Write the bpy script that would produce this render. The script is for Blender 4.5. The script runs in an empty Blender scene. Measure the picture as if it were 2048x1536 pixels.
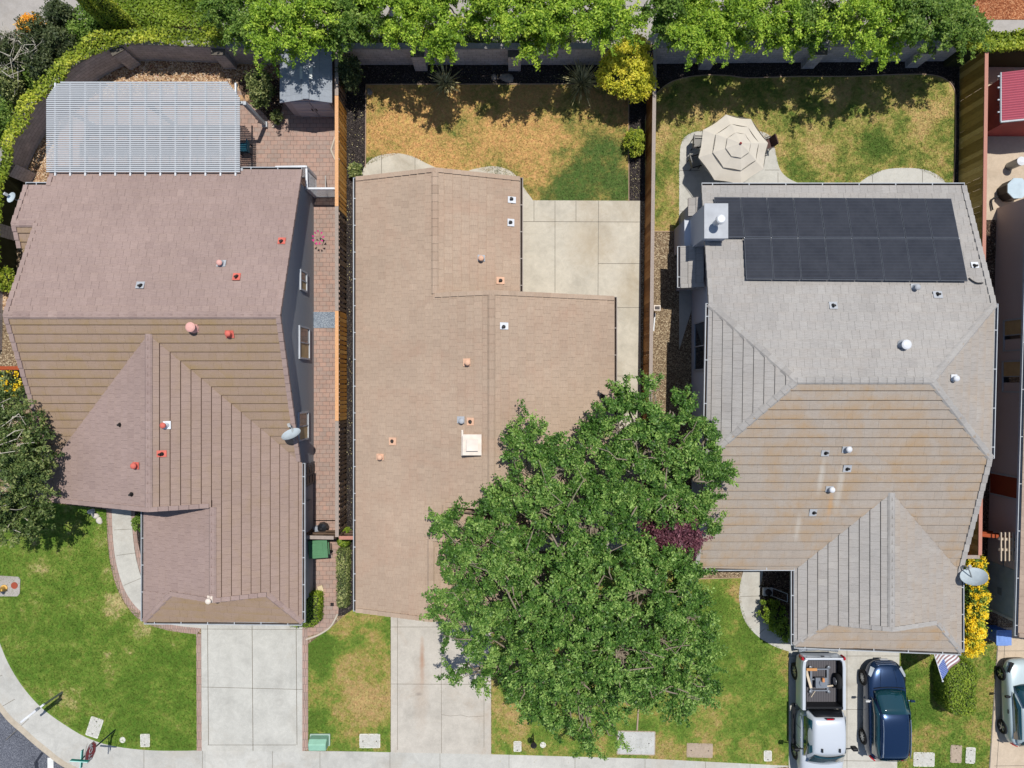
import bpy, math, random
import numpy as np
from mathutils import Vector, Matrix
S = bpy.context.scene
R = math.radians
# ---------------------------------------------------------------- camera, sky, sun, exposure
H = 36.0; F = 1421.7
cd = bpy.data.cameras.new('camera'); cam = bpy.data.objects.new('camera', cd); S.collection.objects.link(cam)
cam.location = (0, 0, H); cam.rotation_euler = (0, 0, 0)
cd.sensor_width = 36.0; cd.lens = F/2048*36.0; cd.clip_end = 2000; S.camera = cam
SUN = Vector((0.12, 0.285, 1.0)).normalized()
W = bpy.data.worlds.new('World'); S.world = W; W.use_nodes = True
nt = W.node_tree; sky = nt.nodes.new('ShaderNodeTexSky'); sky.sky_type = 'NISHITA'; sky.sun_disc = False
sky.sun_elevation = math.asin(SUN.z); sky.sun_rotation = math.atan2(SUN.x, SUN.y)
sky.air_density = 1.0; sky.dust_density = 0.6
nt.links.new(sky.outputs[0], nt.nodes['Background'].inputs[0]); nt.nodes['Background'].inputs[1].default_value = 0.115
sl = bpy.data.lights.new('sun', 'SUN'); sl.energy = 4.6; sl.angle = R(0.53); sl.color = (1.0, 0.965, 0.9)
so = bpy.data.objects.new('sun', sl); S.collection.objects.link(so); so.location = SUN*60
so.rotation_euler = SUN.to_track_quat('Z', 'Y').to_euler()
S.view_settings.view_transform = 'Standard'; S.view_settings.look = 'None'; S.view_settings.exposure = 0.0; S.view_settings.gamma = 1.0
S.cycles.max_bounces = 6; S.cycles.diffuse_bounces = 3; S.cycles.glossy_bounces = 3; S.cycles.transmission_bounces = 3; S.cycles.transparent_max_bounces = 6
S.cycles.use_adaptive_sampling = True; S.cycles.adaptive_threshold = 0.02

def P(px, py, z=0.0):
    k = (H-z)/F
    return Vector(((px-1024)*k, (768-py)*k, z))
def PX(px, z=0.0): return (px-1024)*(H-z)/F
def PY(py, z=0.0): return (768-py)*(H-z)/F
rng = np.random.default_rng(7); random.seed(7)

# ---------------------------------------------------------------- materials
def C(r, g, b, k=1.28):
    return tuple(min(0.95, ((c/255.0)**2.2)/k) for c in (r, g, b)) + (1,)
class M:
    def __init__(s, name, rough=.85, spec=.3, metal=0.0):
        s.m = bpy.data.materials.new(name); s.m.use_nodes = True; s.t = s.m.node_tree
        s.b = s.t.nodes['Principled BSDF']; s.b.inputs['Roughness'].default_value = rough
        s.b.inputs['Specular IOR Level'].default_value = spec; s.b.inputs['Metallic'].default_value = metal
        g = s.t.nodes.new('ShaderNodeNewGeometry'); s.pos = g.outputs['Position']
    def n(s, typ, **kw):
        o = s.t.nodes.new(typ)
        for k, v in kw.items():
            if k.startswith('i_'):
                key = k[2:]; key = int(key) if key.isdigit() else key.replace('_', ' ')
                sk = o.inputs[key]
                if isinstance(v, bpy.types.NodeSocket): s.t.links.new(v, sk)
                else: sk.default_value = v
            else: setattr(o, k, v)
        return o
    def noise(s, scale, detail=3, rough=.55, vec=None, dist=0.0):
        o = s.n('ShaderNodeTexNoise', i_Scale=scale, i_Detail=detail, i_Roughness=rough, i_Distortion=dist)
        s.t.links.new(vec if vec else s.pos, o.inputs['Vector']); return o.outputs['Fac']
    def ramp(s, fac, stops, interp='LINEAR'):
        o = s.n('ShaderNodeValToRGB'); s.t.links.new(fac, o.inputs[0]); e = o.color_ramp.elements; o.color_ramp.interpolation = interp
        while len(e) > 1: e.remove(e[-1])
        e[0].position, e[0].color = stops[0]
        for p, c in stops[1:]:
            q = e.new(p); q.color = c
        return o.outputs[0]
    def mix(s, fac, a, b, mode='MIX'):
        o = s.n('ShaderNodeMix', data_type='RGBA', blend_type=mode)
        for i, v in ((0, fac), (6, a), (7, b)):
            if isinstance(v, bpy.types.NodeSocket): s.t.links.new(v, o.inputs[i])
            else: o.inputs[i].default_value = v
        return o.outputs[2]
    def math(s, op, a, b=0.0, clamp=False):
        o = s.n('ShaderNodeMath', operation=op, use_clamp=clamp)
        for i, v in ((0, a), (1, b)):
            if isinstance(v, bpy.types.NodeSocket): s.t.links.new(v, o.inputs[i])
            else: o.inputs[i].default_value = v
        return o.outputs[0]
    def maprange(s, v, a, b, c, d):
        o = s.n('ShaderNodeMapRange', i_1=a, i_2=b, i_3=c, i_4=d); s.t.links.new(v, o.inputs[0]); return o.outputs[0]
    def color(s, c):
        if isinstance(c, bpy.types.NodeSocket): s.t.links.new(c, s.b.inputs['Base Color'])
        else: s.b.inputs['Base Color'].default_value = c
        return s
    def bump(s, h, strength=.4, dist=.02):
        o = s.n('ShaderNodeBump', i_Strength=strength, i_Distance=dist); s.t.links.new(h, o.inputs['Height']); s.t.links.new(o.outputs[0], s.b.inputs['Normal']); return s
    def attr(s, name='tint'): return s.n('ShaderNodeAttribute', attribute_name=name).outputs['Fac']
    def gray(s, v): return s.ramp(v, [(0, (0, 0, 0, 1)), (1, (1, 1, 1, 1))])
G = lambda v: (v, v, v, 1)
def sh(c, k): return tuple(min(1, x*k) for x in c[:3])+(1,)

def plain(name, c, rough=.6, spec=.3, metal=0.0, vary=.12, scale=3.0):
    m = M(name, rough, spec, metal)
    n = m.noise(scale, 4); v = m.ramp(n, [(.25, G(1-vary)), (.75, G(1+vary))])
    m.color(m.mix(1.0, c, v, 'MULTIPLY')); return m.m
def speckle(name, stops, scale=30, big=(.85, 1.12), bscale=.8, bump=.5, rough=.95, dist=.02):
    m = M(name, rough, .15)
    v = m.n('ShaderNodeTexVoronoi', i_Scale=scale); m.t.links.new(m.pos, v.inputs['Vector'])
    sep = m.n('ShaderNodeSeparateColor'); m.t.links.new(v.outputs['Color'], sep.inputs[0])
    c = m.ramp(sep.outputs[0], stops)
    b = m.ramp(m.noise(bscale, 5), [(.3, G(big[0])), (.7, G(big[1]))])
    m.color(m.mix(1.0, c, b, 'MULTIPLY')); m.bump(v.outputs['Distance'], bump, dist); return m.m
def concrete(name, c, stain=(150, 130, 105), k=.35, blotch=None, cell=None):
    m = M(name, .9, .2)
    a = m.ramp(m.noise(.7, 6, .65), [(.3, sh(c, .84)), (.5, c), (.72, sh(c, 1.08))])
    b = m.ramp(m.noise(45, 3), [(.3, G(.9)), (.7, G(1.08))])
    col = m.mix(1.0, a, b, 'MULTIPLY')
    if cell:
        s_ = m.n('ShaderNodeVectorMath', operation='SNAP', i_1=cell); m.t.links.new(m.pos, s_.inputs[0]); wn = m.n('ShaderNodeTexWhiteNoise'); m.t.links.new(s_.outputs[0], wn.inputs[0]); col = m.mix(1.0, col, m.ramp(wn.outputs['Value'], [(0, G(.92)), (1, G(1.05))]), 'MULTIPLY')
    mt_ = m.ramp(m.noise(2.2, 6, .8, dist=1.2), [(.35, G(.9)), (.65, G(1.06))]); col = m.mix(1.0, col, mt_, 'MULTIPLY')
    st = m.ramp(m.noise(.33, 5, .7, dist=.8), [(.52, G(0)), (.78, G(k))])
    col = m.mix(st, col, C(*stain))
    sp = m.ramp(m.noise(6, 6, .8), [(.66, G(0)), (.75, G(.25))]); col = m.mix(sp, col, C(110, 100, 88))
    for (x, y, rx, ry, amt, cc) in (blotch or []):
        d = m.n('ShaderNodeMapping', i_Location=(-x/rx, -y/ry, 0), i_Scale=(1/rx, 1/ry, 0)); m.t.links.new(m.pos, d.inputs[0])
        l = m.n('ShaderNodeVectorMath', operation='LENGTH'); m.t.links.new(d.outputs[0], l.inputs[0])
        f = m.maprange(m.math('ADD', l.outputs['Value'], m.math('MULTIPLY', m.noise(3, 4), .8)), .4, 1.4, amt, 0)
        col = m.mix(f, col, C(*cc))
    m.color(col); m.bump(m.noise(60, 4), .15, .01); return m.m
def grass(name, green, dark, dry, bias=0.0, scale=.45, patches=(), mid=None):
    """two-tone lawn; factor 1 = dry. patches (x,y,r,amount) push locally"""
    m = M(name, .95, .1)
    f = m.math('ADD', m.noise(scale, 6, .68, dist=.3), m.math('MULTIPLY', m.math('SUBTRACT', m.noise(2.6, 6, .75, dist=.6), .5), .55))
    f = m.math('ADD', f, m.math('MULTIPLY', m.math('SUBTRACT', m.noise(9, 4, .75, dist=1.0), .5), .30))
    f = m.math('ADD', f, bias)
    for (x, y, r, a) in patches:
        d = m.n('ShaderNodeVectorMath', operation='DISTANCE', i_1=(x, y, 0)); m.t.links.new(m.pos, d.inputs[0])
        w = m.maprange(d.outputs['Value'], r*.35, r, a, 0.0); f = m.math('ADD', f, w)
    mid = mid or tuple((a+b)/2 for a, b in zip(green, dry))
    col = m.ramp(f, [(.30, C(*dark)), (.42, C(*green)), (.52, C(*mid)), (.64, C(*dry)), (.8, sh(C(*dry), 1.12))])
    fine = m.ramp(m.noise(11, 6, .85, dist=.8), [(.30, G(.58)), (.5, G(1.0)), (.70, G(1.42))])
    col = m.mix(1.0, col, fine, 'MULTIPLY')
    hue = m.ramp(m.noise(5, 4, .7), [(.35, (.9, 1.04, .85, 1)), (.65, (1.1, .98, 1.0, 1))]); col = m.mix(1.0, col, hue, 'MULTIPLY')
    m.color(col); m.bump(m.noise(34, 4, .8), .8, .05); return m.m
def pavers(name, c1, c2, grout, w=.34, h=.22, rot=0.0, rough=.9, mortar=.012, stain=.2):
    m = M(name, rough, .2)
    mp = m.n('ShaderNodeMapping', i_Rotation=(0, 0, rot)); m.t.links.new(m.pos, mp.inputs[0])
    b = m.n('ShaderNodeTexBrick', i_Scale=1.0, i_Mortar_Size=mortar, i_Brick_Width=w, i_Row_Height=h, i_Color1=c1, i_Color2=c2, i_Mortar=grout, i_Bias=0.0)
    m.t.links.new(mp.outputs[0], b.inputs['Vector'])
    v = m.ramp(m.noise(1.3, 5, .7), [(.3, G(.86)), (.7, G(1.12))]); col = m.mix(1.0, b.outputs[0], v, 'MULTIPLY')
    v = m.ramp(m.noise(5, 4), [(.3, (1.08, .97, .93, 1)), (.7, (.93, 1.02, 1.04, 1))]); col = m.mix(.7, col, m.mix(1.0, col, v, 'MULTIPLY'))
    m.color(col); m.bump(b.outputs['Fac'], -.5, .01); return m.m
def brickwall(name, c1, c2, grout, horiz='XZ', w=.4, h=.2):
    m = M(name, .95, .1)
    sep = m.n('ShaderNodeSeparateXYZ'); m.t.links.new(m.pos, sep.inputs[0])
    cb = m.n('ShaderNodeCombineXYZ')
    xs = m.math('ADD', sep.outputs[0], sep.outputs[1]) if horiz == 'D' else sep.outputs[0]
    m.t.links.new(xs, cb.inputs[0]); m.t.links.new(sep.outputs[2], cb.inputs[1])
    b = m.n('ShaderNodeTexBrick', i_Scale=1.0, i_Mortar_Size=.012, i_Brick_Width=w, i_Row_Height=h, i_Color1=c1, i_Color2=c2, i_Mortar=grout)
    m.t.links.new(cb.outputs[0], b.inputs['Vector'])
    v = m.ramp(m.noise(2, 6, .75), [(.3, G(.78)), (.7, G(1.18))]); m.color(m.mix(1.0, b.outputs[0], v, 'MULTIPLY')); m.bump(m.noise(40, 4), .6, .02); return m.m
def tile(name, lo, mid, hi, moss, mossk=.5, streak=(1, 8, 1), mossy=None, mscale=.5, runs=()):
    """concrete roof tile, tone per tile from the face attribute, weathering by world noise"""
    m = M(name, .9, .18)
    col = m.ramp(m.attr(), [(0, C(*lo)), (.5, C(*mid)), (1, C(*hi))])
    mp = m.n('ShaderNodeMapping', i_Scale=streak); m.t.links.new(m.pos, mp.inputs[0])
    st = m.ramp(m.noise(4, 5, .7, vec=mp.outputs[0]), [(.3, G(.86)), (.7, G(1.12))]); col = m.mix(1.0, col, st, 'MULTIPLY')
    bg = m.ramp(m.noise(.28, 5, .6), [(.3, G(.93)), (.7, G(1.07))]); col = m.mix(1.0, col, bg, 'MULTIPLY')
    f = m.ramp(m.noise(mscale, 7, .72, dist=.6), [(.5-.1*mossk, G(0)), (.72, G(.75*mossk))])
    if mossy:   # moss only on faces that look away from the sun
        ag = m.attr('aged'); w = m.maprange(ag, 0, 1, .12, 1.0); f = m.math('MULTIPLY', f, w)
        up = m.maprange(ag, 0, 1, 0.0, mossy)
        f = m.math('ADD', f, up, True)
    lw_ = m.math('POWER', m.attr('low'), 2.0); lw_ = m.math('MULTIPLY', lw_, m.maprange(m.noise(1.1, 4, .7), .3, .7, .15, .75)); f = m.math('ADD', f, m.math('MULTIPLY', lw_, m.math('ADD', m.math('MULTIPLY', f, .9), .12)), True)
    col = m.mix(f, col, C(*moss)); fine = m.ramp(m.noise(40, 4, .7), [(.3, G(.88)), (.7, G(1.1))]); col = m.mix(1.0, col, fine, 'MULTIPLY')
    for (x, y, ln, wd, amt, cc) in runs:     # water runs below a flashing: (x, top y, length, half width)
        d = m.n('ShaderNodeMapping', i_Location=(-x/wd, -(y-ln/2)/(ln/2), 0), i_Scale=(1/wd, 2/ln, 0)); m.t.links.new(m.pos, d.inputs[0])
        l = m.n('ShaderNodeVectorMath', operation='LENGTH'); m.t.links.new(d.outputs[0], l.inputs[0])
        fr = m.maprange(m.math('ADD', l.outputs['Value'], m.math('MULTIPLY', m.noise(5, 4), .5)), .5, 1.35, amt, 0); col = m.mix(fr, col, C(*cc))
    m.color(col); m.bump(m.noise(50, 3), .2, .01); return m.m
def leafmat(name, lo, mid, hi, trans=.35, rough=.55, spec=.35):
    m = M(name, rough, spec)
    col = m.ramp(m.attr(), [(0, C(*lo, k=.95)), (.5, C(*mid, k=.82)), (1, C(*hi, k=.8))]); m.color(col)
    tr = m.n('ShaderNodeBsdfTranslucent'); m.t.links.new(m.mix(1.0, col, (1.1, 1.15, .5, 1), 'MULTIPLY'), tr.inputs[0])
    mx = m.n('ShaderNodeMixShader', i_0=trans); m.t.links.new(m.b.outputs[0], mx.inputs[1]); m.t.links.new(tr.outputs[0], mx.inputs[2])
    out = [n for n in m.t.nodes if n.type == 'OUTPUT_MATERIAL'][0]; m.t.links.new(mx.outputs[0], out.inputs[0]); return m.m

# ---------------------------------------------------------------- objects
ORG = {}
def org(o): return ORG.get(o.name, Vector((0, 0, 0))) if o else Vector((0, 0, 0))
def tag(o, label=None, cat=None, group=None, kind=None):
    if label: o['label'] = label
    if cat: o['category'] = cat
    if group: o['group'] = group
    if kind: o['kind'] = kind
    return o
def thing(name, loc, label, cat, group=None):
    o = bpy.data.objects.new(name, None); S.collection.objects.link(o); o.location = Vector(loc); ORG[o.name] = Vector(loc)
    o.empty_display_size = .3
    return tag(o, label, cat, group)
def link(name, me, mats, parent=None, origin=None):
    """me in world coordinates"""
    og = org(parent) if parent else Vector(origin or (0, 0, 0))
    if og.length > 0: me.transform(Matrix.Translation(-og))
    for m in (mats if isinstance(mats, (list, tuple)) else [mats]): me.materials.append(m)
    o = bpy.data.objects.new(name, me); S.collection.objects.link(o)
    if parent: o.parent = parent; ORG[o.name] = og
    else: o.location = og; ORG[o.name] = og
    return o
class MB:
    def __init__(s): s.v = []; s.f = []; s.m = []; s.t = []; s.lo = {}; s.ag = {}
    def face(s, pts, mi=0, t=.5):
        b = len(s.v); s.v += [tuple(p) for p in pts]; s.f.append(tuple(range(b, b+len(pts)))); s.m.append(mi); s.t.append(t)
    def faces(s, vs, fs, mi=0, t=.5):
        b = len(s.v); s.v += [tuple(p) for p in vs]
        for f in fs: s.f.append(tuple(b+i for i in f)); s.m.append(mi); s.t.append(t)
    def box(s, c, d, mi=0, t=.5, rz=0.0, ax=None):
        c = Vector(c)
        if ax is None: ax = (Vector((math.cos(rz), math.sin(rz), 0)), Vector((-math.sin(rz), math.cos(rz), 0)), Vector((0, 0, 1)))
        vs = [c+ax[0]*(d[0]/2*i)+ax[1]*(d[1]/2*j)+ax[2]*(d[2]/2*k) for i in (-1, 1) for j in (-1, 1) for k in (-1, 1)]
        s.faces(vs, [(0, 1, 3, 2), (4, 6, 7, 5), (0, 4, 5, 1), (2, 3, 7, 6), (0, 2, 6, 4), (1, 5, 7, 3)], mi, t)
    def b2(s, x0, x1, y0, y1, z0, z1, mi=0, t=.5): s.box(((x0+x1)/2, (y0+y1)/2, (z0+z1)/2), (x1-x0, y1-y0, z1-z0), mi, t)
    def bar(s, a, b, w, h, mi=0, t=.5, up=(0, 0, 1)):
        a, b = Vector(a), Vector(b); d = b-a; L = d.length
        if L < 1e-6: return
        y = d/L; x = y.cross(Vector(up))
        if x.length < 1e-3: x = y.cross(Vector((1, 0, 0)))
        x.normalize(); z = x.cross(y)
        s.box((a+b)/2, (w, L, h), mi, t, ax=(x, y, z))
    def prism(s, poly, z0, z1, mi=0, t=.5, side=None):
        n = len(poly); vs = [(p[0], p[1], z1) for p in poly]+[(p[0], p[1], z0) for p in poly]
        s.faces(vs, [tuple(range(n))], mi, t)
        b = len(s.v)-2*n; si = mi if side is None else side
        for i in range(n):
            j = (i+1) % n; s.f.append((b+i, b+n+i, b+n+j, b+j)); s.m.append(si); s.t.append(t)
    def tube(s, pts, rad, n=8, mi=0, t=.5, cap=True):
        pts = [Vector(p) for p in pts]; rad = rad if isinstance(rad, (list, tuple)) else [rad]*len(pts); b = len(s.v); ref = None
        for i, p in enumerate(pts):
            d = (pts[min(i+1, len(pts)-1)]-pts[max(i-1, 0)]).normalized()
            if ref is None: ref = d.cross(Vector((0, 0, 1))); ref = ref if ref.length > .05 else d.cross(Vector((0, 1, 0)))
            x = (ref-d*ref.dot(d)); x = x.normalized() if x.length > 1e-4 else d.orthogonal().normalized(); y = d.cross(x)
            for k in range(n): a = 2*math.pi*k/n; s.v.append(tuple(p+(x*math.cos(a)+y*math.sin(a))*rad[i]))
        for i in range(len(pts)-1):
            for k in range(n):
                k2 = (k+1) % n; s.f.append((b+i*n+k, b+i*n+k2, b+(i+1)*n+k2, b+(i+1)*n+k)); s.m.append(mi); s.t.append(t)
        if cap:
            s.f.append(tuple(b+k for k in range(n))[::-1]); s.m.append(mi); s.t.append(t)
            s.f.append(tuple(b+(len(pts)-1)*n+k for k in range(n))); s.m.append(mi); s.t.append(t)
    def lathe(s, c, prof, n=20, mi=0, t=.5, sx=1, sy=1):
        """prof: (r,z) list, axis z through c"""
        b = len(s.v); c = Vector(c)
        for r, z in prof:
            for k in range(n): a = 2*math.pi*k/n; s.v.append((c.x+r*sx*math.cos(a), c.y+r*sy*math.sin(a), c.z+z))
        for i in range(len(prof)-1):
            for k in range(n):
                k2 = (k+1) % n; s.f.append((b+i*n+k, b+i*n+k2, b+(i+1)*n+k2, b+(i+1)*n+k)); s.m.append(mi); s.t.append(t)
        s.f.append(tuple(b+(len(prof)-1)*n+k for k in range(n))); s.m.append(mi); s.t.append(t)
        s.f.append(tuple(b+k for k in range(n))[::-1]); s.m.append(mi); s.t.append(t)
    def build(s, name, mats, parent=None, origin=None, smooth=False, bevel=0.0, subsurf=0, fixn=False, auto=None):
        me = bpy.data.meshes.new(name); me.from_pydata(s.v, [], s.f)
        me.polygons.foreach_set('material_index', s.m)
        a = me.attributes.new('tint', 'FLOAT', 'FACE'); a.data.foreach_set('value', np.array(s.t, dtype=np.float32))
        if s.lo:
            vals = []
            for i, f in enumerate(s.f): vals += s.lo.get(i, [0.0]*len(f))
            q = me.attributes.new('low', 'FLOAT', 'CORNER'); q.data.foreach_set('value', np.array(vals, dtype=np.float32))
            q = me.attributes.new('aged', 'FLOAT', 'FACE'); q.data.foreach_set('value', np.array([s.ag.get(i, 0.0) for i in range(len(s.f))], dtype=np.float32))
        if smooth: me.polygons.foreach_set('use_smooth', [True]*len(s.f))
        me.update()
        if fixn:
            import bmesh
            bm = bmesh.new(); bm.from_mesh(me); bmesh.ops.remove_doubles(bm, verts=bm.verts, dist=.0004); bmesh.ops.recalc_face_normals(bm, faces=bm.faces); bm.to_mesh(me); bm.free()
        o = link(name, me, mats, parent, origin)
        if bevel:
            q = o.modifiers.new('bevel', 'BEVEL'); q.width = bevel; q.segments = 2; q.limit_method = 'ANGLE'; q.angle_limit = R(40)
        if subsurf:
            q = o.modifiers.new('sub', 'SUBSURF'); q.levels = subsurf; q.render_levels = subsurf
        return o
def spline(pts, n=8, closed=False):
    out = []; N = len(pts); rngk = range(N if closed else N-1)
    g = (lambda i: pts[i % N]) if closed else (lambda i: pts[max(0, min(N-1, i))])
    for i in rngk:
        p0, p1, p2, p3 = [np.array(g(i+k), float) for k in (-1, 0, 1, 2)]
        for k in range(n):
            t = k/n; out.append(tuple(.5*((2*p1)+(-p0+p2)*t+(2*p0-5*p1+4*p2-p3)*t*t+(-p0+3*p1-3*p2+p3)*t**3)))
    if not closed: out.append(tuple(np.array(pts[-1], float)))
    return out
def G0(pts): return [tuple(P(x, y)[:2]) for x, y in pts]
def slab(name, pxpoly, z1, mat, z0=-.16, kind='structure', px=True, extra=None):
    b = MB(); b.prism(G0(pxpoly) if px else pxpoly, z0, z1)
    o = b.build(name, mat); o['kind'] = kind; return o

# leaves -------------------------------------------------------------
def leafmesh(name, pts, tint, size, mat, parent=None, origin=None, up=.6, aspect=.55, sub=None, normals=None):
    pts = np.asarray(pts, float); N = len(pts)
    nrm = rng.normal(size=(N, 3)) if normals is None else np.asarray(normals)+rng.normal(size=(N, 3))*.45
    nrm[:, 2] = np.abs(nrm[:, 2])+up; nrm /= np.linalg.norm(nrm, axis=1)[:, None]
    r = rng.normal(size=(N, 3)); t = np.cross(nrm, r); t /= np.linalg.norm(t, axis=1)[:, None]; s = np.cross(nrm, t)
    sz = (size*rng.uniform(.6, 1.35, N))[:, None]
    v = np.empty((N, 4, 3)); v[:, 0] = pts-t*sz; v[:, 1] = pts+s*sz*aspect+nrm*sz*.15; v[:, 2] = pts+t*sz; v[:, 3] = pts-s*sz*aspect+nrm*sz*.15
    og = org(parent) if parent else Vector(origin or (0, 0, 0))
    v = v.reshape(-1, 3)-np.array(og)
    me = bpy.data.meshes.new(name); me.vertices.add(4*N); me.vertices.foreach_set('co', v.astype(np.float32).ravel())
    me.loops.add(4*N); me.loops.foreach_set('vertex_index', np.arange(4*N, dtype=np.int32))
    me.polygons.add(N); me.polygons.foreach_set('loop_start', np.arange(0, 4*N, 4, dtype=np.int32))
    try: me.polygons.foreach_set('loop_total', np.full(N, 4, dtype=np.int32))
    except Exception: pass
    me.update(calc_edges=True)
    a = me.attributes.new('tint', 'FLOAT', 'FACE'); a.data.foreach_set('value', np.clip(tint, 0, 1).astype(np.float32))
    me.materials.append(mat); o = bpy.data.objects.new(name, me); S.collection.objects.link(o); ORG[o.name] = og
    if parent: o.parent = parent
    else: o.location = og
    return o
def blob_pts(lobes, nsub, subr, per, lo=-.25, shell=(.7, 1.02), flat=.75, sprays=0, gate=None):
    """lobes: (x,y,z,rx,ry,rz). sub-clumps on the lobes' shells, leaves in each clump"""
    L = np.array(lobes, float); wt = (L[:, 3]*L[:, 4]); wt = wt/wt.sum()
    idx = rng.choice(len(L), nsub, p=wt); d = rng.normal(size=(nsub, 3)); d /= np.linalg.norm(d, axis=1)[:, None]
    bad = d[:, 2] < lo; d[bad, 2] *= -1
    rad = rng.uniform(shell[0], shell[1], nsub)[:, None]
    c = L[idx, :3]+d*L[idx, 3:6]*rad
    if gate is not None:
        gx, gy, gz = c[:, 0], c[:, 1], c[:, 2]
        v = np.sin(2.3*gx+1.3*np.sin(1.7*gy))*np.sin(2.6*gy+1.1*np.sin(2.1*gx+gz))+.6*np.sin(4.7*gx+2*gz)*np.sin(5.1*gy+1.0)+.25*rng.normal(size=nsub)
        k_ = v > gate; c = c[k_]; nsub = len(c)
    cr = subr*rng.uniform(.6, 1.4, nsub); ct = rng.uniform(0, 1, nsub)
    if sprays:
        want = sprays; sprays = sprays*7
        i2 = rng.choice(len(L), sprays, p=wt); a = rng.uniform(0, 6.283, sprays); dz = rng.uniform(-.35, .6, sprays); dd = np.stack([np.cos(a), np.sin(a), dz], 1); dd /= np.linalg.norm(dd, axis=1)[:, None]
        ext = rng.uniform(.25, .8, sprays)/L[i2, 3]; s0 = L[i2, :3]+dd*L[i2, 3:6]*.92; steps = np.linspace(0, 1, 6)
        en = s0+dd*(L[i2, 3]*ext)[:, None]; q_ = ((en[:, None, 0]-L[None, :, 0])/L[None, :, 3])**2+((en[:, None, 1]-L[None, :, 1])/L[None, :, 4])**2
        ok = np.where(q_.min(1) > 1.25)[0][:want]; i2, dd, ext, s0 = i2[ok], dd[ok], ext[ok], s0[ok]; sprays = len(ok)
        cs = (s0[:, None]+dd[:, None]*(L[i2, 3]*ext)[:, None, None]*steps[None, :, None]); cs[..., 2] -= .12*(steps[None]**2); cs += rng.normal(size=cs.shape)*.03
        k = max(4, per//4); cs = cs.reshape(-1, 3); sp_ = cs[:, None]+rng.normal(size=(len(cs), k, 3))*np.array([.065, .065, .05]); spt = .5*np.repeat(rng.uniform(0, 1, sprays), 6)[:, None]+.5*rng.uniform(0, 1, (len(cs), k))
    g = rng.normal(size=(nsub, per, 3))*.5; g[..., 2] *= flat
    p = c[:, None]+g*cr[:, None, None]; tint = .5*ct[:, None]+.5*rng.uniform(0, 1, (nsub, per))
    if sprays: return np.concatenate([p.reshape(-1, 3), sp_.reshape(-1, 3)]), np.concatenate([tint.ravel(), spt.ravel()]), c
    return p.reshape(-1, 3), tint.ravel(), c
# ---------------------------------------------------------------- ground materials
m_soil = speckle('soil', [(0, C(92, 78, 62)), (.5, C(132, 112, 90)), (.85, C(170, 150, 122)), (1, C(205, 190, 160))], 26, bump=.6)
m_dirt = speckle('far_ground', [(0, C(120, 105, 80)), (.6, C(150, 135, 100)), (1, C(120, 125, 80))], 4)
m_bark = speckle('bark_chips', [(0, C(34, 31, 31)), (.6, C(62, 57, 56)), (.95, C(86, 79, 76)), (.985, C(124, 112, 100))], 30, bump=1.0, dist=.03)
m_bark2 = speckle('brown_bark_chips', [(0, C(52, 42, 38)), (.6, C(98, 80, 68)), (.93, C(140, 118, 100)), (1, C(205, 185, 160))], 24, bump=1.0, dist=.04)
m_gravel = speckle('river_gravel', [(0, C(120, 92, 74)), (.35, C(176, 138, 104)), (.7, C(214, 180, 140)), (.9, C(236, 214, 188)), (1, C(150, 90, 70))], 17, bump=1.0, dist=.05)
m_asph = speckle('asphalt', [(0, C(72, 75, 84)), (.5, C(98, 101, 110)), (1, C(136, 138, 146))], 42, bump=.5)
m_conc = concrete('concrete', C(196, 193, 184))
m_concW = concrete('sidewalk_concrete', C(196, 194, 187), (172, 158, 138), .5, cell=(3.1, 40, 40))
m_concC = concrete('patio_concrete', C(202, 194, 178), (150, 130, 100), .5, blotch=[(4.0, 7.3, 1.6, 2.2, .4, (165, 142, 108)), (6.0, 4.8, .9, 2.0, .3, (160, 138, 100))])
m_concR = concrete('driveway_concrete', C(196, 189, 178), (165, 140, 115), .45, blotch=[(-3.2, -15, .3, 3, .2, (160, 152, 142)), (-4.55, -14.0, .16, 1.5, .7, (168, 122, 92)), (-4.6, -15.6, .5, 2.3, .3, (178, 148, 122)), (-4.7, -15.7, .25, .12, .6, (120, 112, 105))])
m_concB = concrete('old_path_concrete', C(176, 170, 164), (150, 140, 125), .5)
m_concD = concrete('tan_concrete', C(202, 184, 162), (165, 145, 118), .4)
m_joint = plain('joint', C(126, 120, 110), .95)
m_gutterp = concrete('kerb_concrete', C(190, 178, 160), (150, 130, 105), .5)
m_paver = pavers('pavers', C(178, 148, 134), C(164, 144, 134), C(134, 114, 104), .33, .22)
m_brickedge = pavers('brick_edging', C(178, 150, 138), C(164, 142, 132), C(138, 120, 110), .12, .4)
m_lawnA = grass('lawn_green', (114, 140, 62), (98, 126, 54), (190, 176, 126), bias=-.085, scale=.6, mid=(134, 148, 74),
    patches=[(-20.5, -8.2, .8, .1), (-20.3, -9.6, .9, .13), (-20.0, -11.4, 1.1, .18), (-18.8, -12.4, .9, .18), (-17.0, -12.8, .8, .12), (-22.6, -16.2, 1.2, .06), (-18.0, -14.6, 2.5, -.08), (-17, -17, 2.5, -.05), (-23.2, -11.5, 2.2, -.05)])
m_lawnM = grass('lawn_patchy', (120, 142, 66), (96, 122, 54), (184, 158, 110), bias=-.05, scale=.55, mid=(156, 150, 84),
    patches=[(-10, -13.5, 1.8, -.16), (-10.2, -17.0, 1.3, -.1), (-7.2, -13.2, 1.1, .08), (-8.1, -14.5, 1.4, .12), (-7.2, -16.0, 1.6, .22), (-8.2, -16.8, 1.3, .1), (.0, -16.8, 2.0, .1), (11.0, -12.4, 3.5, -.12), (12.6, -16.0, 2.5, -.05), (9, -17.5, 2.5, .06), (11.6, -10.3, 1.0, .14), (23.2, -13.2, .9, .1), (20.6, -15.4, 2.0, -.12), (22.3, -15.8, 1.4, .14)])
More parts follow.
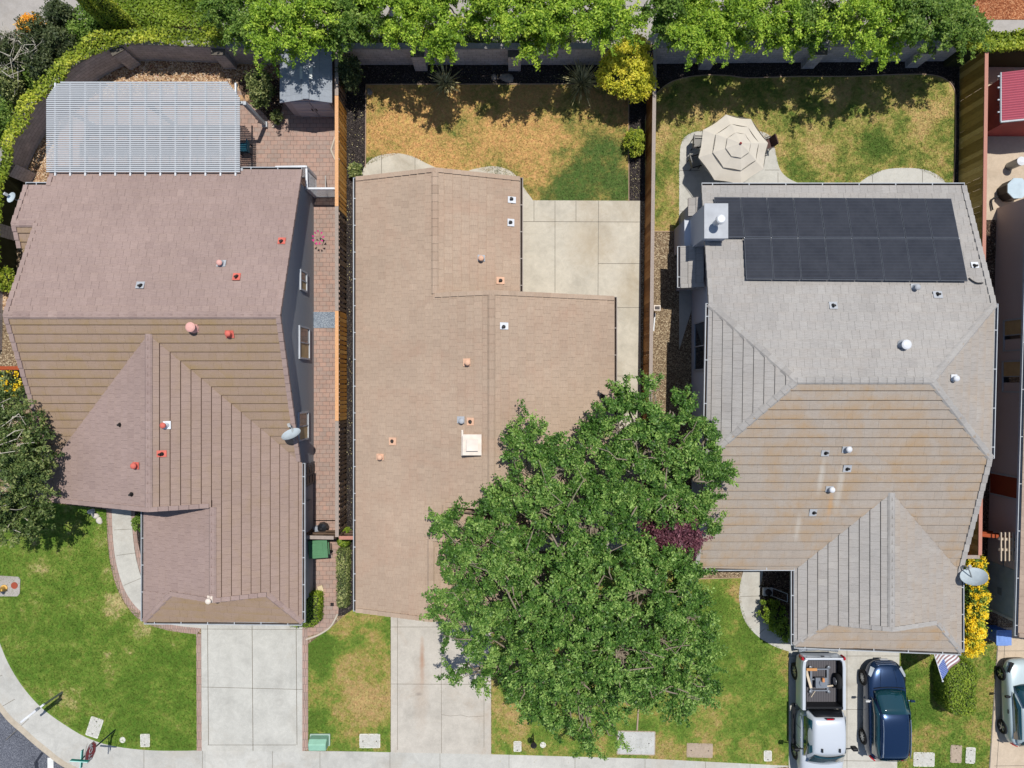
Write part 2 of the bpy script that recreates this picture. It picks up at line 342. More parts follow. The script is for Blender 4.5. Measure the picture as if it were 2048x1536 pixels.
m_lawnC = grass('lawn_dry', (122, 126, 72), (94, 116, 64), (210, 168, 112), bias=.115, scale=.55, mid=(172, 154, 92),
    patches=[(4.3, 11.2, 1.7, -.14), (5.0, 10.0, 2.8, -.2), (5.6, 9.8, 1.2, -.08), (4.6, 12.6, 1.6, -.16), (1.8, 10.0, 1.6, -.12), (2.9, 9.6, 1.5, -.22), (-3.6, 12.6, .9, -.1), (-1.0, 11.0, 1.0, -.12), (-7.0, 11.3, .8, -.2), (1.1, 12.3, 1.6, .06), (-5, 13.5, 3, .08)])
m_lawnB = grass('lawn_yellowing', (122, 134, 70), (92, 114, 56), (196, 170, 116), bias=.015, scale=.7, mid=(164, 158, 90),
    patches=[(12.7, 11.6, 1.6, .1), (18.4, 12.2, 1.2, -.12), (14.6, 10.9, 1.5, -.12), (19.0, 10.9, 2.0, -.07), (15.5, 11.5, 1.2, .15), (20.8, 14.0, 1.5, .12), (7.3, 12.9, 1.4, .1), (7.4, 10.6, 1.2, -.1)])
m_edging = plain('edging_board', C(176, 150, 128), .9)

def st(o): o['kind'] = 'structure'; return o
b = MB(); b.box((0, 0, -.2), (500, 500, .1)); st(b.build('ground', m_dirt))
# the block all the yards lie on, with its kerb line
kerb = spline([(-3500, -200), (-400, 600), (-160, 1080), (-70, 1310), (0, 1423), (45, 1468), (88, 1505), (135, 1538), (230, 1572), (420, 1590), (900, 1604), (6000, 1640)], 6)
walk_out = spline([(-3500, -340), (-300, 560), (-70, 1080), (-28, 1205), (2, 1290), (22, 1335), (50, 1378), (85, 1416), (130, 1449), (175, 1475), (225, 1491), (300, 1500), (400, 1501), (620, 1502), (980, 1507), (1300, 1517), (1570, 1530), (1990, 1542), (6000, 1560)], 6)
slab('soil', kerb+[(6000, -3000), (-3500, -3000)], -.012, m_soil)
slab('road', [(x-1, y) for x, y in kerb]+[(6000, 3500), (-3500, 3500)], -.12, m_asph)
slab('kerb', kerb+[(x+7, y-9) for x, y in kerb][::-1], .012, m_gutterp, z0=-.149)
slab('sidewalk', walk_out+[(x+6.8, y-8.8) for x, y in kerb][::-1], .008, m_concW)
b = MB()
for (x, y, a) in ((58, 1437, 43), (175, 1487, 75), (30, 1398, 30), (5, 1350, 22)):
    p = P(x, y); d = Vector((math.cos(R(-90-90+a)), math.sin(R(-180+a)), 0)); q = p+d*1.6
    b.bar(p+Vector((0, 0, .0085))-d*.0, q+Vector((0, 0, .0085)), .025, .006)
for px in (288, 405, 545, 640, 780, 880, 1018, 1150, 1290, 1411, 1500): b.bar(P(px, 1499+max(0, (px-600)*.022))+Vector((0, 0, .0085)), P(px, 1560)+Vector((0, 0, .0085)), .02, .006)
st(b.build('sidewalk_joints', m_joint))
b = MB(); b.prism(G0([(92, 1518), (104, 1518), (104, 1545), (92, 1545)]), -.118, -.114); st(b.build('road_marking', plain('road_paint', C(225, 225, 222), .7)))
b = MB(); b.bar(P(85, 1505, -.115), P(72, 1524, -.115), .12, .006); b.bar(P(72, 1524, -.115), P(75, 1548, -.115), .2, .006)  # dark bent strip on the asphalt
st(b.build('dark_road_strip', plain('dark_strip', C(48, 52, 62), .8)))

# ---- left plot
lawnA = [(-60, 1000), (0, 1000), (90, 1004), (215, 1020)]+spline([(213, 1025), (216, 1090), (226, 1150), (246, 1200), (278, 1238), (330, 1258), (393, 1268)], 5)+[(394, 1500)]+walk_out[walk_out.index(min(walk_out, key=lambda p: abs(p[0]-2)+abs(p[1]-1290))):][:0]
edge = [p for p in walk_out if -30 < p[0] < 392 and p[1] > 1100]
slab('lawn', lawnA+edge[::-1], .03, m_lawnA)
slab('garden_walk', spline([(224, 1015), (228, 1090), (238, 1145), (257, 1192), (290, 1228), (340, 1248), (403, 1256)], 6)+[(403, 1225), (340, 1225)]+spline([(320, 1205), (290, 1168), (276, 1130), (268, 1085), (262, 1015)], 6), .04, m_conc)
ring_o = spline([(213, 1015), (217, 1092), (227, 1151), (247, 1200), (281, 1240), (335, 1260), (394, 1268)], 6)
ring_i = spline([(224, 1015), (228, 1090), (238, 1145), (257, 1192), (290, 1228), (340, 1248), (403, 1256)], 6)
slab('brick_border', ring_o+ring_i[::-1], .035, m_brickedge)
slab('brick_border', [(262, 1015), (268, 1085), (276, 1130), (290, 1168), (300, 1184), (306, 1176), (300, 1165), (286, 1128), (276, 1083), (269, 1015)], .035, m_brickedge)
b = MB()
for (x0, y0, x1, y1) in ((228, 1060, 265, 1058), (233, 1111, 270, 1106), (247, 1171, 283, 1156)): b.bar(P(x0, y0, .042), P(x1, y1, .042), .02, .006)
dj = [(403, 1258, 605, 1259), (504, 1225, 506, 1502), (403, 1374, 605, 1379), (415, 1235, 417, 1490), (592, 1235, 594, 1490), (415, 1490, 592, 1490)]
for (x0, y0, x1, y1) in dj: b.bar(P(x0, y0, .038), P(x1, y1, .038), .022 if y1-y0 < 100 else .03, .006)
st(b.build('concrete_joints', m_joint))
slab('driveway', [(403, 1215), (605, 1215), (605, 1502), (404, 1501)], .036, concrete('pale_driveway_concrete', C(196, 194, 186), (170, 158, 140), .45, blotch=[(-14.3, -15.5, .35, 3, .22, (160, 158, 150)), (-12.6, -15.5, .35, 3, .2, (160, 158, 150)), (-11.7, -15, .3, 3, .18, (160, 156, 148))]))
slab('brick_border', [(393, 1268), (403, 1268), (404, 1501), (394, 1501)], .033, m_brickedge)
slab('brick_border', [(605, 1252), (616, 1258), (616, 1498), (605, 1502)], .033, m_brickedge)
slab('side_path', [(596, 1040), (683, 1040), (681, 1180), (676, 1232), (662, 1252), (640, 1266), (616, 1272), (605, 1262), (604, 1200)], .02, m_paver)
slab('paved_yard', [(470, 182), (690, 182), (690, 1042), (600, 1042), (600, 380), (100, 380), (108, 300), (118, 205), (300, 190)], .02, m_paver)
slab('gravel_bed', [(560, 100), (560, 182), (470, 182), (300, 190), (118, 205), (100, 380), (60, 400), (20, 560), (20, 620), (-30, 620), (-10, 400), (60, 230), (180, 140), (280, 100)], .012, m_gravel)
slab('planting_bed', spline([(478, 160), (505, 150), (555, 160), (566, 200), (560, 232), (548, 246), (538, 240), (520, 220), (490, 200)], 5, True), .03, m_bark2)
slab('bark_bed', [(264, 1012), (300, 1012), (300, 1185), (290, 1165), (277, 1128), (270, 1085)], .022, m_bark)
b = MB()
for pts in ([(662, 300), (673, 268), (682, 262)], [(662, 300), (672, 322), (684, 332)], [(545, 255), (560, 240), (566, 225)]): b.tube([P(x, y, .04) for x, y in spline(pts, 5)], .05, 6)
b.tube([P(x, y, .04) for x, y in spline([(612, 1279), (640, 1268), (662, 1252), (675, 1228)], 6)], .05, 6)
st(b.build('path_edging', plain('pale_edging', C(200, 188, 172), .9)))

# ---- middle plot
slab('lawn', [(617, 1500), (617, 1288), (640, 1270), (668, 1250), (692, 1228), (712, 1215), (781, 1228), (781, 1504)], .03, m_lawnM)
slab('driveway', [(782, 1200), (982, 1200), (982, 1508), (782, 1504)], .036, m_concR)
b = MB()
for (x0, y0, x1, y1) in ((782, 1254, 982, 1254), (795, 1215, 795, 1500), (882, 1215, 883, 1506), (782, 1368, 982, 1369), (968, 1260, 968, 1495)): b.bar(P(x0, y0, .038), P(x1, y1, .038), .02, .006)
cr = [(883, 1429), (900, 1432), (922, 1430), (938, 1434), (968, 1432)]
for p, q in zip(cr, cr[1:]): b.bar(P(p[0], p[1], .038), P(q[0], q[1], .038), .012, .005)
st(b.build('concrete_joints', m_joint))
slab('bark_bed', [(681, 1042), (712, 1042), (712, 1215), (692, 1230), (676, 1232), (681, 1180)], .01, m_bark)
slab('bark_bed', [(690, 100), (1290, 100), (1290, 402), (1256, 402), (1256, 170), (734, 170), (734, 352), (712, 352), (706, 1042), (690, 1042)], .01, m_bark)
slab('lawn', [(733, 169), (1257, 169), (1257, 403), (1066, 403), (1050, 380), (1040, 360), (870, 350), (733, 345)], .028, m_lawnC)
b = MB()
for pts in ([(732, 169), (1258, 168)], [(732, 169), (731, 335)], [(1257.5, 168), (1257.5, 402)]):
    b.bar(P(*pts[0], .03), P(*pts[1], .03), .035, .07)
st(b.build('lawn_edging', m_edging))
slab('patio', spline([(722, 352), (732, 330), (752, 314), (790, 307), (825, 313), (855, 328), (885, 340), (920, 346), (950, 338), (990, 333), (1025, 345), (1045, 372), (1068, 404)], 6)+[(1068, 700), (712, 700), (712, 380)], .04, m_concC)
slab('side_path', [(706, 345), (722, 345), (722, 1216), (712, 1222), (707, 1190)], .034, m_concB)
slab('patio', [(1060, 401), (1281, 402), (1281, 1100), (1060, 1100)], .044, m_concC)
b = MB()
for (x0, y0, x1, y1) in ((1068, 401, 1068, 443), (1110, 402, 1110, 585), (1152, 402, 1152, 443), (1197, 402, 1196, 590), (1040, 443, 1281, 444), (1196, 527, 1281, 527), (1225, 615, 1281, 615), (1225, 752, 1281, 752), (763, 308, 763, 352), (830, 314, 830, 352), (996, 334, 996, 352)):
    b.bar(P(x0, y0, .047), P(x1, y1, .047), .025, .006)
st(b.build('concrete_joints', m_joint))
slab('lawn', [(983, 1160), (1180, 1100), (1380, 1100), (1385, 1158), (1484, 1154), (1481, 1200), (1492, 1242), (1517, 1274), (1552, 1294), (1577, 1300), (1577, 1531), (1300, 1517), (983, 1508)], .03, m_lawnM)
b = MB(); b.bar(P(1279, 1380, .05), P(1274, 1460, .05), .07, .08); st(b.build('lawn_edging', plain('edging_plank', C(172, 150, 132), .9)))

# ---- right plot
slab('garden_walk', spline([(1492, 1125), (1481, 1162), (1478, 1200), (1489, 1240), (1514, 1271), (1550, 1293), (1590, 1306)], 6)+[(1600, 1306), (1600, 1262), (1560, 1240)]+spline([(1545, 1225), (1526, 1208), (1519, 1188), (1522, 1165), (1528, 1125)], 6), .038, m_conc)
slab('bark_bed', [(1370, 1125), (1490, 1125), (1483, 1156), (1380, 1159)], .014, m_soil)
slab('bark_bed', [(1524, 1125), (1600, 1125), (1600, 1280), (1560, 1240), (1530, 1208)], .016, m_bark2)
b = MB(); b.bar(P(1380, 1158, .03), P(1483, 1155, .03), .04, .06)
for p, q in zip(*(lambda s: (s, s[1:]))(spline([(1290, 240), (1300, 205), (1322, 178), (1352, 160), (1400, 151), (1450, 151), (1500, 156), (1590, 153), (1700, 153), (1800, 149), (1862, 150), (1893, 160), (1909, 182), (1911, 220), (1910, 300), (1906, 372)], 5))): b.bar(P(*p, .03), P(*q, .03), .035, .07)
b.bar(P(1290, 463, .03), P(1358, 463, .03), .04, .06)
st(b.build('lawn_edging', m_edging))
slab('driveway', [(1577, 1270), (1799, 1270), (1793, 1560), (1577, 1560)], .036, m_conc)
b = MB()
for (x0, y0, x1, y1) in ((1577, 1312, 1799, 1312), (1694, 1285, 1694, 1560), (1577, 1419, 1797, 1419), (1480, 1193, 1519, 1192), (1518, 1268, 1530, 1257), (1590, 1520, 1795, 1523)): b.bar(P(x0, y0, .040), P(x1, y1, .040), .022, .006)
st(b.build('concrete_joints', m_joint))
slab('lawn', [(1799, 1270), (1996, 1285), (1978, 1542), (1793, 1536)], .03, m_lawnM)
slab('driveway', [(1996, 1255), (2700, 1240), (2700, 1600), (1975, 1600), (1978, 1536)], .036, m_concD)
b = MB(); b.bar(P(2012, 1255, .04), P(1992, 1560, .04), .022, .006); b.bar(P(1996, 1302, .04), P(2300, 1300, .04), .022, .006); b.bar(P(1988, 1532, .04), P(2300, 1528, .04), .022, .006)
b.bar(P(1997, 1255, .02), P(1977, 1560, .02), .06, .045)
st(b.build('concrete_joints', m_joint))
slab('bark_bed', [(1290, 95), (1918, 95), (1918, 700), (1290, 700)], .006, m_bark)
slab('lawn', spline([(1290, 240), (1300, 205), (1322, 178), (1352, 160), (1400, 151), (1450, 151), (1500, 156), (1590, 153), (1700, 153), (1800, 149), (1862, 150), (1893, 160), (1909, 182), (1911, 220), (1910, 300), (1906, 420)], 5)+[(1400, 420), (1358, 463), (1290, 463)], .028, m_lawnB)
slab('soil_bed', [(1289, 463), (1420, 463), (1420, 1130), (1289, 1130)], .014, m_soil)
slab('patio', [(1358, 700), (1358, 330)]+spline([(1359, 320), (1361, 292), (1370, 274), (1390, 264), (1420, 262), (1460, 262), (1500, 262), (1530, 266), (1546, 284), (1552, 312), (1560, 340), (1578, 358), (1610, 372)], 5)+[(1610, 480), (1420, 480), (1420, 500)], .036, m_conc)
slab('patio', spline([(1690, 385), (1715, 368), (1742, 350), (1778, 338), (1830, 337), (1862, 344), (1886, 360), (1900, 385)], 5)+[(1900, 480), (1690, 480)], .036, m_conc)
b = MB()
for (x0, y0, x1, y1) in ((1359, 341, 1400, 341), (1359, 422, 1400, 422), (1530, 340, 1559, 340), (1556, 345, 1556, 372), (1745, 349, 1745, 380), (1845, 338, 1845, 380)): b.bar(P(x0, y0, .04), P(x1, y1, .04), .022, .006)
st(b.build('concrete_joints', m_joint))
slab('neighbour_patio', [(1920, 90), (2500, 90), (2500, 440), (1920, 440)], .02, m_concD)
slab('side_path', [(1920, 440), (1995, 440), (1995, 1260), (1940, 1260), (1920, 1100)], .012, m_bark2)
# ---- beyond the back wall
slab('pavement', [(430, -600), (1930, -600), (1930, 88), (430, 88)], .004, m_concB)
slab('pavement', [(1930, 40), (2900, 40), (2900, 66), (1930, 66)], .004, m_concB)
slab('soil_bed', [(1930, -500), (2900, -500), (2900, 39), (1930, 39)], .006, speckle('red_bark', [(0, C(110, 60, 40)), (.6, C(168, 104, 70)), (1, C(205, 150, 110))], 22))
slab('pavement', [(-900, -600), (215, -600), (215, 22), (150, 60), (80, 120), (0, 210), (-200, 400), (-900, 700)], .004, m_concB)
# ---------------------------------------------------------------- roofs
def plane_of(pts):
    a, b, c = Vector(pts[0]), Vector(pts[1]), Vector(pts[2]); n = (b-a).cross(c-a).normalized()
    return n if n.z > 0 else -n
def clip(poly, rect):
    """clip 2D rect polygon by convex poly (ccw)"""
    out = rect
    for i in range(len(poly)):
        a = poly[i]; b = poly[(i+1) % len(poly)]; e = (b[0]-a[0], b[1]-a[1]); inp = out; out = []
        if not inp: return []
        f = lambda p: e[0]*(p[1]-a[1])-e[1]*(p[0]-a[0])
        for j in range(len(inp)):
            p = inp[j]; q = inp[(j+1) % len(inp)]; fp, fq = f(p), f(q)
            if fp >= 0: out.append(p)
            if (fp >= 0) != (fq >= 0): t = fp/(fp-fq); out.append((p[0]+(q[0]-p[0])*t, p[1]+(q[1]-p[1])*t))
    return out
def roof_plane(mb, pts, course=.40, tw=.34, step=.055, anchor=None, thick=.13, running=.5, shade=0.0, gap=None):
    pts = [Vector(p) for p in pts]; n = plane_of(pts); d = Vector((0, 0, -1)); d = (d-n*d.dot(n)).normalized(); u = d.cross(n).normalized()
    o = Vector(anchor) if anchor else pts[0]
    uv = [((p-o).dot(u), (p-o).dot(d)) for p in pts]
    aged = 1.0 if n.y < -.2 else (.4 if n.x > .2 else 0.0)
    if gap is None: gap = .044 if n.y < -.2 else (.030 if n.x > .2 else .016)  # dark gap widened by slope facing to draw the course shadow lines
    sg = .001 if n.y < -.2 else .0025
    area = sum(uv[i][0]*uv[(i+1) % len(uv)][1]-uv[(i+1) % len(uv)][0]*uv[i][1] for i in range(len(uv)))
    if area < 0: uv = uv[::-1]; pts = pts[::-1]
    # under slab
    top = pts; N = len(top); vs = [p-n*.002 for p in top]+[p-Vector((0, 0, thick)) for p in top]
    nn = (top[1]-top[0]).cross(top[2]-top[0]).dot(n)
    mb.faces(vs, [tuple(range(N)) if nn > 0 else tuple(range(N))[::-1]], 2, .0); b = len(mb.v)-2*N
    mb.f.append(tuple(b+N+i for i in range(N))); mb.m.append(1); mb.t.append(.5)
    for i in range(N): j = (i+1) % N; mb.f.append((b+i, b+j, b+N+j, b+N+i)); mb.m.append(1); mb.t.append(.5)
    u0, u1 = min(p[0] for p in uv), max(p[0] for p in uv); v0, v1 = min(p[1] for p in uv), max(p[1] for p in uv)
    i0, i1 = math.floor(v0/course)-1, math.ceil(v1/course)+1
    for i in range(i0, i1):
        va, vb = i*course, (i+1)*course; off = (running*tw if i % 2 else 0)+random.uniform(-.02, .02); rowt = random.uniform(-.06, .06)
        for j in range(math.floor((u0-off)/tw)-1, math.ceil((u1-off)/tw)+1):
            ua, ub = off+j*tw+sg, off+(j+1)*tw-sg
            c = clip(uv, [(ua, va+gap), (ub, va+gap), (ub, vb), (ua, vb)])
            if len(c) < 3: continue
            z = random.uniform(0, .004); sl = random.uniform(-.003, .003); t = min(1, max(0, random.gauss(.5, .09)+rowt*.6+shade))
            q = [(o+u*a+d*v+n*(z+sl*(a-ua)/tw+step*(v-va)/course), v) for a, v in c]
            mb.face([p for p, _ in q][::-1], 0, t)
            lv = [min(1, max(0, (v-va)/course)) for _, v in q][::-1]
            if (mb_n(mb)).dot(n) < 0: mb.f[-1] = mb.f[-1][::-1]; lv = lv[::-1]
            mb.lo[len(mb.f)-1] = lv; mb.ag[len(mb.f)-1] = aged
            for k in range(len(q)):
                (p, v), (p2, v2) = q[k], q[(k+1) % len(q)]
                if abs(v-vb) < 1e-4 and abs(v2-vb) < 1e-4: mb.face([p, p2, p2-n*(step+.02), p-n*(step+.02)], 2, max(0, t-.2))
def mb_n(mb):
    f = mb.f[-1]; a, b, c = [Vector(mb.v[i]) for i in f[:3]]; return (b-a).cross(c-a)
def ridge(mb, a, b, w=.16, drop=.07, L=.38, lift=.05, tone=.5, side=None):
    a, b = Vector(a), Vector(b)
    if a.z > b.z: a, b = b, a      # pieces overlap downhill
    D = (b-a); n = max(1, round(D.length/L)); d = D/n; x = d.normalized().cross(Vector((0, 0, 1))).normalized()
    for i in range(n):
        p = a+d*i; q = p+d*1.08; t = min(1, max(0, random.gauss(tone, .16))); up0 = Vector((0, 0, lift+.022)); up1 = Vector((0, 0, lift))
        prof = [(-w, -drop), (-w*.55, -.012), (w*.55, -.012), (w, -drop)]
        va = [p+x*s+Vector((0, 0, h))+up0 for s, h in prof]; vb = [q+x*s+Vector((0, 0, h))+up1 for s, h in prof]; dn = Vector((0, 0, .05))
        mb.faces(va+vb+[v-dn for v in va], [(0, 4, 5, 1), (1, 5, 6, 2), (2, 6, 7, 3), (0, 1, 9, 8), (1, 2, 10, 9), (2, 3, 11, 10), (4, 7, 6, 5)], 0, t)
def rake(mb, a, b, inward, w=.17, L=.40, lift=.06, tone=.5):
    """edge tiles stepping down a gable edge; inward = horizontal unit towards the roof"""
    a, b = Vector(a), Vector(b)
    if a.z > b.z: a, b = b, a
    D = b-a; n = max(1, round(D.length/L)); d = D/n; inn = Vector(inward).normalized()
    for i in range(n):
        p = a+d*i; q = p+d*1.06; t = min(1, max(0, random.gauss(tone, .15))); h0, h1 = lift+.05, lift
        A = [p-inn*.03+Vector((0, 0, h0)), p+inn*w+Vector((0, 0, h0)), q+inn*w+Vector((0, 0, h1)), q-inn*.03+Vector((0, 0, h1))]
        B = [v-Vector((0, 0, .16)) for v in A]; fs = [(0, 1, 2, 3), (0, 4, 5, 1), (3, 2, 6, 7), (0, 3, 7, 4), (1, 5, 6, 2)]
        mb.faces(A+B, fs, 0, t)
def gutter(parent, a, b, out, w=.13, col=None, hang=1.25):
    a, b = Vector(a), Vector(b); out = Vector(out).normalized(); m = MB(); L = (b-a).length; d = (b-a)/L
    z = Vector((0, 0, 1)); a = a-z*.05; b = b-z*.05
    m.bar(a+out*(w)+z*.0, b+out*(w)+z*.0, .035, .13, 0); m.bar(a+out*.012, b+out*.012, .02, .12, 0); m.bar(a+out*w*.5-z*.06, b+out*w*.5-z*.06, w, .015, 1)
    for e, s in ((a, 1), (b, -1)): m.bar(e+d*s*.01-out*.0, e+d*s*.01+out*w, .02, .12, 0)
    k = .5
    while k < L-.2: m.bar(a+d*k+z*.06-out*.01, a+d*k+z*.06+out*w, .04, .012, 0); k += hang
    return m.build('gutter', [col or m_gut, m_gutin], parent)
m_gut = plain('gutter_paint', C(182, 186, 190), .5); m_gutin = plain('gutter_inside', C(60, 50, 44), .9)
m_gutB = plain('brown_gutter_paint', C(150, 138, 128), .5)
m_tileA = tile('roof_tile_mauve', (152, 131, 125), (162, 141, 134), (171, 149, 141), (156, 132, 100), .5, (1, 7, 1), mossy=.42, mscale=1.0)
m_tileC = tile('roof_tile_tan', (168, 146, 127), (180, 158, 138), (190, 167, 146), (176, 138, 116), .4, (9, 1, 1), mscale=.45)
m_tileB = tile('roof_tile_grey', (156, 152, 148), (168, 164, 160), (178, 174, 169), (170, 144, 114), .75, (1, 7, 1), mossy=.3, mscale=.55, runs=((13.6, -3.1, 1.9, .16, .55, (196, 192, 184)), (14.5, -3.0, 3.0, .18, .5, (196, 190, 180)), (12.9, -5.7, 1.6, .16, .5, (194, 188, 178)), (14.2, -4.6, 1.6, .12, .4, (200, 150, 90))))
m_tileD = tile('roof_tile_beige', (158, 138, 124), (178, 158, 142), (192, 170, 152), (160, 136, 118), .3, (1, 1, 1))
m_butt = plain('tile_butt_dark', C(88, 60, 50), .95); m_buttB = plain('tile_butt_grey', C(76, 70, 66), .95); m_buttC = plain('tile_butt_tan', C(140, 112, 96), .95)  # dark lap dirt, doubling as painted shadow lines under the courses
m_fascia = plain('fascia_paint', C(112, 96, 86), .8)
m_wallA = plain('stucco_grey', C(160, 164, 170), .95, vary=.06, scale=30); m_wallB = plain('stucco_white', C(202, 206, 214), .95, vary=.05, scale=30)
m_wallC = plain('stucco_beige', C(190, 170, 150), .95, vary=.05, scale=30); m_wallD = plain('stucco_mauve', C(206, 188, 184), .95, vary=.05, scale=30)
m_glass = plain('window_glass', C(40, 50, 62), .08, .6); m_frame = plain('window_frame', C(184, 188, 194), .5)
m_blind = plain('window_blind', C(205, 176, 130), .6)
m_lead = plain('flashing_metal', C(176, 179, 184), .6); m_redp = plain('red_oxide_paint', C(214, 110, 96), .7); m_pinkp = plain('faded_red_paint', C(222, 168, 158), .7)
m_peach = plain('peach_paint', C(228, 182, 152), .7); m_white = plain('white_paint', C(222, 224, 228), .5); m_blackp = plain('black_pipe', C(40, 38, 38), .6)
m_cream = plain('cream_metal', C(232, 218, 204), .6)

def on_roof(planes, px, py):
    best = None
    for pts in planes:
        n = plane_of(pts); a = Vector(pts[0]); dr = P(px, py, 0)-Vector((0, 0, H)); t = n.dot(a-Vector((0, 0, H)))/n.dot(dr)
        p = Vector((0, 0, H))+dr*t
        c = [(q[0], q[1]) for q in pts]; s = [((c[(i+1) % len(c)][0]-c[i][0])*(p.y-c[i][1])-(c[(i+1) % len(c)][1]-c[i][1])*(p.x-c[i][0])) for i in range(len(c))]
        if all(v >= -.05 for v in s) or all(v <= .05 for v in s):
            if best is None or p.z > best[0].z: best = (p, n)
    return best if best else (P(px, py, 4), Vector((0, 0, 1)))
def vent(roof, planes, px, py, kind, cap=None, plate=None, s=1.0, h=None):
    """px,py: where the cap shows; the base comes out of the roof below it"""
    hh = h or {'hood': .34, 'pipe': .26, 'big': .42}[kind]
    p, n = on_roof(planes, px, py)
    k = (H-p.z)/(H-p.z-hh*0.9); base = Vector((p.x/k, p.y/k, p.z)); p2, n = on_roof(planes, 1024+base.x*F/(H-base.z), 768-base.y*F/(H-base.z)); base = p2
    m = MB(); x = Vector((1, 0, 0)); x = (x-n*x.dot(n)).normalized(); y = n.cross(x)
    if plate is not None: m.box(base+n*.065+y*random.uniform(-.04, .04)+x*random.uniform(-.04, .04), (.36*s*random.uniform(.85, 1.1), .32*s*random.uniform(.85, 1.1), .02), 1, ax=(x, y, n))
    if kind == 'pipe': m.tube([base, base+Vector((0, 0, hh))], .05*s, 10, 0); m.tube([base+n*.05, base+n*.05+Vector((0, 0, .08))], [.10*s, .06*s], 10, 0)
    else:
        r = .14*s if kind == 'big' else .085*s
        m.tube([base, base+Vector((0, 0, hh*.8))], r, 14, 0)
        m.lathe(base+Vector((0, 0, hh*.75)), [(r*.9, 0), (r*1.45, .015), (r*1.5, .05), (r*1.1, .09), (.03, .115)], 18, 2)
        m.tube([base+n*.04, base+n*.06+Vector((0, 0, .12))], [r*1.6, r*1.1], 14, 1)
    caps = cap or m_lead
    m.build('roof_vent', [m_blackp if kind == 'pipe' else caps, plate or m_lead, caps], roof)
def window(parent, c, w, h, nx, ny, blind=.5, horiz=None):
    """c: centre on the wall; outward normal (nx,ny)"""
    n = Vector((nx, ny, 0)); t = Vector((-ny, nx, 0)); z = Vector((0, 0, 1)); c = Vector(c)
    fr = MB()
    for s in (-1, 1):
        fr.box(c+t*s*(w/2)+n*.03, (.08, .08, h+.08), ax=(t, n, z)); fr.box(c+z*s*(h/2)+n*.03, (w-.081, .08, .08), ax=(t, n, z))
    fr.box(c+n*.03, (.045, .05, h-.081), ax=(t, n, z))
    o = fr.build('window', m_frame, parent)
    g = MB(); g.box(c+t*(w/4)+n*.012, (w/2-.05, .02, h-.08), 0, ax=(t, n, z)); g.box(c-t*(w/4)+n*.012, (w/2-.05, .02, h-.08), 1 if blind else 0, ax=(t, n, z))
    g.build('pane', [m_glass, m_blind], o); return o

# ================= left house
A = thing('house', (-15.5, -1, 0), 'house with mauve brown tile roof between the white pergola and the corner lawn', 'house')
sp = .445; zr = 6.04
zm = lambda Y: zr-sp*abs(Y-2.908)
XL, XR = -21.4, -9.78; YE = 9.965; YB = -3.65
ridX = -15.5; zf = 5.695; zfl = lambda X: zf-sp*abs(X-ridX)
gz = 4.67; gX = -13.2; YF = -5.42
valY = lambda z: (z-4.746)/sp  # main lower plane y at height z
YV = 2.132
# front gable right plane: z = zfl(X) X>ridX ; intersects main lower plane where zm(Y)=zfl(X)
def yv(X): return 2.908-(zr-zfl(X))/sp
PA = []
PA.append([(XL, YE, zm(YE)), (XR, YE, zm(YE)), (XR, 2.908, zr), (XL, 2.908, zr)])
PA.append([(-22.4, 9.15, zm(9.15)), (XL, 9.15, zm(9.15)), (XL, 7.19, zm(7.19)), (-22.4, 7.19, zm(7.19))])
lowL = [(XL, 2.908, zr), (ridX, 2.908, zr), (ridX, YV, zf), (XL, yv(XL), zfl(XL))]
PA.append(lowL)
lowR = [(ridX, 2.908, zr), (XR, 2.908, zr), (XR, yv(XR), zfl(XR)), (ridX, YV, zf)]
PA.append(lowR)
eL = -21.73; eR = -9.71
PA.append([(ridX, YV, zf), (ridX, YF, zf), (eL, YF, zfl(eL)), (eL, yv(eL)+.0, zfl(eL))])
PA.append([(ridX, YV, zf), (eR, yv(eR), zfl(eR)), (eR, YF, zfl(eR)), (ridX, YF, zf)])
gl = lambda X: gz-sp*(gX-X)
YG = -9.6; gE = -11.03; eG = -17.12; zG = gl(eG); zS = zG+sp*(YG-gE)
a_ = (zfl(eR)-zG)/(eR-eG); b_y = .445*(YG-gE); xa_ = eG+b_y/(sp-a_); xb_ = eR-b_y/(sp+a_)
PA.append([(gX, YF, gz), (eR, YF, zfl(eR)), (eR, YG, zfl(eR)), (gX, YG, gz)]); hR = xb_; PA.append([(hR, YG, zfl(hR)), (eR, YG, zfl(eR)), (eR, gE, zfl(eR))])
PA.append([(gX, YF+.3, gz), (gX, YG, gz), (eG, YG, zG), (eG, YF+.3, zG)]); PA.append([(eG, YG, zG), (xa_, YG, gl(xa_)), (eG, gE, zG)])
PA.append([(xa_, YG, gl(xa_)), (xb_, YG, zfl(xb_)), (eR, gE, zfl(eR)), (eG, gE, zG)])
mb = MB()
for i, pl in enumerate(PA):
    roof_plane(mb, pl, course=.41, anchor=(ridX, 2.908, zr) if i in (0, 2, 3, 1) else ((ridX, YV, zf) if i in (4, 5, 6, 7) else None))
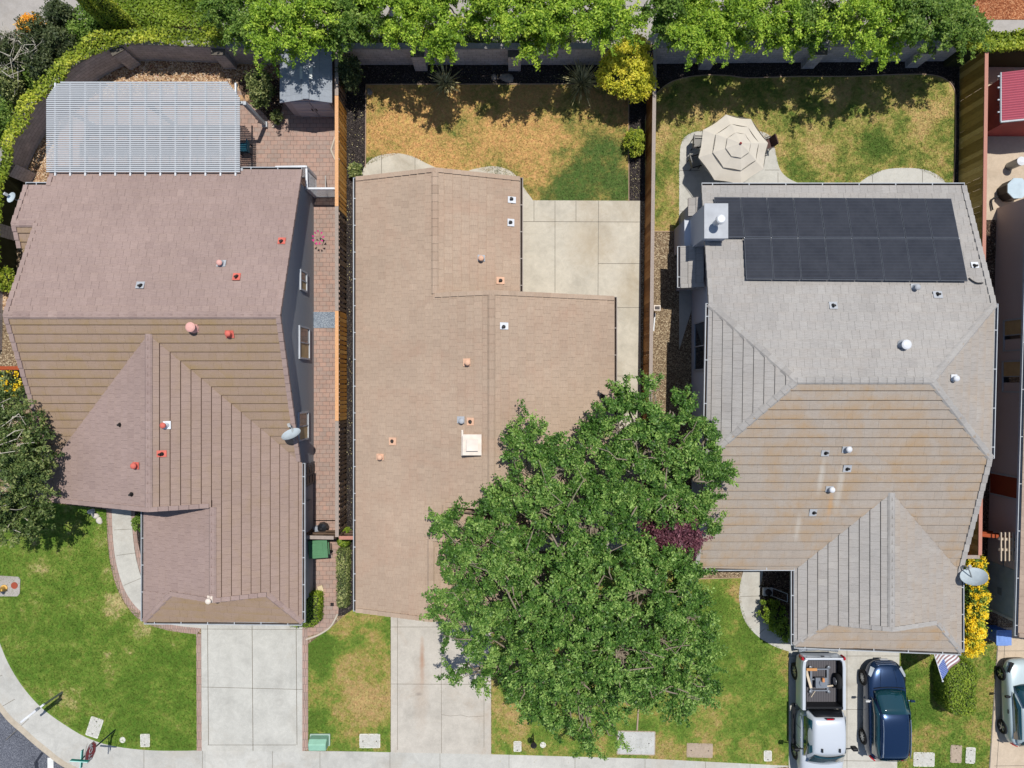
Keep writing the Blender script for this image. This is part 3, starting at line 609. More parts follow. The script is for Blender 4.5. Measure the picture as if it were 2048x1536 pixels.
# small bump-out: falling the other way
bump = [(-22.4, 7.19, zm(7.19)), (XL-.0, 7.19, zm(7.19)), (XL, 6.15, zm(7.19)-.42), (-22.4, 6.15, zm(7.19)-.42)]
roof_plane(mb, bump)
ridge(mb, (XL, 2.908, zr), (XR, 2.908, zr)); ridge(mb, (ridX, YV+.1, zf), (ridX, YF, zf)); ridge(mb, (gX, YF, gz), (gX, YG, gz))
ridge(mb, (-22.4, 7.19, zm(7.19)), (XL, 7.19, zm(7.19)))
ridge(mb, (eG, gE, zG), (xa_, YG, gl(xa_)), w=.14); ridge(mb, (eR, gE, zfl(eR)), (xb_, YG, zfl(xb_)), w=.14)
rake(mb, (XR, YE, zm(YE)), (XR, 2.908, zr), (-1, 0, 0)); rake(mb, (XR, yv(XR), zfl(XR)), (XR, 2.908, zr), (-1, 0, 0))
rake(mb, (XL, 7.2, zm(7.2)-.05), (XL, 2.908, zr), (1, 0, 0)); rake(mb, (XL, 9.15, zm(9.15)), (XL, YE, zm(YE)), (1, 0, 0))
rake(mb, (XL, yv(XL), zfl(XL)), (XL, 2.908, zr), (1, 0, 0)); rake(mb, (-22.4, 9.15, zm(9.15)), (-22.4, 7.19, zm(7.19)), (1, 0, 0)); rake(mb, (-22.4, 6.15, bump[2][2]), (-22.4, 7.19, zm(7.19)), (1, 0, 0))
rake(mb, (eL, YF, zfl(eL)), (ridX, YF, zf), (0, 1, 0)); rake(mb, (gX-.1, YF, zfl(gX-.1)), (ridX, YF, zf), (0, 1, 0))
rake(mb, (xa_+.05, YG, gl(xa_+.05)), (gX, YG, gz), (0, 1, 0)); rake(mb, (xb_-.05, YG, zfl(xb_-.05)), (gX, YG, gz), (0, 1, 0))
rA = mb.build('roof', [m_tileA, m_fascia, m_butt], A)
w = MB()
ins = .25
def gab_x(w, x0, x1, ya, yb, za, zb, yr, zrr):   # walls of a gable whose ridge runs along x
    prof = [(ya, -.05), (yb, -.05), (yb, zb), (yr, zrr), (ya, za)]
    N = len(prof); vs = [(x0, y, z) for y, z in prof]+[(x1, y, z) for y, z in prof]
    w.faces(vs, [tuple(range(N))[::-1], tuple(range(N, 2*N))]+[(i, (i+1) % N, N+(i+1) % N, N+i) for i in (0, 1, 4)])
def gab_y(w, y0, y1, xa, xb, za, zb, xr, zrr):
    prof = [(xa, -.05), (xb, -.05), (xb, zb), (xr, zrr), (xa, za)]
    N = len(prof); vs = [(x, y0, z) for x, z in prof]+[(x, y1, z) for x, z in prof]
    w.faces(vs, [tuple(range(N)), tuple(range(N, 2*N))[::-1]]+[(i, N+i, N+(i+1) % N, (i+1) % N) for i in (0, 1, 4)])
gab_x(w, XL+ins, -10.03, -3.5, YE-.45, zm(-3.5)-.2, zm(YE-.45)-.2, 2.908, zr-.2)
gab_y(w, YF+.5, 1.5, eL+.5, -10.04, zfl(eL+.5)-.2, zfl(-10.04)-.2, ridX, zf-.2)
gab_y(w, YG+.0, YF+.4, eG+.45, -10.05, gl(eG+.45)-.2, zfl(-10.05)-.2, gX, gz-.2)
w.b2(eG+.46, -10.06, gE+.5, YG, -.05, zG-.1)
w.b2(-22.2, XL+.3, 6.3, 9.0, -.05, zm(9.0)-.2)
w.build('wall', m_wallA, A)
gutter(A, (XL, YE, zm(YE)), (XR, YE, zm(YE)), (0, 1, 0)); gutter(A, (eR, gE, zfl(eR)), (eR, yv(eR), zfl(eR)), (1, 0, 0), col=m_gut); gutter(A, (eG, gE, zG), (eR, gE, zfl(eR)), (0, -1, 0), col=m_gut)
gutter(A, (eG, YF, zG), (eG, gE, zG), (-1, 0, 0)); gutter(A, (eL, YF, zfl(eL)), (eL, yv(eL), zfl(eL)), (-1, 0, 0)); gutter(A, (-22.4, 9.15, zm(9.15)), (XL, 9.15, zm(9.15)), (0, 1, 0))
WX = -10.03
for (py, hz, zc, ww) in ((562, 1.0, 1.9, .9), (686, 1.6, 1.75, 1.5), (852, 1.5, 1.9, 1.3)):
    window(A, (WX, PY(py, zc), zc), ww, hz, 1, 0)
d = MB(); Y = PY(950, 1.2); d.box((WX+.02, Y, 1.05), (.06, 1.1, 2.1)); 
for i in range(4):
    for j in range(2): d.box((WX+.06, Y-.25+.5*j, .35+.48*i), (.04, .34, .36), 1)
d.build('door', [plain('dark_door', C(90, 92, 98), .6), plain('door_panel', C(52, 52, 58), .5)], A)
m_meter = plain('meter_grey', C(130, 134, 140), .6)
b = MB(); b.box((WX+.06, PY(1012, 1.3), 1.3), (.1, .5, 1.1), 0); b.build('meter_box', m_meter, A)
b = MB(); b.box((WX+.03, PY(1172, 1.6), 1.6), (.05, .3, .25), 0); b.build('wall_vent', m_meter, A)
for v in ((277, 571, 'pipe', m_blackp, m_lead), (438, 525, 'hood', m_pinkp, m_lead), (470, 553, 'pipe', m_redp, m_redp), (560, 482, 'pipe', m_redp, m_redp), (380, 654, 'big', m_pinkp, m_pinkp), (455, 667, 'hood', m_redp, m_redp),
          (236, 850, 'pipe', m_lead, None), (325, 851, 'hood', m_redp, m_white), (318, 909, 'pipe', m_blackp, m_redp), (266, 932, 'hood', m_redp, m_redp), (259, 990, 'pipe', m_lead, None), (416, 1203, 'hood', m_cream, m_cream)):
    vent(rA, PA, v[0], v[1], v[2], v[3], v[4])

# ================= middle house
Cc = thing('house', (-2, 0, 0), 'house with long tan tile roof between two wooden fences, partly under the big tree', 'house')
s = .37; zl = lambda X: 5.54+s*X
def rz(X0, X): return zl(X0)-s*(X-X0)
eC = -7.27
segs = [(9.62, 4.03, -3.437, .37), (4.03, -5.41, -.887, 4.716), (-5.41, -6.97, -2.95, 1.45), (-6.97, -10.6, -3.624, 0.0)]
PC = []
mb = MB(); w = MB()
for i, (y1, y0, rx, ex) in enumerate(segs):
    PC.append([(eC, y1, zl(eC)), (eC, y0, zl(eC)), (rx, y0, zl(rx)), (rx, y1, zl(rx))])
    if i == 1: PC.append([(rx, y1, zl(rx)), (rx, y0, zl(rx)), (ex, y0, rz(rx, ex)), (ex, y1, rz(rx, ex))])
    else: PC.append([(rx, y1+(.3 if i else 0), zl(rx)), (rx, y0, zl(rx)), (ex, y0, rz(rx, ex)), (ex, y1+(.3 if i else 0), rz(rx, ex))])
    gab_y(w, y0+(.35 if i == 3 else (-.3 if i < 3 else 0)), y1-(.35 if i in (0, 1) else -.2), eC+.45, ex-.4-.01*i, zl(eC+.45)-.2, rz(rx, ex-.4)-.2, rx, zl(rx)-.2)
    ridge(mb, (rx, y0, zl(rx)), (rx, y1, zl(rx)), w=.17, tone=.3)
for pl in PC: roof_plane(mb, pl, course=.40, tw=.30, step=.045, gap=.018, anchor=(eC, 9.62, zl(eC)) if pl[0][0] == eC else None)
rake(mb, (eC, 9.62, zl(eC)), (-3.437, 9.62, zl(-3.437)), (0, -1, 0)); rake(mb, (.37, 9.62, rz(-3.437, .37)), (-3.437, 9.62, zl(-3.437)), (0, -1, 0))
rake(mb, (-3.437, 4.03, zl(-3.437)), (-.887, 4.03, zl(-.887)), (0, -1, 0)); rake(mb, (4.716, 4.03, rz(-.887, 4.716)), (-.887, 4.03, zl(-.887)), (0, -1, 0))
rake(mb, (-2.95, -5.41, zl(-2.95)), (-.887, -5.41, zl(-.887)), (0, 1, 0)); rake(mb, (4.716, -5.41, rz(-.887, 4.716)), (-.887, -5.41, zl(-.887)), (0, 1, 0))
rake(mb, (-3.624, -6.97, zl(-3.624)), (-2.95, -6.97, zl(-2.95)), (0, 1, 0)); rake(mb, (1.45, -6.97, rz(-2.95, 1.45)), (-2.95, -6.97, zl(-2.95)), (0, 1, 0))
rake(mb, (eC, -10.6, zl(eC)), (-3.624, -10.6, zl(-3.624)), (0, 1, 0)); rake(mb, (0, -10.6, rz(-3.624, 0)), (-3.624, -10.6, zl(-3.624)), (0, 1, 0))
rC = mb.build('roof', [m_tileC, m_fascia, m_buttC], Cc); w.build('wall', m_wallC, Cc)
gutter(Cc, (eC, -10.6, zl(eC)), (eC, 9.62, zl(eC)), (-1, 0, 0), w=.12); gutter(Cc, (.37, 4.1, rz(-3.437, .37)), (.37, 9.62, rz(-3.437, .37)), (1, 0, 0), col=m_gutB); gutter(Cc, (4.716, -5.41, rz(-.887, 4.716)), (4.716, 4.03, rz(-.887, 4.716)), (1, 0, 0), col=m_gutB)
for v in ((1022, 396, 'pipe', m_blackp, m_white), (1020, 443, 'pipe', m_blackp, m_white), (962, 516, 'hood', m_peach, m_lead), (1000, 560, 'pipe', m_blackp, m_peach), (1006, 653, 'pipe', m_blackp, m_white), (935, 725, 'hood', m_peach, m_peach),
          (923, 842, 'hood', m_lead, m_lead), (941, 844, 'pipe', m_blackp, m_peach), (784, 883, 'pipe', m_lead, m_peach), (759, 915, 'hood', m_peach, m_peach), (1205, 792, 'pipe', m_blackp, None)):
    vent(rC, PC, v[0], v[1], v[2], v[3], v[4])
p, n = on_roof(PC, 946, 888)
b = MB(); b.b2(p.x-.40, p.x+.36, p.y-.42, p.y+.42, p.z-.4, p.z+.42); b.b2(p.x-.50, p.x-.42, p.y-.5, p.y+.62, p.z-.3, p.z+.08); b.b2(p.x-.43, p.x+.39, p.y-.45, p.y+.45, p.z+.42, p.z+.45)
b.b2(p.x-.2, p.x+.2, p.y-.2, p.y+.2, p.z+.45, p.z+.6); b.b2(p.x-.25, p.x+.25, p.y-.25, p.y+.25, p.z+.6, p.z+.63)
b.build('chimney', m_cream, rC)
# garage door under the front gable
b = MB(); b.b2(-6.1, -1.1, -10.28, -10.24, 0.04, 2.2)
for i in range(1, 4): b.b2(-6.1, -1.1, -10.3, -10.27, .04+i*.54, .06+i*.54)
b.build('garage_door', m_white, Cc)
b = MB(); b.b2(-15.5, -10.6, gE+.43, gE+.48, .04, 2.2)
for i in range(1, 4): b.b2(-15.5, -10.6, gE+.40, gE+.44, .04+i*.54, .06+i*.54)
b.build('garage_door', m_white, A)

# ================= right house
B = thing('house', (15, 0, 0), 'large house with grey tile roof, chimney and black solar panels', 'house')
s = .35; ZR = 6.1825
zu = lambda Y: ZR-s*(Y-.15)       # upper plane
zd = lambda Y: 6.13+s*Y           # lower plane
Ra, Rb = (11.95, .15, ZR), (17.6, .15, ZR)
ULc = (8.59, 3.52, zu(3.52)); LLc = (8.46, -3.25, zd(-3.25)); URc = (21.05, 3.5, zu(3.5)); LRc = (20.9, -3.25, zd(-3.25))
YU = 9.19; YD = -8.475
FR = (16.85, -4.816, 4.4444)
zfx = lambda X: 4.4444-s*abs(X-16.85)
yb = lambda X: (zfx(X)-6.13)/s   # where the front gable's slope meets the lower plane
PB = [[(8.8, YU, zu(YU)), (21.0, YU, zu(YU)), URc, Rb, Ra, ULc],
      [Ra, LLc, ULc], [Rb, URc, LRc],
      [Ra, Rb, FR, LLc], [LLc, FR, (13.05, yb(13.05), zfx(13.05)), (8.46, YD, zd(YD))], [Rb, LRc, (20.79, yb(20.79), zfx(20.79)), FR]]
YS, YSE, YSR = -10.95, -12.08, -12.42
xl, xr = 13.05, 20.8; zg = zfx(xl); zt = zg+s*(YS-YSE)
PB.append([FR, (16.85, YS, 4.4444), (xl, YS, zg), (xl, yb(xl), zg)]); PB.append([(xl, YS, zg), (xl+1.32, YS, zfx(xl+1.32)), (xl, YSE, zg)])
PB.append([FR, (xr, yb(xr), zfx(xr)), (xr, YS, zfx(xr)), (16.85, YS, 4.4444)]); PB.append([(xr-1.32, YS, zfx(xr-1.32)), (xr, YS, zfx(xr)), (xr, YSR, zfx(xr))])
PB.append([(xl+1.32, YS, zt), (xr-1.32, YS, zt), (xr, YSR, zfx(xr)), (xl, YSE, zg)])
mb = MB()
for i, pl in enumerate(PB): roof_plane(mb, pl, course=.43, anchor={3: Ra, 4: Ra, 5: Ra, 6: FR, 7: FR, 8: FR, 9: FR}.get(i))
ridge(mb, Ra, Rb)
for a, b_ in ((Ra, ULc), (Ra, LLc), (Rb, URc), (Rb, LRc)): ridge(mb, a, b_, w=.17)
ridge(mb, FR, (16.85, YS, 4.4444)); ridge(mb, (xl, YSE, zg), (xl+1.32, YS, zt), w=.14); ridge(mb, (xr, YSR, zfx(xr)), (xr-1.32, YS, zt), w=.14)
rake(mb, (8.8, YU, zu(YU)), ULc, (1, 0, 0)); rake(mb, (21.0, YU, zu(YU)), URc, (-1, 0, 0), w=.2); rake(mb, (8.46, YD, zd(YD)), LLc, (1, 0, 0)); rake(mb, (20.79, yb(20.79), zfx(20.79)), LRc, (-1, 0, 0), w=.2)
rake(mb, (xl+1.45, YS, zt+.02), (16.85, YS, 4.4444), (0, 1, 0)); rake(mb, (xr-1.45, YS, zt+.02), (16.85, YS, 4.4444), (0, 1, 0))
# low roof over the chimney bay
bay = [(7.95, 4.55, 2.45), (8.95, 4.55, 2.8), (8.95, 6.5, 2.8), (7.95, 6.5, 2.45)]; roof_plane(mb, bay, course=.36); rake(mb, bay[0], bay[1], (0, 1, 0))
bay2 = [(8.3, 7.9, 2.55), (8.95, 7.9, 2.8), (8.95, 8.75, 2.8), (8.3, 8.75, 2.55)]; roof_plane(mb, bay2, course=.36)
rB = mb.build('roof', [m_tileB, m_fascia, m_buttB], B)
w = MB()
prof = [(-8.1, zd(-8.1)-.2), (.15, ZR-.25), (YU-.45, zu(YU-.45)-.2)]
w.faces([(9.09, -8.1, -.05), (9.09, YU-.45, -.05), (9.09, YU-.45, zu(YU-.45)-.2), (9.09, 3.4, zu(3.4)-.25), (9.09, -3.2, zd(-3.2)-.25), (9.09, -8.1, zd(-8.1)-.2)], [(0, 1, 2, 3, 4, 5)])
w.faces([(20.5, -8.1, -.05), (20.5, YU-.45, -.05), (20.5, YU-.45, zu(YU-.45)-.2), (20.5, 3.4, zu(3.4)-.25), (20.5, -3.2, zd(-3.2)-.25), (20.5, -8.1, zd(-8.1)-.2)], [(0, 1, 2, 3, 4, 5)])
w.faces([(9.09, YU-.45, -.05), (20.5, YU-.45, -.05), (20.5, YU-.45, zu(YU-.45)-.2), (9.09, YU-.45, zu(YU-.45)-.2)], [(0, 1, 2, 3)])
w.faces([(9.09, -8.1, -.05), (20.5, -8.1, -.05), (20.5, -8.1, zd(-8.1)-.2), (9.09, -8.1, zd(-8.1)-.2)], [(0, 1, 2, 3)])
gab_y(w, YS, -8.0, 14.15, xr-.45, zfx(14.15)-.2, zfx(xr-.45)-.2, 16.85, 4.24)
w.b2(14.16, xr-.46, YSE+.5, YS, -.05, zg-.1)
w.b2(8.32, 9.1, 4.7, 6.42, -.05, 2.4); w.b2(8.5, 9.1, 7.9, 8.6, -.05, 2.4)
w.build('wall', m_wallB, B)
gutter(B, (8.8, YU, zu(YU)), (21.0, YU, zu(YU)), (0, 1, 0), hang=1.7); gutter(B, LLc, ULc, (-1, 0, 0), hang=1.9); gutter(B, LRc, URc, (1, 0, 0), hang=1.7)
gutter(B, (8.46, YD, zd(YD)), (xl, YD, zd(YD)), (0, -1, 0), hang=2.8); gutter(B, (xl, YSE, zg), (xl, YD-.15, zg), (-1, 0, 0), hang=1.8); gutter(B, (xl, YSE, zg), (xr, YSR, zfx(xr)), (0, -1, 0), hang=1.6); gutter(B, (xr, YSR, zfx(xr)), (xr, yb(xr), zfx(xr)), (1, 0, 0))
gutter(B, bay[0], bay[3], (-1, 0, 0))
window(B, (9.09, PY(692, 1.7), 1.7), 2.3, 1.9, -1, 0, blind=0)
c = MB(); c.b2(8.47, 9.46, 6.42, 7.9, -.05, 4.74); c.b2(8.44, 9.49, 6.39, 7.93, 4.74, 4.8, 1); c.b2(8.2, 8.47, 6.5, 7.82, -.05, 2.2)
ch = c.build('chimney', [m_wallB, m_lead], B)
q = P(1431, 447, 4.8); c = MB(); c.tube([q, q+Vector((0, 0, .7))], .13, 16, 0); c.lathe(q+Vector((0, 0, .68)), [(.14, 0), (.2, .02), (.2, .16), (.15, .22)], 20, 0)
c.build('flue', m_white, ch)
b = MB(); b.b2(14.6, 20.0, YSE+.42, YSE+.48, .04, 2.3)
for i in range(1, 4): b.b2(14.6, 20.0, YSE+.39, YSE+.43, .04+i*.55, .06+i*.55)
b.build('garage_door', m_white, B)
window(B, (14.15, -10.6, 1.5), 1.3, 1.4, -1, 0, blind=0)
for v in ((1954, 531, 'pipe', m_blackp, m_white), (1836, 574, 'hood', m_lead, m_lead), (1880, 588, 'pipe', m_blackp, m_lead), (1670, 611, 'pipe', m_blackp, m_lead), (1814, 689, 'big', m_white, m_lead), (1914, 757, 'hood', m_white, m_white),
          (1655, 906, 'pipe', m_blackp, m_lead), (1699, 899, 'hood', m_white, m_lead), (1698, 938, 'pipe', m_blackp, m_lead), (1665, 980, 'hood', m_white, m_lead), (1631, 1026, 'pipe', m_blackp, m_lead)):
    vent(rB, PB, v[0], v[1], v[2], v[3], v[4])

# solar array on the upper slope
sa = thing('solar_array', (14.5, 6, 4), 'two rows of black solar panels on the back slope of the grey roof', 'solar panels')
nB = plane_of(PB[0]); dB = Vector((0, 1, 0)); dB = (dB-nB*dB.dot(nB)).normalized(); up = -dB
m_pv = M('solar_cell', .25, .4)
sepx = m_pv.n('ShaderNodeSeparateXYZ'); m_pv.t.links.new(m_pv.pos, sepx.inputs[0])
wv = m_pv.math('FRACT', m_pv.math('MULTIPLY', sepx.outputs[1], 6.2)); ln = m_pv.math('GREATER_THAN', wv, .9)
m_pv.color(m_pv.mix(ln, m_pv.ramp(m_pv.noise(1.2, 5, .7), [(.3, C(50, 51, 56)), (.7, C(64, 65, 70))]), C(66, 70, 80))); m_pv = m_pv.m
m_pvf = plain('panel_frame', C(92, 96, 104), .4, .5, .3); m_pvr = plain('panel_rail', C(190, 194, 200), .4, .5, .7)
def ray_plane(px, py, off):
    a = Vector(PB[0][0])+nB*off; dr = P(px, py, 0)-Vector((0, 0, H)); return Vector((0, 0, H))+dr*(nB.dot(a-Vector((0, 0, H)))/nB.dot(dr))
def panel(tl, tr, br, bl):
    pts = [ray_plane(x, y, .22) for x, y in (tl, tr, br, bl)]; m = MB()
    m.faces(pts+[p-nB*.045 for p in pts], [(3, 2, 1, 0), (0, 1, 5, 4), (1, 2, 6, 5), (2, 3, 7, 6), (3, 0, 4, 7)], 1)
    c = sum(pts, Vector())/4; ins = [p+(c-p).normalized()*.035+nB*.003 for p in pts]; m.face(ins[::-1], 0)
    for f in (.25, .75):
        for s_ in (0, 1): pass
    m.build('solar_panel', [m_pv, m_pvf], sa)
n1 = 9
for i in range(n1):
    f0, f1 = i/n1+.0012, (i+1)/n1-.0012; T = lambda f: (1428+(1903-1428)*f, 394+3*f); Bm = lambda f: (1436+(1919-1436)*f, 474.5+1.5*f)
    panel(T(f0), T(f1), Bm(f1), Bm(f0))
for i in range(8):
    f0, f1 = i/8+.0012, (i+1)/8-.0012; T = lambda f: (1488+(1919.5-1488)*f, 476+1*f); Bm = lambda f: (1492+(1936-1492)*f, 558.5+3.5*f)
    panel(T(f0), T(f1), Bm(f1), Bm(f0))
m = MB()
for (a, b_) in (((1428, 414), (1905, 417)), ((1434, 456), (1914, 458)), ((1489, 495), (1921, 498)), ((1491, 540), (1930, 543)), ((1440, 475.3), (1919, 476.6))): m.bar(ray_plane(*a, .15), ray_plane(*b_, .15), .03, .04)
m.build('mounting_rail', m_pvr, sa)
m = MB(); m.tube([ray_plane(*p, .1) for p in spline([(1938, 556), (1946, 562), (1955, 566), (1966, 566)], 5)], .03, 6); m.build('cable', m_blackp, sa)

# ================= far right house
D = thing('house', (24, 0, 0), 'mauve house with beige tile roof at the right edge of the photo', 'house')
def xe(Y): return 23.6+(Y+11.0)/20*.55
yt, ybm = 8.3, -11.75
ed = [(xe(yt), yt, 2.85), (xe(ybm), ybm, 2.85), (xe(ybm)+7, ybm, 5.6), (xe(yt)+7, yt, 5.6)]
ed2 = [(xe(yt)+7, yt, 5.6), (xe(ybm)+7, ybm, 5.6), (xe(ybm)+14, ybm, 2.85), (xe(yt)+14, yt, 2.85)]
mb = MB(); roof_plane(mb, ed); roof_plane(mb, ed2); ridge(mb, ed[2], ed[3]); rake(mb, ed[1], ed[2], (0, 1, 0)); rake(mb, ed[0], ed[3], (0, -1, 0))
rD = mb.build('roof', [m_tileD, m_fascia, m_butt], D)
w = MB(); vs = [(xe(8.0)+.42, 8.9, -.05), (xe(-11.3)+.42, -11.3, -.05), (xe(-11.3)+13.4, -11.3, -.05), (xe(8)+13.4, 8.9, -.05)]
w.prism([v[:2] for v in vs], -.05, 2.75); 
w.faces([(vs[1][0], vs[1][1], 2.7), (vs[2][0], vs[2][1], 2.7), ((vs[1][0]+vs[2][0])/2, vs[1][1], 5.35)], [(0, 1, 2)])
w.build('wall', m_wallD, D)
gutter(D, ed[1], ed[0], (-1, 0, 0), hang=2.2)
for py in (655, 738): 
    Y = PY(py+15, 1.4); window(D, (xe(Y)+.42, Y, 1.45), 1.5, 1.3, -1, 0)
b = MB(); Y0_, Y1_ = PY(992, 1.2), PY(952, 1.2); Yc = (Y0_+Y1_)/2; Xw = xe(Yc)+.41
b.box((Xw, Yc, 1.15), (.05, Y1_-Y0_, 2.1)); b.box((Xw-.01, Y0_-.04, 1.15), (.08, .08, 2.2), 1); b.box((Xw-.01, Y1_+.04, 1.15), (.08, .08, 2.2), 1); b.build('door', [plain('oxblood_door', C(150, 66, 44), .6), m_gut], D)
b = MB(); b.bar((xe(-11.3)+.405, -11.28, 1.35), (xe(-8.9)+.405, -8.9, 1.35), .03, 2.7); b.build('wall_cladding', plain('cladding_grey', C(150, 162, 170), .9), D)
b = MB(); b.box((xe(-11.3)+.42, -11.3, 1.35), (.12, .12, 2.7)); b.build('corner_trim', m_gut, D)
b = MB(); Y = PY(1085, 1.6); X = xe(Y)+.38
for i in range(2): b.bar((X-1.05, Y+.35-.5*i, 2.35), (X, Y+.3-.5*i, 2.35), .12, .1)
for i in range(6): b.box((X-1.0+.19*i, Y, 2.45), (.055, 1.35, .08))
b.build('arbour', plain('bare_timber', C(196, 178, 156), .8), D)
b = MB(); b.bar((X+.0, -9.9, 1.2), (X, -8.2, 1.2), .05, .05); b.bar((X, -8.2, 1.2), (X, -8.2, 1.9), .05, .05); b.box((X, -10.2, 1.0), (.15, .35, .3)); b.build('conduit', plain('conduit_grey', C(120, 126, 130), .6), D)
# ---------------------------------------------------------------- block wall
m_block = brickwall('grey_block', C(206, 200, 200), C(190, 186, 186), C(160, 156, 152), 'D')
m_pcap = plain('shaded_cap', C(104, 98, 90), .95, vary=.2, scale=8); m_cap = plain('wall_cap', C(150, 145, 140), .95, vary=.15, scale=8)  # darkened cap colour stands in for shade on the pilaster tops
def blockwall(name, pts, h, label, cols=(), th=.22, inward=1):
    o = thing(name, (pts[0][0], pts[0][1], 0), label, 'wall'); m = MB(); c = MB(); P2 = [Vector((x, y, 0)) for x, y in pts]
    nr = []
    for i in range(len(P2)):
        d = (P2[min(i+1, len(P2)-1)]-P2[max(i-1, 0)]).normalized(); nr.append(Vector((-d.y, d.x, 0))*inward)
    for i in range(len(P2)-1):
        for mm, z0, z1, a, b_ in ((m, -.05, h-.08, 0, th), (c, h-.08, h, -.03, th+.03)):
            A0, A1, B0, B1 = P2[i]+nr[i]*a, P2[i+1]+nr[i+1]*a, P2[i]+nr[i]*b_, P2[i+1]+nr[i+1]*b_
            up = lambda v, z: Vector((v.x, v.y, z))
            mm.faces([up(A0, z0), up(A1, z0), up(B1, z0), up(B0, z0), up(A0, z1), up(A1, z1), up(B1, z1), up(B0, z1)], [(0, 3, 2, 1), (4, 5, 6, 7), (0, 1, 5, 4), (2, 3, 7, 6)]+([(0, 4, 7, 3)] if i == 0 else [])+([(1, 2, 6, 5)] if i == len(P2)-2 else []))
    m.build('masonry', m_block, o); c.build('coping', m_cap, o)
    for (x, y, a) in cols:
        k = MB(); k.box((x, y, (h-.25)/2), (.62, .40, h-.25), rz=a); k.box((x, y, h-.22), (.66, .43, .06), 1, rz=a); k.build('pilaster', [m_block, m_pcap], o)
    return o
WY = 16.16
lw = spline([G0([p])[0] for p in ((4, 700), (6, 600), (10, 520), (22, 440), (45, 365), (78, 290), (125, 225), (190, 165), (250, 132), (290, 122), (380, 124), (470, 127), (560, 130))], 5)+[(-11.5, 16.15), (-8.5, WY)]
cl = [(PX(268), PY(128), .5), (PX(462), PY(131), 0), (PX(60), PY(355), 1.05), (PX(30), PY(470), 1.4)]
blockwall('boundary_wall', lw, 1.8, 'grey block wall curving round the left yard under yellow green ivy', [(x, y, a) for x, y, a in cl])
blockwall('boundary_wall', [(-8.3, WY), (-3, WY), (2, WY), (6.65, WY)], 1.8, 'grey block wall at the back of the dried out middle lawn, between two wooden fences', [(PX(843), WY-.12, 0), (PX(1029), WY-.12, 0)])
blockwall('boundary_wall', [(6.95, WY+.05), (12, WY+.1), (18, WY+.15), (22.9, WY+.2)], 1.8, 'grey block wall behind the umbrella lawn, from the middle fence to the mossy fence', [(PX(1408), WY-.05, 0), (PX(1614), WY, 0), (PX(1822), WY+.05, 0)])
blockwall('boundary_wall', [(23.1, WY+.2), (40, WY+.4)], 1.8, 'short block wall under the yellow hedge behind the red shed', [])
# ---------------------------------------------------------------- fences
def woodmat(name, a, b_, c_):
    m = M(name, .85, .15); mp = m.n('ShaderNodeMapping', i_Scale=(6, 6, .8)); m.t.links.new(m.pos, mp.inputs[0])
    col = m.ramp(m.attr(), [(0, C(*a)), (.5, C(*b_)), (1, C(*c_))]); st_ = m.ramp(m.noise(5, 5, .75, vec=mp.outputs[0]), [(.3, G(.7)), (.7, G(1.2))])
    m.color(m.mix(1.0, col, st_, 'MULTIPLY')); return m.m
w_new = woodmat('new_cedar', (196, 138, 66), (222, 160, 84), (236, 180, 104)); w_old = woodmat('weathered_wood', (88, 74, 64), (118, 98, 82), (150, 128, 108))
w_brown = woodmat('brown_fence_wood', (128, 84, 46), (160, 108, 62), (184, 132, 82)); w_moss = woodmat('mossy_fence_wood', (142, 118, 62), (176, 148, 82), (206, 178, 110))
w_capg = woodmat('grey_cap_wood', (150, 138, 128), (170, 156, 146), (186, 172, 160)); w_capn = woodmat('new_cap_wood', (220, 160, 110), (232, 176, 128), (240, 190, 140)); w_capr = woodmat('red_cap_wood', (176, 124, 108), (192, 138, 122), (204, 150, 134))
w_red = woodmat('red_fence_wood', (140, 66, 42), (168, 84, 54), (190, 104, 70))
def fence(label, pts, segs, h=1.85, side=1, gap=.035, bw=.14, capw=.17, group=None, post=2.4, name='wooden_fence', cap=True, tilt=0.0):
    """pts: two ends. segs: list of (t0,t1,board mat,cap mat). side: which side the boards are on (+1 = left of travel)"""
    a, b_ = Vector((*pts[0], 0)), Vector((*pts[1], 0)); L = (b_-a).length; d = (b_-a)/L; n = Vector((-d.y, d.x, 0))*side
    o = thing(name, a, label, 'fence', group); Z = Vector((0, 0, 1))
    for (t0, t1, wm, cm) in segs:
        s0, s1 = t0*L, t1*L; nb = max(1, round((s1-s0)/post)); q = (s1-s0)/nb
        for k in range(nb):
            u0, u1 = s0+k*q, s0+(k+1)*q; m = MB()
            x = u0+.06; j = 0
            if wm is w_new: gap, bw = .045, .17
            elif wm is w_old and len(segs) > 1: gap, bw = .10, .13
            while x < u1-.05:
                w_ = bw*random.uniform(.9, 1.08); hh = h-.06+random.uniform(-.02, .0)
                m.box(a+d*(x+w_/2)+n*(.03+random.uniform(0, .012))+Z*(hh/2+.02), (w_, .02, hh), 0, random.random(), ax=(d, n, Z)); x += w_+gap*random.uniform(.4, 1.6); j += 1
            for z in (.35, 1.0, h-.22): m.bar(a+d*(u0)+n*(-.01)+Z*z, a+d*(u1)+n*(-.01)+Z*z, .05, .09, 0, .4)
            m.build('fence_panel', wm, o)
            p = MB(); p.box(a+d*u0-n*.03+Z*(h/2), (.1, .1, h), 0, .5, ax=(d, n, Z)); p.build('post', wm, o)
        if cap:
            c = MB(); c.bar(a+d*s0+Z*(h+.02), a+d*(s1-.01)+Z*(h+.02), capw, .045, 0, .5); c.build('cap_rail', cm, o)
    return o
f1 = (-8.42, 16.1), (-8.40, -7.35)
T = lambda py: (16.1-PY(py, 1.85))/(16.1+7.35)
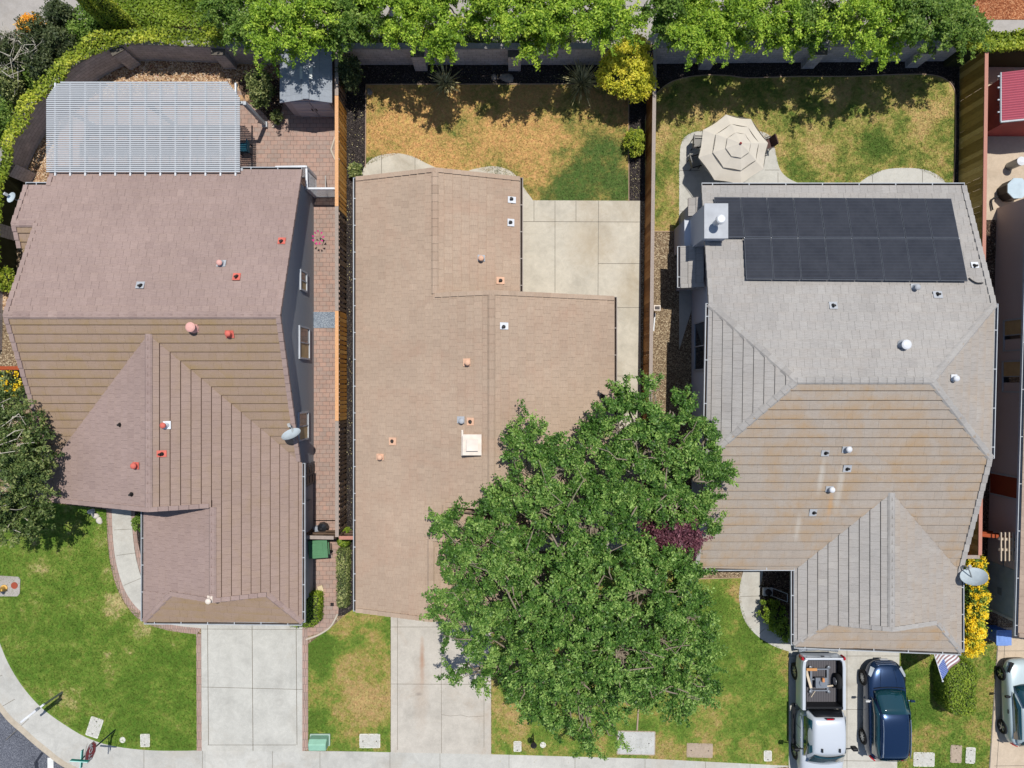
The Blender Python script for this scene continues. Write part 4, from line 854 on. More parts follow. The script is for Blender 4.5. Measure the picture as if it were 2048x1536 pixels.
fence('long wooden fence with orange new and dark old sections beside the paved side yard', f1, [(0, T(192), w_old, w_capg), (T(192), T(413), w_new, w_capn), (T(413), T(622), w_old, w_capg), (T(622), T(842), w_new, w_capn), (T(842), 1, w_old, w_capg)], gap=.11, bw=.15)
fence('brown wooden fence with pale cap between the middle concrete strip and the umbrella yard', ((6.86, 16.1), (6.58, -6.5)), [(0, 1, w_brown, w_capg)], side=-1, gap=.012, bw=.2)
fence('tall mossy wooden fence with reddish cap beside the red roofed shed', ((22.72, 16.3), (22.4, -8.2)), [(0, 1, w_moss, w_capr)], side=-1, gap=.01, bw=.27, h=1.95)
fence('short dark wooden gate fence across the paved side path, above the green bin', ((-10.05, -7.35), (-8.55, -7.38)), [(0, 1, w_old, w_capg)], name='wooden_gate', side=-1, gap=.01, post=1.5)
fence('short dark wooden fence with red rail between the long fence and the tan roofed house', ((-8.30, -7.38), (-6.85, -7.38)), [(0, 1, w_old, w_capr)], name='wooden_gate', side=-1, gap=.01, post=1.5)
fence('short orange wooden fence at the left edge of the photo, above the yellow flowers', ((-25.6, PY(736, 1.85)), (-21.2, PY(736, 1.85))), [(0, 1, w_red, w_red)], side=1)
fence('short red brown fence between the grey roofed house and the mauve house', ((22.45, -8.3), (20.6, -8.3)), [(0, 1, w_red, w_capg)], side=1, gap=.01)
fence('orange wooden side gate under the small arbour of the mauve house', ((22.5, PY(1066, 1.5)), (24.1, PY(1073, 1.5))), [(0, 1, w_red, w_red)], side=-1, gap=.01, name='wooden_gate')
# white lattice screens beside the left house
def lattice(pa, pb, h, label, z0=0.05, step=.16):
    a, b_ = Vector((*pa, 0)), Vector((*pb, 0)); L = (b_-a).length; d = (b_-a)/L; o = thing('lattice_screen', a, label, 'lattice'); Z = Vector((0, 0, 1)); m = MB(); n = Vector((-d.y, d.x, 0))
    m.bar(a+Z*h, b_+Z*h, .09, .07); m.bar(a+Z*.1, b_+Z*.1, .05, .05)
    for q in (a, b_): m.box(q+Z*(h/2), (.09, .09, h), ax=(d, n, Z))
    m.build('frame', m_white, o); m = MB()
    k = -h
    while k < L:
        for sgn, off in ((1, .012), (-1, -.012)):
            s0, s1 = max(0, k), min(L, k+h)
            if s1-s0 > .03:
                za, zb = (s0-k, s1-k) if sgn > 0 else (h-(s0-k), h-(s1-k)); m.bar(a+d*s0+Z*(max(.05, za))+n*off, a+d*s1+Z*(max(.05, zb))+n*off, .012, .04)
        k += step
    m.build('lattice', m_white, o); return o
lattice((-9.95, PY(377, 1.6)), (-8.6, PY(377, 1.6)), 1.6, 'white lattice gate panel between the left house and the orange fence')
lattice((PX(613, 1.7), PY(336, 1.7)), (PX(614, 1.7), PY(375, 1.7)), 1.7, 'white lattice screen running down beside the corner of the left house')
lattice((PX(552, 1.8), PY(334, 1.8)), (PX(612, 1.8), PY(333, 1.8)), 1.8, 'white lattice screen just above the top corner of the left house')
# ---------------------------------------------------------------- pergola
pg = thing('pergola', (-17, 12, 0), 'large white slatted pergola attached to the back of the mauve brown roof', 'pergola')
z = 3.15; x0, x1, y0, y1 = PX(93, z), PX(480, z), PY(345, z), PY(163, z)
m_pgw = plain('pergola_white', C(186, 190, 194, 1.28), .45, vary=.03)
m_pgr = plain('rafter_white', C(222, 225, 228), .5, vary=.03)
m = MB(); nS = 47
for i in range(nS):
    y = y1-(y1-y0)*(i+.5)/nS; e = i/(nS-1)
    xa = x0+(.65*(1-(1-max(0, 1-i/9.0))**.6) if i < 9 else 0)*1.0; xb = x1-(max(0, 1-i/8.0)*.55)
    m.box(((xa+xb)/2, y, z), (xb-xa, .057, .042), 0, .5)
m.build('slats', m_pgw, pg)
for i in range(13):
    x = x0+.38+i*(x1-x0-.6)/12; m = MB(); m.bar((x, y0-.14, z-.09), (x, y1-.05, z-.09), .07, .15); m.build('rafter', m_pgr, pg)
for y in (PY(205, 2.95)+.0, y0+.2): m = MB(); m.bar((x0+.15, y, z-.28), (x1+.05, y, z-.28), .12, .2); m.build('beam', m_pgw, pg)
for x in (x1+.1, (x0+x1)/2, x0+.3):
    m = MB(); y = PY(205, 2.95); m.box((x, y, 1.45), (.16, .16, 2.9)); m.box((x, y, .12), (.26, .26, .16)); m.build('post', m_pgw, pg)
# things glimpsed below the slats
def chair(name, loc, rz, label, c1, c2, group=None):
    o = thing(name, loc, label, 'chair', group); X = Vector((math.cos(rz), math.sin(rz), 0)); Y = Vector((-X.y, X.x, 0)); Z = Vector((0, 0, 1)); L = Vector(loc)
    m = MB(); m.box(L+Z*.44, (.52, .52, .06), ax=(X, Y, Z)); m.build('seat', c1, o, bevel=.015)
    m = MB(); m.box(L-Y*.28+Z*.74, (.52, .05, .6), ax=(X, (Y+Z*.15).normalized(), (Z-Y*.15).normalized())); m.build('backrest', c1, o, bevel=.015)
    for sx in (-1, 1):
        for sy in (-1, 1): m = MB(); m.bar(L+X*.23*sx+Y*.23*sy, L+X*.23*sx+Y*.23*sy+Z*.43, .035, .035); m.build('leg', c2, o)
        m = MB(); m.box(L+X*.28*sx+Z*.64, (.05, .5, .03), ax=(X, Y, Z)); m.build('armrest', c2, o)
    return o
m_lgrey = plain('light_grey_plastic', C(196, 196, 194), .5); m_dkmet = plain('dark_metal', C(52, 46, 46), .5, .4, .5); m_sling = plain('sling_fabric', C(140, 138, 134), .9); m_teal = plain('teal_fabric', C(52, 110, 130), .8)
chair('patio_chair', (PX(484, .5)+.1, PY(295, .5), 0), 1.57, 'teal patio chair partly under the right end of the white pergola', m_teal, m_dkmet)
# ---------------------------------------------------------------- storage shed
sh_ = thing('shed', (-9.9, 14.6, 0), 'grey plastic garden shed with double doors beside the wooden fence', 'shed')
m_shr = tile('shed_roof_grey', (140, 146, 154), (156, 162, 170), (170, 176, 184), (150, 150, 150), .1, (1, 6, 1)); m_shw = plain('shed_wall', C(176, 168, 172), .7, vary=.05)
X0, X1, XM, Ya, Yb = PX(560, 2.05), PX(664, 2.05), PX(612, 2.5), PY(205, 2.1), 15.95
m = MB(); zr_ = 2.5
for q in ([(X0, Ya, 2.05), (XM, Ya, zr_), (XM, Yb, zr_), (X0, Yb, 2.05)], [(XM, Ya, zr_), (X1, Ya, 2.05), (X1, Yb, 2.05), (XM, Yb, zr_)]): roof_plane(m, q, course=.6, tw=.3, step=.012, thick=.05, running=0)
m.bar((XM, Ya, zr_+.03), (XM, Yb, zr_+.03), .3, .05, 0, .4); m.build('roof', [m_shr, m_shw, m_shr], sh_)
m = MB(); gab_y(m, Ya+.12, Yb-.1, X0+.12, X1-.12, 2.02, 2.02, XM, zr_-.04); m.build('wall', m_shw, sh_)
for i, xs in ((0, -.93), (1, .02)):
    m = MB(); m.box((XM+xs+.45, Ya+.10, 1.0), (.9, .05, 1.85), 0)
    for k in range(4): m.box((XM+xs+.45, Ya+.07, .35+.43*k), (.74, .02, .3), 0)
    m.box((XM+xs+(.82 if i == 0 else .08), Ya+.05, 1.05), (.04, .05, .25), 1); m.build('door', [plain('shed_door', C(190, 182, 186), .6, vary=.04), m_dkmet], sh_)
m = MB()
for sx in (-.22, .22): m.box((XM+sx*1.0, Ya+1.25, zr_-.02), (.16, .6, .05), ax=(Vector((1, 0, -.3 if sx > 0 else .3)).normalized(), Vector((0, 1, 0)), Vector((.3 if sx > 0 else -.3, 0, 1)).normalized()))
m.build('skylight', plain('skylight_panel', C(205, 208, 205), .4), sh_)
# red shed far right
rs = thing('shed', (25.5, 14.5, 0), 'red shed with ribbed crimson metal roof in the right neighbour yard', 'shed')
X0, X1, Y0, Y1 = PX(2003, 2.2), PX(2003, 2.2)+3.4, PY(243, 2.2), PY(143, 2.3)
m_redr = plain('crimson_metal', C(184, 92, 106), .45, .5, vary=.06); m_redw = plain('red_wall', C(176, 84, 80), .8)
m = MB(); XMr = (X0+X1)/2
for xs in ((X0, 2.2, XMr, 2.75), (XMr, 2.75, X1, 2.2)):
    n_ = 20
    for i in range(n_):
        ya, yb_ = Y0+(Y1-Y0)*i/n_, Y0+(Y1-Y0)*(i+1)/n_; ym = (ya+yb_)/2; zz = .05
        m.faces([(xs[0], ya, xs[1]), (xs[2], ya, xs[3]), (xs[2], ym, xs[3]+zz), (xs[0], ym, xs[1]+zz), (xs[2], yb_, xs[3]), (xs[0], yb_, xs[1])], [(0, 1, 2, 3), (3, 2, 4, 5)])
m.build('roof', m_redr, rs)
m = MB(); gab_y(m, Y0+.05, Y1-.05, X0+.35, X1-.35, 2.12, 2.12, XMr, 2.65); m.build('wall', m_redw, rs)
m = MB(); m.bar((X0-.05, Y0-.03, 2.2), (XMr, Y0-.03, 2.78), .07, .12); m.bar((X1, Y0-.03, 2.2), (XMr, Y0-.03, 2.78), .07, .12); m.bar((X0-.03, Y0, 2.18), (X0-.03, Y1, 2.18), .05, .08)
for t_ in (.2, .45, .7, .93): m.bar((X0-.15, Y0+(Y1-Y0)*t_, 2.14), (X0+.3, Y0+(Y1-Y0)*t_, 2.18), .06, .06)
m.build('trim', m_gut, rs)
# ---------------------------------------------------------------- utility covers and street things
m_lidc = plain('cover_concrete', C(198, 196, 188), .9, vary=.1, scale=9); m_lidr = plain('cover_rim', C(222, 220, 210), .9); m_lidt = plain('cover_tan', C(176, 158, 140), .9, vary=.12, scale=9)
def cover(px, py, w_, h_, rz, label, mat=None, rim=None, holes=2, name='utility_cover', rnd=.06):
    p = P(px, py); o = thing(name, p, label, 'utility cover'); m = MB(); X = Vector((math.cos(rz), math.sin(rz), 0)); Y = Vector((-X.y, X.x, 0)); Z = Vector((0, 0, 1))
    def rr(w, h, r):
        out = []
        for cx, cy, a0 in ((1, 1, 0), (-1, 1, 90), (-1, -1, 180), (1, -1, 270)):
            for k in range(4): a = R(a0+k*30); out.append(p+X*(cx*(w/2-r)+r*math.cos(a))+Y*(cy*(h/2-r)+r*math.sin(a)))
        return [(q.x, q.y) for q in out]
    m.prism(rr(w_, h_, rnd), -.02, .05); m.build('rim', rim or m_lidr, o)
    m = MB(); m.prism(rr(w_-.09, h_-.09, rnd*.8), .0, .062)
    for k in range(holes): m.box(p+Y*(h_*.33*(1 if k else -1) if h_ > w_ else 0)+X*(w_*.33*(1 if k else -1) if w_ >= h_ else 0)+Z*.064, (.06, .04, .01), 1, ax=(X, Y, Z))
    m.build('lid', [mat or m_lidc, m_dkmet], o); return o
cover(190, 1454, .66, 1.0, -.32, 'tilted pale utility cover in the corner lawn, closest to the stop sign')
cover(291, 1480, .48, .66, 0, 'small pale utility cover in the corner lawn near the left driveway', holes=1)
cover(740, 1481, 1.05, .72, 0, 'wide pale utility cover in the grass left of the middle driveway')
cover(1035, 1492, .4, .54, 0, 'small square utility cover right of the middle driveway', holes=1)
cover(1272, 1485, 1.95, 1.22, -.02, 'largest utility vault cover with blue grey paint below the big tree', mat=plain('painted_cover', C(192, 192, 188), .85, vary=.16, scale=2.5), rim=m_lidt, holes=2)
cover(1399, 1500, 1.32, .72, -.03, 'tan rectangular utility cover in the grass right of the largest vault', mat=m_lidt, rim=m_lidt)
cover(1535, 1511, .4, .54, 0, 'small square utility cover just left of the white pickup driveway', holes=1)
cover(1847, 1518, 1.06, .72, -.02, 'wide white utility cover right of the dark blue car')
cover(1911, 1507, .58, .9, -.05, 'tan upright utility cover in the grass next to a white one', mat=m_lidt, rim=m_lidt)
cover(1940, 1510, .48, .82, -.05, 'narrow white utility cover beside the far right driveway')
for (px, py, l) in ((246, 1479, 'small round white valve cap in the grass by the stop sign'), (1086, 1489, 'small round valve cap in grass by the black path post')):
    m = MB(); p = P(px, py); m.lathe(p, [(.15, -.01), (.15, .05), (.11, .055), (.1, .045), (.01, .045)], 20); tag(m.build('valve_cap', m_lidr, origin=p), l, 'valve cap')
# hydrant pad
p = P(8, 1172); o = thing('hydrant_pad', P(14, 1173), 'concrete pad with a rusty round lid at the left edge of the lawn', 'concrete pad')
m = MB(); m.prism(G0([(-12, 1150), (38, 1153), (42, 1158), (41, 1186), (36, 1192), (-12, 1192)]), -.02, .06); m.build('pad', m_concB, o)
m = MB(); m.lathe(P(29, 1171, .06), [(.17, 0), (.17, .02), (.01, .025)], 20); m.build('lid', plain('rusty_lid', C(158, 78, 58), .8), o)
o = thing('fire_hydrant', P(9, 1176), 'yellow fire hydrant on the concrete pad at the left edge', 'fire hydrant'); m_yel = plain('hydrant_yellow', C(226, 178, 92), .5)
b0 = P(9, 1176, .06); m = MB(); m.lathe(b0, [(.17, 0), (.17, .05), (.11, .07), (.11, .5), (.14, .52), (.14, .57), (.12, .62), (.07, .7), (.02, .73)], 18); m.build('body', m_yel, o)
for dx, dy in ((1, 0), (-1, 0), (0, -1)): m = MB(); m.tube([b0+Vector((0, 0, .4)), b0+Vector((dx*.2, dy*.2, .4))], .06, 10); m.build('nozzle', m_yel, o)
# stop sign
sb = P(231, 1459); o = thing('stop_sign', sb, 'red stop sign with green street name blades on a dark post at the corner', 'stop sign')
m_post = plain('sign_post', C(66, 84, 84), .5, .4, .6); m_sred = plain('sign_red', C(178, 46, 62), .45); m_sgrn = plain('sign_green', C(40, 140, 128), .45); m_sback = plain('sign_back', C(150, 154, 156), .4, .5, .6)
m = MB(); m.tube([sb, sb+Vector((0, 0, 3.0))], .035, 8); m.build('post', m_post, o)
t = Vector((.10, .99, 0)).normalized(); nn = Vector((.99, -.10, 0)).normalized(); Z = Vector((0, 0, 1)); cs = sb+Z*2.2+nn*.05
def octo(r): return [cs+t*(r*math.cos(R(22.5+45*k)))+Z*(r*math.sin(R(22.5+45*k))) for k in range(8)]
m = MB(); o1 = octo(.475); m.face([q for q in o1]); m.faces([q for q in o1]+[q-nn*.012 for q in o1], [(i, 8+i, 8+(i+1) % 8, (i+1) % 8) for i in range(8)]+[tuple(range(15, 7, -1))], 1)
o2 = [q+nn*.003 for q in octo(.455)]; o3 = [q+nn*.003 for q in octo(.435)]
m.faces(o2+o3, [(i, (i+1) % 8, 8+(i+1) % 8, 8+i) for i in range(8)], 2)
pl_ = m.build('sign_plate', [m_sred, m_sback, m_white], o)
def letters(txt, pos, ex, ey, size, mat, parent, name='lettering', extr=.004):
    cu = bpy.data.curves.new(name, 'FONT'); cu.body = txt; cu.size = size; cu.align_x = 'CENTER'; cu.align_y = 'CENTER'; cu.extrude = extr; cu.offset = size*.012
    ob = bpy.data.objects.new(name, cu); S.collection.objects.link(ob); ob.parent = parent; ex = Vector(ex).normalized(); ey = Vector(ey).normalized(); ez = ex.cross(ey)
    ob.matrix_local = Matrix.Translation(Vector(pos)-org(parent)) @ Matrix((ex, ey, ez)).transposed().to_4x4(); cu.materials.append(mat); bpy.context.view_layer.update(); me = bpy.data.meshes.new_from_object(ob); mw = ob.matrix_local.copy(); bpy.data.objects.remove(ob); ob = bpy.data.objects.new(name, me); S.collection.objects.link(ob); ob.parent = parent; ob.matrix_local = mw; return ob
letters('STOP', cs+nn*.01, t, Z, .36, m_white, pl_)
for ang, zz in ((-4, 2.98), (86, 2.82)):
    a = R(ang); d = Vector((math.cos(a), math.sin(a), 0)); m = MB(); m.bar(sb+Z*zz-d*.42, sb+Z*zz+d*.42, .03, .17); m.bar(sb+Z*(zz+.088)-d*.42, sb+Z*(zz+.088)+d*.42, .035, .012, 1); m.build('street_name_blade', [m_sgrn, plain('blade_edge', C(170, 226, 216), .5)], o)
# yard sign post
sb = P(125, 1384); o = thing('yard_sign', sb, 'white arm post with hanging sign panel at the curved sidewalk', 'sign'); d = Vector((-.79, -.61, 0)).normalized(); n2 = Vector((-d.y, d.x, 0))
m = MB(); m.box(sb+Z*.95, (.1, .1, 1.9), ax=(d, n2, Z)); m.box(sb+Z*1.93, (.14, .14, .05), ax=(d, n2, Z)); m.build('post', m_sback, o)
m = MB(); m.bar(sb+Z*1.72-d*.25, sb+Z*1.72+d*1.15, .09, .09); m.build('arm', m_white, o)
m = MB(); m.box(sb+Z*1.18+d*.58, (.85, .03, .8), ax=(d, n2, Z)); m.box(sb+Z*1.64+d*.58, (.6, .02, .1), ax=(d, n2, Z)); m.build('sign_panel', m_white, o)
# transformer box
o = thing('utility_cabinet', P(640, 1480), 'pale green utility cabinet in the grass beside the left driveway', 'utility cabinet'); m_grn = plain('cabinet_green', C(150, 196, 172), .5); m_grn2 = plain('cabinet_base', C(170, 190, 178), .6)
c = P(641, 1478); m = MB(); m.box(c+Z*.06, (1.02, .6, .14)); m.build('base', m_grn2, o, bevel=.03)
m = MB(); m.faces([c+Vector(v) for v in ((-.46, -.26, .12), (.46, -.26, .12), (.46, .26, .12), (-.46, .26, .12), (-.44, -.3, .62), (.44, -.3, .62), (.44, .06, .72), (-.44, .06, .72), (.45, .24, .5), (-.45, .24, .5))],
  [(0, 1, 5, 4), (4, 5, 6, 7), (7, 6, 8, 9), (9, 8, 2, 3), (1, 2, 8, 6, 5), (0, 4, 7, 9, 3)]); m.build('cabinet', m_grn, o, bevel=.05, fixn=True)
# black path post + its lamp
sb = P(1066, 1467); o = thing('path_light', sb, 'slim black post light in grass right of the middle driveway', 'post light'); m = MB(); m.tube([sb, sb+Z*1.0], .03, 8)
m.build('post', m_blackp, o); m = MB(); m.lathe(sb+Z*.98, [(.04, 0), (.10, .03), (.12, .2), (.16, .22), (.03, .36)], 10); m.build('lantern', m_blackp, o)
# grass clipping post left of the pickup
# bins
def bin_(name, px, py, z_, rz, c, label, w_=.68, l_=.78, h_=1.1):
    p = P(px, py, z_); p.z = .03; o = thing(name, p, label, 'wheelie bin'); X = Vector((math.cos(rz), math.sin(rz), 0)); Y = Vector((-X.y, X.x, 0)); mm = plain(name+'_plastic', c, .5, .4, vary=.08, scale=5); mk = plain(name+'_dark_plastic', sh(c, .8), .5) if name != 'recycling_bin' else plain('pale_blue_plastic', C(120, 152, 214), .5)
    m = MB(); vs = []
    for (a, b_, zz) in ((w_*.38, l_*.36, .04), (w_*.46, l_*.45, h_-.1), (w_*.5, l_*.5, h_-.08), (w_*.5, l_*.5, h_)):
        vs += [p+X*sx*a+Y*sy*b_+Z*zz for sx, sy in ((-1, -1), (1, -1), (1, 1), (-1, 1))]
    fs = [(3, 2, 1, 0)]+[(4*k+i, 4*k+(i+1) % 4, 4*k+4+(i+1) % 4, 4*k+4+i) for k in range(3) for i in range(4)]+[(12, 13, 14, 15)]
    m.faces(vs, fs); m.build('body', mm, o, bevel=.02)
    m = MB(); m.box(p+Z*(h_+.03), (w_*1.04, l_*1.04, .05), ax=(X, Y, Z)); m.box(p+Z*(h_+.06)-Y*.05, (w_*.72, l_*.66, .03), ax=(X, Y, Z)); 
    for sx in (-1, 0, 1): m.box(p+Z*(h_+.07)+X*.19*sx-Y*.05, (.05, l_*.6, .025), ax=(X, Y, Z))
    m.build('lid', mk, o, bevel=.015)
    m = MB(); m.tube([p+Y*(l_*.56)+Z*(h_-.05)-X*w_*.35, p+Y*(l_*.56)+Z*(h_-.05)+X*w_*.35], .025, 8); m.build('handle', mk, o)
    for sx in (-1, 1): m = MB(); q = p+Y*l_*.36+X*sx*w_*.42+Z*.12; m.tube([q-X*.04, q+X*.04], .13, 14); m.build('wheel', m_blackp, o)
bin_('waste_bin', 638, 1097, .95, -1.5, C(96, 148, 108), 'green wheelie bin on the paved side path by the left house', .85, .9, 1.05)
bin_('recycling_bin', 2003, 1273, 1.0, 3.14, C(52, 104, 196), 'blue wheelie bin at the corner of the mauve house', .72, .72)
bp = P(633, 1062, .3); m = MB(); m.lathe(Vector((bp.x, bp.y, .03)), [(.2, 0), (.27, .12), (.22, .3), (.08, .38), (.05, .42)], 11); tag(m.build('rubbish_bag', plain('clear_bag', C(150, 156, 166), .3, .6), origin=(bp.x, bp.y, .03)), 'shiny grey rubbish bag behind the green bin', 'bag')
bp = P(645, 1056, .3); m = MB(); m.lathe(Vector((bp.x, bp.y, .03)), [(.22, 0), (.3, .14), (.24, .36), (.08, .46), (.05, .5)], 9); tag(m.build('rubbish_bag', plain('black_bag', C(40, 42, 46), .3, .6), origin=(bp.x, bp.y, .03)), 'black rubbish bag against the dark side gate', 'bag')
# ---------------------------------------------------------------- umbrella set
uc = P(1479, 289, 2.75); base = Vector((uc.x, uc.y, 0)); o = thing('patio_umbrella', base, 'big cream three tier patio umbrella over the curved patio', 'umbrella')
m_can = M('canopy_fabric', .9, .1); m_can.color(m_can.mix(1.0, C(212, 203, 188), m_can.ramp(m_can.noise(1.5, 4), [(.3, G(.93)), (.7, G(1.05))]), 'MULTIPLY')); m_can = m_can.m
verts = [(1452, 229), (1502, 238), (1536, 286), (1527, 338), (1482, 369), (1429, 360), (1397, 315), (1406, 260)]
rim = [P(x, y, 2.2) for x, y in verts]; cc = sum(rim, Vector())/8; top = Vector((uc.x, uc.y, 2.86))
def tier(f0, f1, z0, z1, nm, drop=.03):
    m = MB(); A_ = [top.lerp(rim[i], f0) for i in range(8)]; B_ = [top.lerp(rim[i], f1) for i in range(8)]
    for i in range(8): A_[i] = Vector((A_[i].x, A_[i].y, z0)); B_[i] = Vector((B_[i].x, B_[i].y, z1))
    n8 = 5
    for i in range(8):
        j = (i+1) % 8
        for k in range(n8):
            for l in range(n8):
                def q(u, v):
                    a = A_[i].lerp(A_[j], u); b_ = B_[i].lerp(B_[j], u); p_ = a.lerp(b_, v); sag = .05*math.sin(math.pi*u)*v*(f1); c_ = p_-Z*sag
                    return c_+(Vector((top.x, top.y, c_.z))-c_)*(.03*math.sin(math.pi*u)*v)
                m.face([q(k/n8, l/n8), q(k/n8, (l+1)/n8), q((k+1)/n8, (l+1)/n8), q((k+1)/n8, l/n8)])
    for i in range(8):
        j = (i+1) % 8; m.face([B_[i], B_[i]-Z*.1, B_[j]-Z*.1, B_[j]], 0)
    ob = m.build(nm, m_can, o)
tier(.40, 1.0, 2.56, 2.2, 'lower_canopy'); tier(.2, .66, 2.76, 2.48, 'middle_canopy'); tier(0.0, .36, 2.9, 2.72, 'upper_canopy')
m = MB(); m.tube([base+Z*.05, base+Z*2.9], .03, 10); m.build('pole', m_dkmet, o)
m = MB(); m.lathe(base+Z*2.9, [(.05, 0), (.06, .05), (.02, .12)], 12); m.build('finial', m_redw, o)
for i in range(8): m = MB(); m.bar(base+Z*2.55, rim[i]-Z*.04, .025, .025); m.build('rib', m_dkmet, o)
m = MB(); m.lathe(base+Z*.04, [(.28, 0), (.28, .06), (.06, .1)], 20); m.build('base', m_dkmet, o)
tb = base+Z*.0; o = thing('patio_table', tb, 'round patio table under the cream umbrella', 'table'); m = MB(); m.lathe(base+Z*.7, [(.62, 0), (.62, .04), (.6, .045)], 32); m.build('tabletop', m_sling, o)
for a in (45, 135, 225, 315): m = MB(); q = Vector((math.cos(R(a)), math.sin(R(a)), 0)); m.bar(base+q*.2+Z*.04, base+q*.5+Z*.7, .04, .04); m.build('leg', m_dkmet, o)
for px, py, rz, l in ((1398, 283, -1.6, 'grey sling chair showing left of the cream umbrella, nearest the lawn'), (1392, 322, -1.3, 'pale chair in the shade at the lower left of the umbrella'), (1536, 286, 1.9, 'dark brown chair peeking out right of the cream umbrella'), (1480, 345, .2, 'patio chair below the cream umbrella facing the table')):
    q = P(px, py, .7); chair('patio_chair', (q.x, q.y, .04), rz, l, m_sling if px < 1500 else plain('brown_fabric', C(92, 70, 66), .9), m_dkmet)
# ---------------------------------------------------------------- satellite dishes
def dish(px, py, z_, r, aim, mount, label, sx=1.0):
    c = P(px, py, z_); aim = Vector(aim).normalized(); o = thing('satellite_dish', mount, label, 'satellite dish'); X = aim.cross(Z).normalized(); Y = X.cross(aim).normalized(); m = MB(); n = 28; rings = 6; vs = []
    for i in range(rings+1):
        f = i/rings
        for k in range(n): a = 2*math.pi*k/n; vs.append(c+X*math.cos(a)*r*f*sx+Y*math.sin(a)*r*f+aim*(.28*r*f*f))
    fs = [(i*n+k, i*n+(k+1) % n, (i+1)*n+(k+1) % n, (i+1)*n+k) for i in range(rings) for k in range(n)]
    m.faces(vs, fs, 0); vs2 = [v-aim*.02 for v in vs]; m.faces(vs2, [f[::-1] for f in fs], 0); m.build('reflector', plain('dish_grey', C(188, 200, 206), .45, .4), o, smooth=True)
    m = MB(); lnb = c+aim*r*1.0-Y*r*.55; m.bar(c-Y*r*.95+aim*.05, lnb, .035, .035); m.box(lnb, (.12, .16, .09), ax=(X, aim, Y)); m.build('feed_arm', m_lgrey, o)
    m = MB(); m.tube(spline([c-aim*.03, c-aim*.22-Z*.05, Vector(mount)+Z*.5, Vector(mount)], 5), .03, 8); m.build('mast', m_sback, o)
dish(584, 872, 4.3, .44, (-.22, .84, .5), (-9.9, PY(852, 3.6), 3.5), 'tilted grey satellite dish at the side edge of the mauve brown roof', 1.0)
dish(1948, 1157, 3.6, .5, (-.3, .8, .5), (20.75, PY(1130, 3.1), 3.15), 'large pale satellite dish above the yellow shrubs on the grey roof edge', 1.15)
dish(25, 396, 3.5, .25, (-.35, .25, 1.0), (-22.35, PY(405, 3.2), 3.2), 'small round satellite dish at the top left corner of the mauve brown roof')
# ---------------------------------------------------------------- flag
o = thing('flag', P(1866, 1308, 2.4), 'striped flag with starry blue corner on a white angled pole at the garage corner', 'flag')
pb, pt = P(1867, 1304, 2.35), P(1885, 1362, 2.9)
m = MB(); m.tube([pb, pt], .018, 8); m.lathe(pt, [(.03, -.02), (.045, .02), (.02, .05)], 10); m.build('pole', m_white, o)
fa, fb = pt.lerp(pb, .03), pt.lerp(pb, .88); ea, eb = P(1920, 1320, 2.05), P(1902, 1279, 1.75)
def fl(s_, t_):
    p_ = fa.lerp(fb, s_).lerp(ea.lerp(eb, s_), t_); w_ = .05*math.sin(t_*9+s_*3)*t_; return p_+Vector((w_*.5, w_*.3, -.22*math.sin(math.pi*t_)*.4+w_))
m = MB(); NS, NT = 26, 24
for i in range(NS):
    for j in range(NT):
        strp = int(i/NS*13); mi = 0 if strp % 2 == 0 else 1
        if i < 14 and j < 10: mi = 2
        m.face([fl(i/NS, j/NT), fl((i+1)/NS, j/NT), fl((i+1)/NS, (j+1)/NT), fl(i/NS, (j+1)/NT)], mi)
for i in range(9):
    for j in range(6 if i % 2 == 0 else 5):
        cs_ = (i+.5)/9*.54; ct = (j+(.5 if i % 2 == 0 else 1.0))/6*.42
        e1 = (fl(cs_+.01, ct)-fl(cs_, ct)).normalized(); e2 = (fl(cs_, ct+.01)-fl(cs_, ct)).normalized(); nn_ = e1.cross(e2); nn_ = nn_ if nn_.z > 0 else -nn_; c_ = fl(cs_, ct)+nn_*.006
        m.face([c_+e1*math.cos(R(36*k))*(.028 if k % 2 == 0 else .012)+e2*math.sin(R(36*k))*(.028 if k % 2 == 0 else .012) for k in range(10)], 1)
m.build('cloth', [plain('flag_stripe', C(150, 118, 118), .9), m_white, plain('flag_blue', C(78, 104, 176), .9)], o)
# ---------------------------------------------------------------- small yard things
# push mower / mower by the path
q = P(1536, 1184, .3); o = thing('push_mower', (q.x, q.y, .04), 'silver and black push mower between the curved path and the dark bed', 'mower'); b0 = Vector((q.x, q.y, .04))
m = MB(); m.box(b0+Z*.2, (.5, .42, .16)); m.build('deck', m_lgrey, o, bevel=.05); m = MB(); m.lathe(b0+Z*.28, [(.16, 0), (.16, .12), (.08, .17)], 14); m.build('engine', m_dkmet, o)
for sx in (-1, 1):
    for sy in (-1, 1): m = MB(); c_ = b0+Vector((.26*sx, .24*sy, .1)); m.tube([c_-Vector((0, .025, 0)), c_+Vector((0, .025, 0))], .1, 14); m.build('wheel', m_blackp, o)
m = MB(); 
for sy in (-1, 1): m.tube([b0+Vector((.2, .2*sy, .25)), b0+Vector((.75, .2*sy-.12, .85))], .018, 6)
m.tube([b0+Vector((.75, .08, .85)), b0+Vector((.75, -.32, .85))], .018, 6); m.build('handle', m_lgrey, o)
